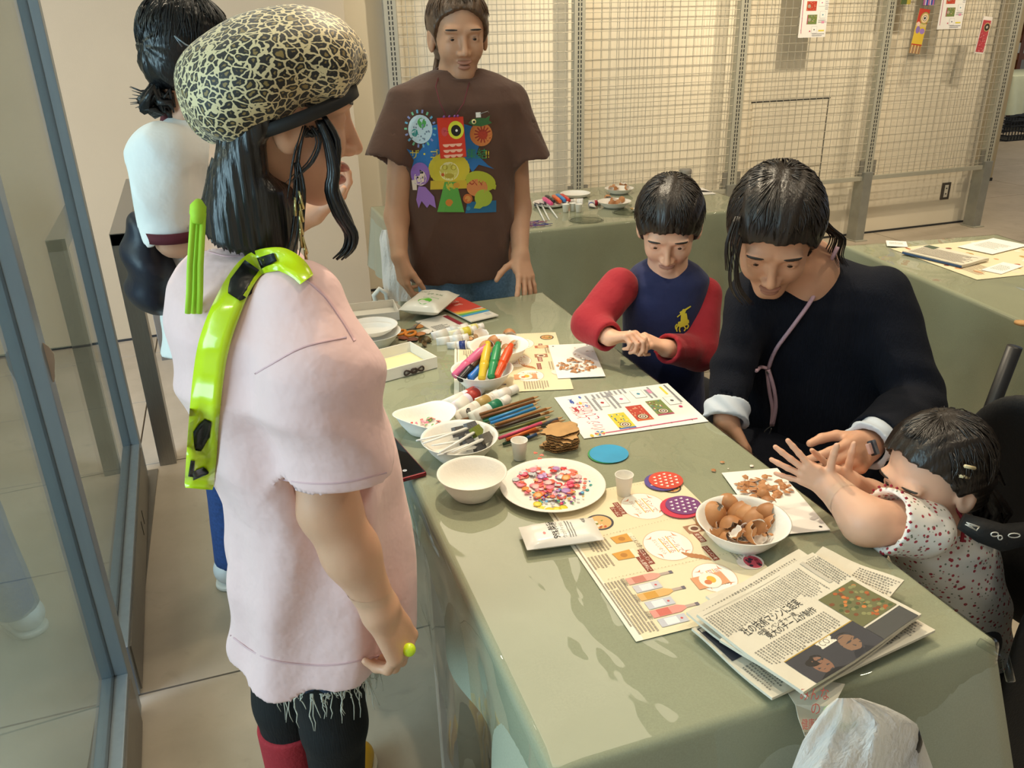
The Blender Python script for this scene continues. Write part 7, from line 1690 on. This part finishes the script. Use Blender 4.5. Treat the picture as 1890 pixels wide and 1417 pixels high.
def in1(pr, w_, d_):
    pr.rect(-w_+.004, .005, -.004, d_-.005, 'efe2ae'); pr.rect(-w_+.004, .005, -w_*.52, d_-.005, 'e6c4b0'); pr.rect(-w_*.55, .005, -w_*.52, d_-.005, '9a8ab8'); pr.ell(-w_*.66, d_*.62, .016, .013, '7ab8a0', 18)
tb1_, w_, d_ = tray('card_tray', [(640, 722), (808, 678), (769, 645), (600, 690)], ZT, .030, 'shallow white card tray with cream lining at the left edge of the table', in1)
bowt = MB(); 
for k in range(2): bowt.tube([(-.060+.03*cos(t)*.6-.02*k, -.003-.001*k, .010+.006*sin(2*t)) for t in np.linspace(0, 6.28, 20)], .0022, 6)
bowt.build('twisted_cord', cm('3a2a22', .8), tb1_)
tray('card_tray', [(610, 604), (738, 590), (720, 568), (600, 580)], ZT, .026, 'white card tray at the far left behind the stacked bowls', lambda pr, w_, d_: pr.rect(-w_+.004, .005, -.004, d_-.005, 'ece8dc'))
# pouch, scissors, scraps
pr_ = lambda pr, w_, h_: (pr.rect(-w_*.4, -h_*.3, w_*.4, h_*.3, 'd08a6a'), pr.rect(-w_*.4, -h_*.3, -w_*.1, h_*.3, 'b0403a'), pr.ell(w_*.2, 0, .006, .006, 'e0b890', 12))
pack('small_pouch', [(650, 650), (692, 650), (690, 632), (645, 632)], ZT+.001, .008, 'small clear pouch with orange and red insert below the stacked bowls', 'pouch', mat('clear_film', 'e8d8cc', .2, coat=.5), pr_, .01)
sc = empty('scissors', atz(752, 612, ZT+.006), 'orange handled scissors lying beside the stacked bowls', 'scissors', rz=.9)
for k, (x, y) in enumerate(((0, .016), (0, -.016))):
    MB().tube([(x+.020*cos(t)-.012, y+.0125*sin(t), 0) for t in np.linspace(0, 2*pi, 21)], .0042, 8, caps=False).build('finger_loop', mat('orange_plastic_%d' % k, 'e08a2a', .35), sc)
for s in (1, -1): MB().prism([(.006, s*.010), (.026, s*.001), (.085, -s*.003), (.026, -s*.007), (.004, s*.016)][::s], -.0012+.0012*s, .0006+.0012*s).build('blade', M_STEEL, sc)
tag(sc, None)
scr = [((772, 602), 'c98a4a', 'tan paper scrap'), ((744, 624), '8a4a30', 'reddish scrap'), ((762, 626), '6a3a28', 'dark brown scrap'), ((776, 616), 'b87a48', 'brown card offcut'), ((788, 612), 'efe8dc', 'white paper scrap')]
for i, ((x, y), c, lb) in enumerate(scr):
    me = chip_mesh(90+i, cm(c, .7), cm(c, .7), .020); p = atz(x, y, ZT+.002); o = link('paper_scrap', me, None, None, (p[0], p[1], ZT+.002), (.1, .1, i)); tag(o, lb+' in the heap beside the scissors', 'scrap')
for i, (x, y) in enumerate(((780, 626), (788, 632), (792, 624))):
    o = egg(x, y, ZT+.010, (1.2, .3*i, i), 81+2*i, 'dark mottled shell bit by the far tray, ' + ('left', 'nearest', 'right')[i]+' of three', None, .013, .4); o.data.materials.clear(); o.data.materials.append(mat('mottled_shell', '3c3628', .5, col2='8a6a3a', vscale=90)); o.data.materials.append(cm('5a4a38', .6))
# phone
ph, w_, h_, _ = None, 0, 0, 0
p1, p2 = np.array(atz(734, 818, ZT)), np.array(atz(788, 878, ZT)); uy = n_(p1-p2); L = np.linalg.norm(p1-p2)*1.12; an = atan2(uy[1], uy[0])-pi/2
e = empty('phone', p2, 'black smartphone with red edge lying by the pink shirt at the table edge', 'phone', rz=an)
MB().box((-.070, 0, 0), (0, L, .0085), bev=.003).build('case', mat('red_case', '7a1a26', .3, .4), e); MB().box((-.0675, .003, .0084), (-.0025, L-.003, .0092), bev=.0003).build('screen', mat('black_screen', '0b0c10', .08, var=.05), e)
pr = Print(.0094); pr.ell(-.035, .026, .0042, .0042, 'c8ccd2', 18); pr.ell(-.035, .026, .0030, .0030, '8a9098', 16); pr.build(e, 'screen_icon'); MB().box((-.044, -.0006, .003), (-.034, .0004, .0058)).build('port', M_DARK, e)
# newspapers
def newspaper(pr, w_, h_, big=False):
    pr.lines(w_*.02, h_*.70, w_*.62, h_*.93, .0052, .0030, '928d82', True, .1); pr.rect(w_*.02, h_*.955, w_*.98, h_*.958, '8a857a')
    pr.text('社の技術マシンに結実', w_*.10, h_*.62, .018, '2a2826', width=w_*.46); pr.text('中堅・ベンチャー魂', w_*.16, h_*.56, .010, '3a3836', width=w_*.30); pr.text('東大のチームが制作', w_*.18, h_*.50, .014, '2a2826', width=w_*.40)
    pr.lines(w_*.04, h_*.30, w_*.60, h_*.47, .0052, .0030, '8a857a', True, .2); pr.lines(w_*.62, h_*.62, w_*.80, h_*.93, .0052, .0030, '928d82', True, .3)
    pr.rect(w_*.10, 0, w_*.66, h_*.27, '3a3a40'); pr.ell(w_*.50, h_*.13, w_*.06, h_*.09, '8a6a54', 18); pr.ell(w_*.50, h_*.19, w_*.06, h_*.05, '2a2420', 14); pr.poly([(w_*.42, 0), (w_*.58, 0), (w_*.54, h_*.06), (w_*.46, h_*.06)], '22242c'); pr.ell(w_*.24, h_*.10, w_*.055, h_*.085, '8a6450', 18); pr.ell(w_*.23, h_*.16, w_*.06, h_*.05, '1c1816', 14); pr.poly([(w_*.14, 0), (w_*.34, 0), (w_*.28, h_*.03), (w_*.2, h_*.03)], '17181c')
    pr.rect(w_*.34, h_*.20, w_*.46, h_*.27, 'e8e0d0'); pr.text('COI', w_*.355, h_*.215, .014, '7a7468', width=w_*.08); pr.line((w_*.10, h_*.275), (w_*.66, h_*.275), .0015, 'b8963a')
    pr.rect(w_*.66, h_*.18, w_*.97, h_*.58, '6a6a44'); R = random.Random(6)
    for k in range(60): pr.ell(w_*R.uniform(.68, .95), h_*R.uniform(.2, .56), .004, .003, R.choice(['7a4a2a', 'a85a2a', '4a5a34', '8a8a5a', 'c87a3a']), 8)
    pr.rect(w_*.66, 0, w_*.97, h_*.16, '4a4a48'); pr.rect(w_*.84, h_*.66, w_*.87, h_*.96, 'c4bdae'); pr.lines(w_*.88, h_*.62, w_*.99, h_*.94, .0052, .0030, '8a857a', True, .2)
base = [(1481, 1272), (1718, 1141), (1481, 1029), (1284, 1155)]
def shiftc(cs, dx, dy, s=1.0):
    cx = sum(c[0] for c in cs)/4; cy = sum(c[1] for c in cs)/4; return [(cx+(x-cx)*s+dx, cy+(y-cy)*s+dy) for x, y in cs]
e, w_, h_, zz = paper('newspaper', [(1440, 1262), (1650, 1190), (1500, 1060), (1258, 1200)], ZT+.0024, NEWS, 'bottom newspaper with dark photo edge showing at left of the pile', 'newspaper', 'pile of newspapers', .004, .008, 2)
pr = Print(.0046); pr.rect(.005, h_*.5, w_*.5, h_*.97, '3a3c48'); pr.lines(.01, .01, w_*.9, h_*.4, .006, .0034, '8a857a', True); put_print(pr, e, zz)
e, w_, h_, zz = paper('newspaper', [(1500, 1250), (1728, 1192), (1510, 1012), (1300, 1130)], ZT+.0075, NEWS, 'newspaper second from bottom, jutting out at the right of the pile', 'newspaper', 'pile of newspapers', .004, .008, 3)
pr = Print(.0046); pr.lines(w_*.5, .01, w_*.97, h_*.9, .006, .0036, '8a857a', True, .1); put_print(pr, e, zz)
e, w_, h_, zz = paper('newspaper', [(1462, 1282), (1712, 1166), (1462, 1008), (1290, 1150)], ZT+.014, NEWS, 'newspaper third from bottom with torn upper corner by the egg bowl', 'newspaper', 'pile of newspapers', .004, .008, 4)
pr = Print(.0046); pr.lines(w_*.05, h_*.5, w_*.9, h_*.95, .006, .0036, '8a857a', True, .2); pr.rect(w_*.75, h_*.72, w_*.84, h_*.86, '8a7a68'); pr.rect(w_*.5, h_*.6, w_*.6, h_*.72, '4a4a4a'); put_print(pr, e, zz)
e, w_, h_, zz = paper('newspaper', [(1486, 1276), (1665, 1085), (1520, 1012), (1330, 1190)], ZT+.020, NEWS, 'newspaper with small black and white pictures along its right margin', 'newspaper', 'pile of newspapers', .004, .005, 5)
pr = Print(.0046); pr.lines(w_*.3, h_*.03, w_*.97, h_*.5, .006, .0036, '8a857a', True, .15); pr.rect(w_*.70, h_*.10, w_*.80, h_*.3, '4a4a4c'); pr.rect(w_*.58, h_*.08, w_*.68, h_*.28, '2c2c2e'); put_print(pr, e, zz)
e, w_, h_, zz = paper('newspaper', base, ZT+.0265, NEWS, 'top newspaper of the pile with photo of two people in dark suits', 'newspaper', 'pile of newspapers', .005, .004, 6)
pr = Print(.0056); newspaper(pr, w_, h_); put_print(pr, e, zz)
# corner of a further paper drooping over the near edge
dr = empty('newspaper', atz(1500, 1290, ZT+.003), 'newspaper page drooping over the near table edge with red outlined lettering', 'newspaper', 'pile of newspapers')
a, b = np.array(atz(1430, 1240, ZT+.001)), np.array(atz(1560, 1262, ZT+.001)); c, d = np.array(atz(1468, 1300, ZT+.002)), np.array(atz(1538, 1304, ZT+.002))
f_, g_ = aty(1490, 1368, .612), aty(1512, 1382, .608)
vs = [a, b, c, d, aty(1474, 1325, .630), aty(1530, 1325, .628), f_, g_]; off = np.array(dr.location)
top = [v-off for v in vs]; bot = [v-off-np.array([0, -.0012 if i > 3 else 0, .0008]) for i, v in enumerate(vs)]
MB().add(top+bot, [(0, 2, 3, 1), (2, 4, 5, 3), (4, 6, 7, 5), (8, 9, 11, 10), (10, 11, 13, 12), (12, 13, 15, 14), (0, 1, 9, 8), (0, 8, 10, 2), (2, 10, 12, 4), (4, 12, 14, 6), (6, 14, 15, 7), (7, 15, 13, 5), (5, 13, 11, 3), (3, 11, 9, 1)]).build('paper', NEWS, dr)
pp = Print(.0); pp.text('みんな', 0, .018, .017, 'd0605a', width=.046); pp.text('の', .016, .001, .017, 'd0605a'); pp.text('健康新聞', .002, -.016, .014, 'd0605a', width=.040); pp.lines(.006, -.05, .034, -.02, .005, .003, '8a857a')
o = pp.build(dr); P0 = aty(1472, 1312, .622); ux_ = n_(aty(1530, 1310, .620)-P0); uz_ = n_(aty(1476, 1285, .626)-P0+np.array([0, .02, .02])); uy_ = n_(uz_-ux_*np.dot(uz_, ux_)); nz_ = np.cross(ux_, uy_)
o.matrix_basis = Matrix([[ux_[i], uy_[i], nz_[i], (P0-off)[i]] for i in range(3)]+[[0, 0, 0, 1]]) @ Matrix.Translation((0, -.004, .004))
# clear table clip at the right near corner, plastic carrier bag hanging at the near edge
CLEARP = glass_mat('clear_plastic', 'f4f6f4', 1.25, .08)
cl_ = empty('table_clip', atz(1832, 1198, ZT), 'clear plastic table clip on the near right corner', 'clip')
m = MB(); a, b = np.array(atz(1806, 1184, ZT+.006)), np.array(atz(1856, 1214, ZT+.004)); m.tube([a-np.array(cl_.location), b-np.array(cl_.location), b-np.array(cl_.location)+np.array([.004, -.012, -.03])], .006, 12); m.build('clip_body', CLEARP, cl_)
def bag_mat(name, colr, mixf=.35):
    m = bpy.data.materials.new(name); m.use_nodes = True; nt = m.node_tree; N = nt.nodes; L = nt.links; b = N['Principled BSDF']; b.inputs['Base Color'].default_value = lin(colr); b.inputs['Roughness'].default_value = .3
    nz = N.new('ShaderNodeTexNoise'); nz.inputs['Scale'].default_value = 26; nz.inputs['Detail'].default_value = 4; bp = N.new('ShaderNodeBump'); bp.inputs['Strength'].default_value = .5; bp.inputs['Distance'].default_value = .02
    L.new(nz.outputs['Fac'], bp.inputs['Height']); L.new(bp.outputs[0], b.inputs['Normal'])
    tl_ = N.new('ShaderNodeBsdfTranslucent'); tl_.inputs[0].default_value = lin(colr); m1 = N.new('ShaderNodeMixShader'); m1.inputs[0].default_value = .35; L.new(b.outputs[0], m1.inputs[1]); L.new(tl_.outputs[0], m1.inputs[2])
    tr = N.new('ShaderNodeBsdfTransparent'); m2 = N.new('ShaderNodeMixShader'); m2.inputs[0].default_value = mixf; L.new(m1.outputs[0], m2.inputs[1]); L.new(tr.outputs[0], m2.inputs[2]); L.new(m2.outputs[0], N['Material Output'].inputs[0]); return m
BAG = bag_mat('thin_white_plastic', 'f6f4f0', .16)
def bag(name, outline, Yp, depth, label, seed, rows_=22, cols=26):
    # outline: list of (y, xl, xr) photo spans; front and back sheet with folds
    R = random.Random(seed); ph = [R.uniform(0, 6) for _ in range(8)]; vs = []; fs = []; ys = [o[0] for o in outline]
    for s in (-1, 1):
        for j in range(rows_+1):
            y = ys[0]+(ys[-1]-ys[0])*j/rows_; xl = np.interp(y, ys, [o[1] for o in outline]); xr = np.interp(y, ys, [o[2] for o in outline])
            for i in range(cols+1):
                u = i/cols; g = sqrt(max(0, 1-(2*u-1)**2)); f = j/rows_
                d = depth*g*(.25+.75*min(1, f*1.5))+(.012*(abs(sin(u*9+ph[0]+2*f))+.6*abs(sin(u*17+f*5+ph[1])))+.012*sin(f*11+u*6+ph[2])-.010)*min(1, g*1.6)*(1 if s > 0 else -1.0)*-s
                vs.append(aty(xl+(xr-xl)*u, y, Yp+s*d*.5))
    n = (rows_+1)*(cols+1)
    for j in range(rows_):
        for i in range(cols): a = j*(cols+1)+i; fs.append((a, a+cols+1, a+cols+2, a+1)); fs.append((n+a, n+a+1, n+a+cols+2, n+a+cols+1))
    o = MB().add(vs, fs, 0, True).build(name, BAG); return tag(o, label, 'bag')
bag('carrier_bag', [(1288, 1545, 1588), (1300, 1528, 1628), (1330, 1505, 1690), (1370, 1480, 1705), (1417, 1462, 1722), (1520, 1450, 1740), (1640, 1470, 1730)], .57, .09, 'thin white plastic carrier bag hanging at the near table edge', 5)
dk = MB().lathe([(.001, 0), (.016, .002), (.018, .05), (.012, .065), (.001, .066)], 18).build('bottle', cm('22221f', .3), None, tuple(aty(1662, 1415, .575))); tag(dk, 'dark bottle end showing through the right side of the carrier bag', 'bottle')
gl_ = MB().lathe([(.0001, 0), (.017, .004), (.021, .012), (.012, .022), (.0001, .024)], 18).build('green_lump', mat('pale_green_foam', '9fce86', .7), None, tuple(aty(1552, 1322, .595)-np.array([0, 0, .012]))); tag(gl_, 'pale green lump showing inside the top of the carrier bag', 'scrap')
# ------------------------------------------------------------ back table, right table, hangings, far room
Z2 = ZT
def at2(x, y, z=Z2): return np.array(atz(x, y, z))
bq, cq, rq = bowl(1016, 373, 66, 'white paper plate of markers on the back table', .016, z=Z2, base=.74)
for i, (a, b, c, lb) in enumerate((((983, 352), (1018, 376), 'e0508a', 'pink marker on the back table'), ((990, 349), (1022, 372), '23232a', 'black marker on the back table'), ((1004, 349), (1034, 372), 'e8662a', 'orange marker on the back table'), ((1014, 350), (1042, 370), '3a8ad0', 'blue marker on the back table'), ((1022, 350), (1050, 370), 'd8342c', 'red marker on the back table'))):
    pa, pb = Vector(at2(*b, Z2+.020)), Vector(at2(*a, Z2+.028)); marker(pa, pa+(pb-pa).normalized()*.13, c, lb)
bowl(1062, 356, 56, 'empty shallow white paper bowl on the back table', .018, z=Z2, base=.74); bowl(1134, 371, 62, 'white paper bowl of eggshells on the back table, nearer of two', .028, z=Z2); bowl(1143, 347, 54, 'white paper bowl of eggshells on the back table, farther of two', .026, z=Z2)
for i, (x, y, rot, r, lb) in enumerate(((1122, 366, (2, .2, 0), .018, 'white lined'), (1134, 369, (.3, .5, 0), .020, 'rounded'), (1148, 368, (.5, 1.2, 1), .016, 'leaning'), (1128, 374, (.2, 1, 2), .015, 'small front'), (1142, 374, (2.5, .2, 1), .014, 'small right'))): egg(x, y, Z2+.026, rot, 100+i, lb+' eggshell in nearer bowl on the back table', 'eggshells on the back table', r)
for i, (x, y, rot, r, lb) in enumerate(((1136, 344, (.3, .6, 0), .018, 'rounded'), (1150, 340, (.1, .2, 0), .020, 'upright'), (1158, 346, (1, 1, 0), .014, 'broken'), (1128, 348, (2, .5, 0), .014, 'white lined'))): egg(x, y, Z2+.026, rot, 110+i, lb+' eggshell in farther bowl on the back table', 'eggshells on the back table', r)
for i, (a, b, lb) in enumerate((((1005, 408), (990, 377), 'leftmost foam brush on the back table'), ((1014, 406), (999, 377), 'middle foam brush on the back table'), ((1029, 402), (1008, 374), 'rightmost foam brush on the back table'))): brush(a, Z2+.004, b, Z2+.010, '5a5a5e', lb, 'foam brushes on the back table')
for i, (x, y, lb) in enumerate(((1044, 391, 'leftmost small white cup on the back table'), (1057, 389, 'middle small white cup on the back table'), (1068, 391, 'rightmost small white cup on the back table'))):
    c = at2(x, y); o = MB().lathe([(.001, .002), (.0135, .002), (.014, 0), (.015, 0), (.0205, .042), (.0215, .043), (.0195, .0425), (.0142, .003), (.001, .003)], 24).build('paper_cup', WHITEP, None, (c[0], c[1], Z2)); o.scale = (.8, .8, .85); tag(o, lb, 'cup', 'small white paper cups')
for i, (x, y, c, cap) in enumerate(((1086, 376, 'e8e4e0', 'b02a3a'), (1094, 381, 'e8e4e0', '2a4a9a'), (1076, 372, 'f0ece6', 'e8e0d0'), (1098, 372, 'e8e6e2', '3a7ad0'), (1166, 386, 'c8a060', '8a2a2a'))):
    a = at2(x, y, Z2+.009); paint_tube(a, a+np.array([.06*cos(i*1.3), .06*sin(i*1.3), 0]), cap, ('white tube with red band', 'white tube with navy band', 'plain cream tube', 'white tube with blue band', 'tan tube by the shell bowl')[i]+' on the back table', c)
st_ = MB(); R = random.Random(31)
for k in range(16):
    p = at2(986+R.uniform(-8, 6), 414+R.uniform(-4, 5), Z2+.003); st_.tube([p, p+np.array([R.uniform(-.03, .05), R.uniform(-.02, .02), .003]), p+np.array([R.uniform(-.02, .09), R.uniform(-.03, .03), 0])], .0012, 5, mi=k % 3)
tag(st_.build('cord_bundle', [cm('6a4a9a', .5), cm('a04a7a', .5), cm('4a5a9a', .5)]), 'tangle of purple and blue cords at the front edge of the back table', 'cord', kind='stuff')
cn = empty('can', at2(1264, 340), 'small grey can with paler lid standing on the back table', 'can')
MB().lathe([(.001, 0), (.030, 0), (.031, .003), (.031, .062), (.001, .062)], 28).build('can_body', mat('can_paint', '6c6a66', .35, .4), cn); MB().lathe([(.0315, .054), (.033, .056), (.033, .074), (.030, .080), (.018, .084), (.001, .084)], 28).build('lid', mat('grey_lid', '9a958c', .4), cn); MB().lathe([(.0315, .050), (.0322, .050), (.0322, .054), (.0315, .054)], 28, close=True).build('white_band', cm('e6e2da', .5), cn)
tr2, w_, h_, _ = paper('paper_sheet', [(1248, 362), (1318, 358), (1300, 346), (1244, 350)], Z2, PAPER, 'small white sheet under a black pen on the back table', 'paper')
e, L = axis_thing('pen', at2(1268, 350, Z2+.005), at2(1314, 354, Z2+.006), 'black pen lying on a white sheet on the back table', 'pen'); lathe_part(e, 'barrel', [(.0001, 0), (.004, .002), (.004, L*.7), (.0001, L*.7)], cm('1c1a1a', .3)); lathe_part(e, 'pen_tip', [(.004, L*.7), (.001, L)], cm('2a2624', .3))
for i, (x, y, w2) in enumerate(((1082, 406, 66), (1160, 392, 60))):
    c = at2(x, y); r = w2/2*pxsize(c); o = MB().lathe([(r*.86, .0005), (r, .0005), (r*.99, .006), (r*.96, .006), (r*.93, .0012), (r*.86, .0012)], 36, close=True).lathe([(.0001, .0006), (r*.9, .0006)], 36).build('clear_lid', CLEARP, None, tuple(c)); tag(o, ('clear flat plastic lid near the cups on the back table', 'clear flat plastic lid in front of the nearer shell bowl')[i], 'lid')
# bags hanging at the left end of the back table
bag('carrier_bag', [(424, 705, 722), (440, 700, 735), (480, 704, 755), (520, 706, 760), (556, 712, 758)], 3.18, .10, 'thin white carrier bag hanging from the left end of the back table', 9)
tb = MB(); tb.tube([aty(694, 556, 3.12), aty(690, 545, 3.12), aty(700, 533, 3.12), aty(712, 540, 3.12), aty(716, 556, 3.12)], .010, 8)
tg_ = empty('tote_bag', aty(705, 600, 3.12), 'off white tote bag with looped handle below the carrier bag at the back table', 'bag')
o = tb.build('handle', cm('e6e0d2', .7)); adopt(o, tg_)
adopt(blob('bag_body', lambda P: ell(P, aty(708, 600, 3.12), (.10, .06, .11))+.006*wav(P, (50, 50, 40)), aty(708, 600, 3.12)-.16, aty(708, 600, 3.12)+.16, .009, cm('e2dccd', .75), sm=1), tg_)
# right table: newspapers and sheets under a glossy sheet
e, w_, h_, zz = paper('placemat', [(1690, 463), (1895, 545), (1925, 470), (1790, 437)], ZT, MAT1, 'pale printed placemat with food pictures under the things on the right table', 'placemat')
pr = Print(.0006); R = random.Random(9)
for k in range(34): pr.ell(w_*R.uniform(.05, .95), h_*R.uniform(.05, .95), R.uniform(.008, .024), R.uniform(.006, .016), R.choice(['b0603a', 'd09a6a', 'e8d8c0', '8a4a3a', 'b8944a', 'f2ead8']), 14)
pr.lines(w_*.1, h_*.1, w_*.9, h_*.3, .010, .005, '8a7a68'); put_print(pr, e)
e, w_, h_, zz = paper('newspaper', [(1672, 468), (1776, 497), (1822, 480), (1708, 458)], ZT+.002, NEWS, 'folded newspaper lying on the right table', 'newspaper', None, .010, .003, 3)
pr = Print(.0106); pr.lines(w_*.05, h_*.1, w_*.95, h_*.8, .010, .005, '7a766e'); pr.rect(w_*.02, h_*.72, w_*.2, h_*.96, '4a5a48'); put_print(pr, e, zz); MB().box((0, -.001, .001), (w_, .0005, .008)).build('blue_edge', cm('3a5a86', .6), e)
for i, (cs, lb) in enumerate(((((1812, 498), (1842, 505), (1895, 492), (1850, 484)), 'white leaflet right of the folded newspaper'), (((1636, 452), (1676, 458), (1668, 444), (1640, 446)), 'pale green white slip at the far left corner of the right table'), (((1770, 455), (1830, 470), (1900, 452), (1830, 440)), 'white sheet behind the folded newspaper'))):
    e, w_, h_, zz = paper('paper_sheet', list(cs), ZT+.002+.001*i, PAPER, lb, 'paper', None, .001); pr = Print(.0012); pr.lines(w_*.15, h_*.3, w_*.8, h_*.7, .012, .005, '8a9a8a'); put_print(pr, e)
c = atz(1886, 598, ZT); tag(MB().lathe([(.0001, 0), (.020, 0), (.020, .006), (.0001, .006)], 24).build('wood_disc', KRAFT, None, tuple(c)), 'small tan wooden disc at the near edge of the right table', 'disc')
# hangings on the wire grids
def hang_sheet(px, py, wd, ht, label, seed):
    c = aty(px, py, GY-.045); e = empty('instruction_sheet', c, label, 'sheet', 'hanging instruction sheets'); o = MB().box((-wd/2, -.0006, -ht/2), (wd/2, .0006, ht/2)).build('paper', PAPER, e)
    pr = Print(.0010); instruction(pr, wd, ht); p = pr.build(e); p.rotation_euler = (radians(90), 0, 0); p.location = (-wd/2, 0, -ht/2)
    MB().box((-.012, -.004, ht/2-.012), (.012, .034, ht/2+.004)).build('clip', M_STEEL, e)
hang_sheet(1505, 4, .21, .297+.12, 'white instruction sheet clipped to the grid left of the others', 1); hang_sheet(1762, -8, .21, .297+.12, 'white instruction sheet clipped to the rightmost grid between craft fish', 2)
def hang_fish(px, py, wd, ht, label, base, parts_, tilt=0.0):
    c = aty(px, py, GY-.05); k = 1.0; e = empty('fish_pendant', c, label, 'pendant', 'craft fish hanging on the grid')
    MB().box((-wd/2, -.002, -ht/2), (wd/2, .002, ht/2), bev=.0008).build('card', cm(base, .6), e).rotation_euler = (0, tilt, 0)
    pr = Print(.0024, .00002); parts_(pr, wd, ht); p = pr.build(e); p.rotation_euler = (radians(90), tilt, 0)
    MB().tube([(-.008, 0, ht/2), (-.004, .03, ht/2+.10), (.004, 0, ht/2)], .0012, 5).build('string', cm('8a8070', .7), e)
def f1(pr, w_, h_):
    pr.rect(-w_*.5, h_*.18, w_*.5, h_*.5, 'c03a26')
    for r, c in ((.42, '8aa04a'), (.36, 'd8a070'), (.30, 'e6d8b0'), (.22, 'a88a6a'), (.15, 'e8e4da'), (.09, '16140f')): pr.ell(w_*.18, h_*.30, w_*r, w_*r, c, 24)
    pr.ell(-w_*.3, h_*.16, w_*.16, w_*.16, 'e8c8b8', 16); pr.rect(-w_*.5, -h_*.34, w_*.5, h_*.10, 'd8b83a'); pr.ell(-w_*.22, h_*.03, w_*.2, w_*.26, '8a70b0', 14); pr.ell(w_*.22, h_*.01, w_*.24, w_*.2, '9a7ac0', 14); pr.rect(-w_*.5, -h_*.31, w_*.5, -h_*.285, 'b02a26')
    for i in range(10): pr.rect(-w_*.5+w_*i*.1, -h_*.5, -w_*.44+w_*i*.1, -h_*.31, ['8a4a3a', 'd8b890', '6a3a4a'][i % 3])
def f2(pr, w_, h_):
    pr.rect(-w_*.42, -h_*.46, w_*.42, h_*.40, 'b8424a'); R = random.Random(3)
    for i in range(70): x, y = R.uniform(-.4, .4)*w_, R.uniform(-.45, .05)*h_; pr.line((x, y), (x+.008, y+.006), .003, R.choice(['e0a0a0', 'd06a6a', '9a2a34']))
    pr.ell(w_*.12, h_*.22, w_*.34, w_*.34, 'c8a070', 22); pr.ell(w_*.12, h_*.22, w_*.28, w_*.28, '3a3028', 22); pr.ell(w_*.12, h_*.22, w_*.1, w_*.1, 'e8e0d0', 14); pr.ell(w_*.12, h_*.22, w_*.05, w_*.05, '151310', 10)
hang_fish(1697, 58, .09, .28, 'red and yellow craft fish with striped tail fringe hanging on the grid', 'd8c080', f1, .12); hang_fish(1815, 65, .085, .24, 'pink and red craft fish hanging at far right of the grid', 'ece4dc', f2, .10)
def f3(pr, w_, h_): 
    pr.rect(-w_*.5, -h_*.5, w_*.5, h_*.3, '4a5ab0')
    for i in range(7): pr.rect(-w_*.5+w_*i/7, -h_*.5, -w_*.42+w_*i/7, -h_*.3, ['e06a8a', 'f0d8d0', '3a48a0'][i % 3])
hang_fish(1720, -30, .09, .26, 'blue craft fish with fringe cut by the top of the picture', '5a6ac0', f3, 0); hang_fish(1677, -32, .08, .26, 'dark green and yellow craft fish cut by the top of the picture', 'b0a03a', lambda pr, w_, h_: (pr.rect(-w_*.5, -h_*.5, w_*.1, h_*.3, '4a5a30'), pr.ell(0, 0, .02, .02, 'e8dca0', 14)), 0)
# far room at the right edge: draped table, crate, wooden rail
ft = empty('draped_table', (11.3, 9.6, 0), 'distant table with pale green cloth at the right edge of the picture', 'table')
MB().box((-1.0, -.5, .70), (1.2, .5, .74), bev=.01).build('tabletop', M_TABLE, ft)
for x in (-.9, 1.1):
    for y in (-.4, .4): MB().tube([(x, y, .70), (x, y, 0)], .02, 8).build('leg', M_LEGW, ft)
o = link('tablecloth', sheet(-1.03, 1.23, -.53, .53, .745, (.5, .5, .5, .5), .02, .015, 3), mat('pale_green_cloth', 'c9d2b8', .6, var=.03), None, (11.3, 9.6, 0)); tag(o, 'pale green cloth over the distant table at the right edge', 'tablecloth')
ck = empty('crate', atz(1866, 256, 0), 'black plastic crate on the floor at the far right', 'crate'); m = MB()
for z in (0, .06, .12, .18, .24):
    for s in (-1, 1): m.box((-.26, s*.18-.006, z), (.26, s*.18+.006, z+.016)); m.box((s*.26-.006, -.18, z), (s*.26+.006, .18, z+.016))
for i in range(11):
    for s in (-1, 1): m.box((-.26+.052*i-.004, s*.18-.005, 0), (-.26+.052*i+.004, s*.18+.005, .25))
tag(m.build('lattice', cm('191816', .5), ck), kind='stuff'); MB().box((-.26, -.18, 0), (.26, .18, .012)).build('crate_floor', cm('191816', .5), ck)
wb_ = empty('wooden_rack', (10.9, 10.6, 0), 'reddish wooden rack with white cloth behind the distant table', 'rack')
for z in (.85, 1.12): MB().box((-.7, -.05, z), (1.2, .05, z+.09), bev=.008).build('rail', mat('red_wood_%d' % int(z*100), '9a5a2c', .5, var=.15, stretch=(1, 20, 20)), wb_)
for x in (-.6, 1.1): MB().box((x-.04, -.06, 0), (x+.04, .06, 1.5), bev=.006).build('post', mat('rack_post', '8a5028', .5), wb_)
MB().box((-.68, -.056, .95), (1.18, -.045, 1.10), bev=.004).build('white_cloth', cm('e6e2d4', .8), wb_)
# photographer-side glimpses through the glass: sticker on the door
sk = MB(); cpt = []
for t in np.linspace(0, 2*pi, 17)[:-1]: cpt.append((.018*cos(t)*(1+.2*sin(3*t)), .045*sin(t)))
stk = empty('door_sticker', (-.399, 1.735, .93), 'torn pale sticker on the near door stile', 'sticker'); MB().prism(cpt, 0, .0008, M=Matrix.Rotation(radians(90), 4, 'X')).build('paper_scrap', cm('cbb8a4', .7), stk)
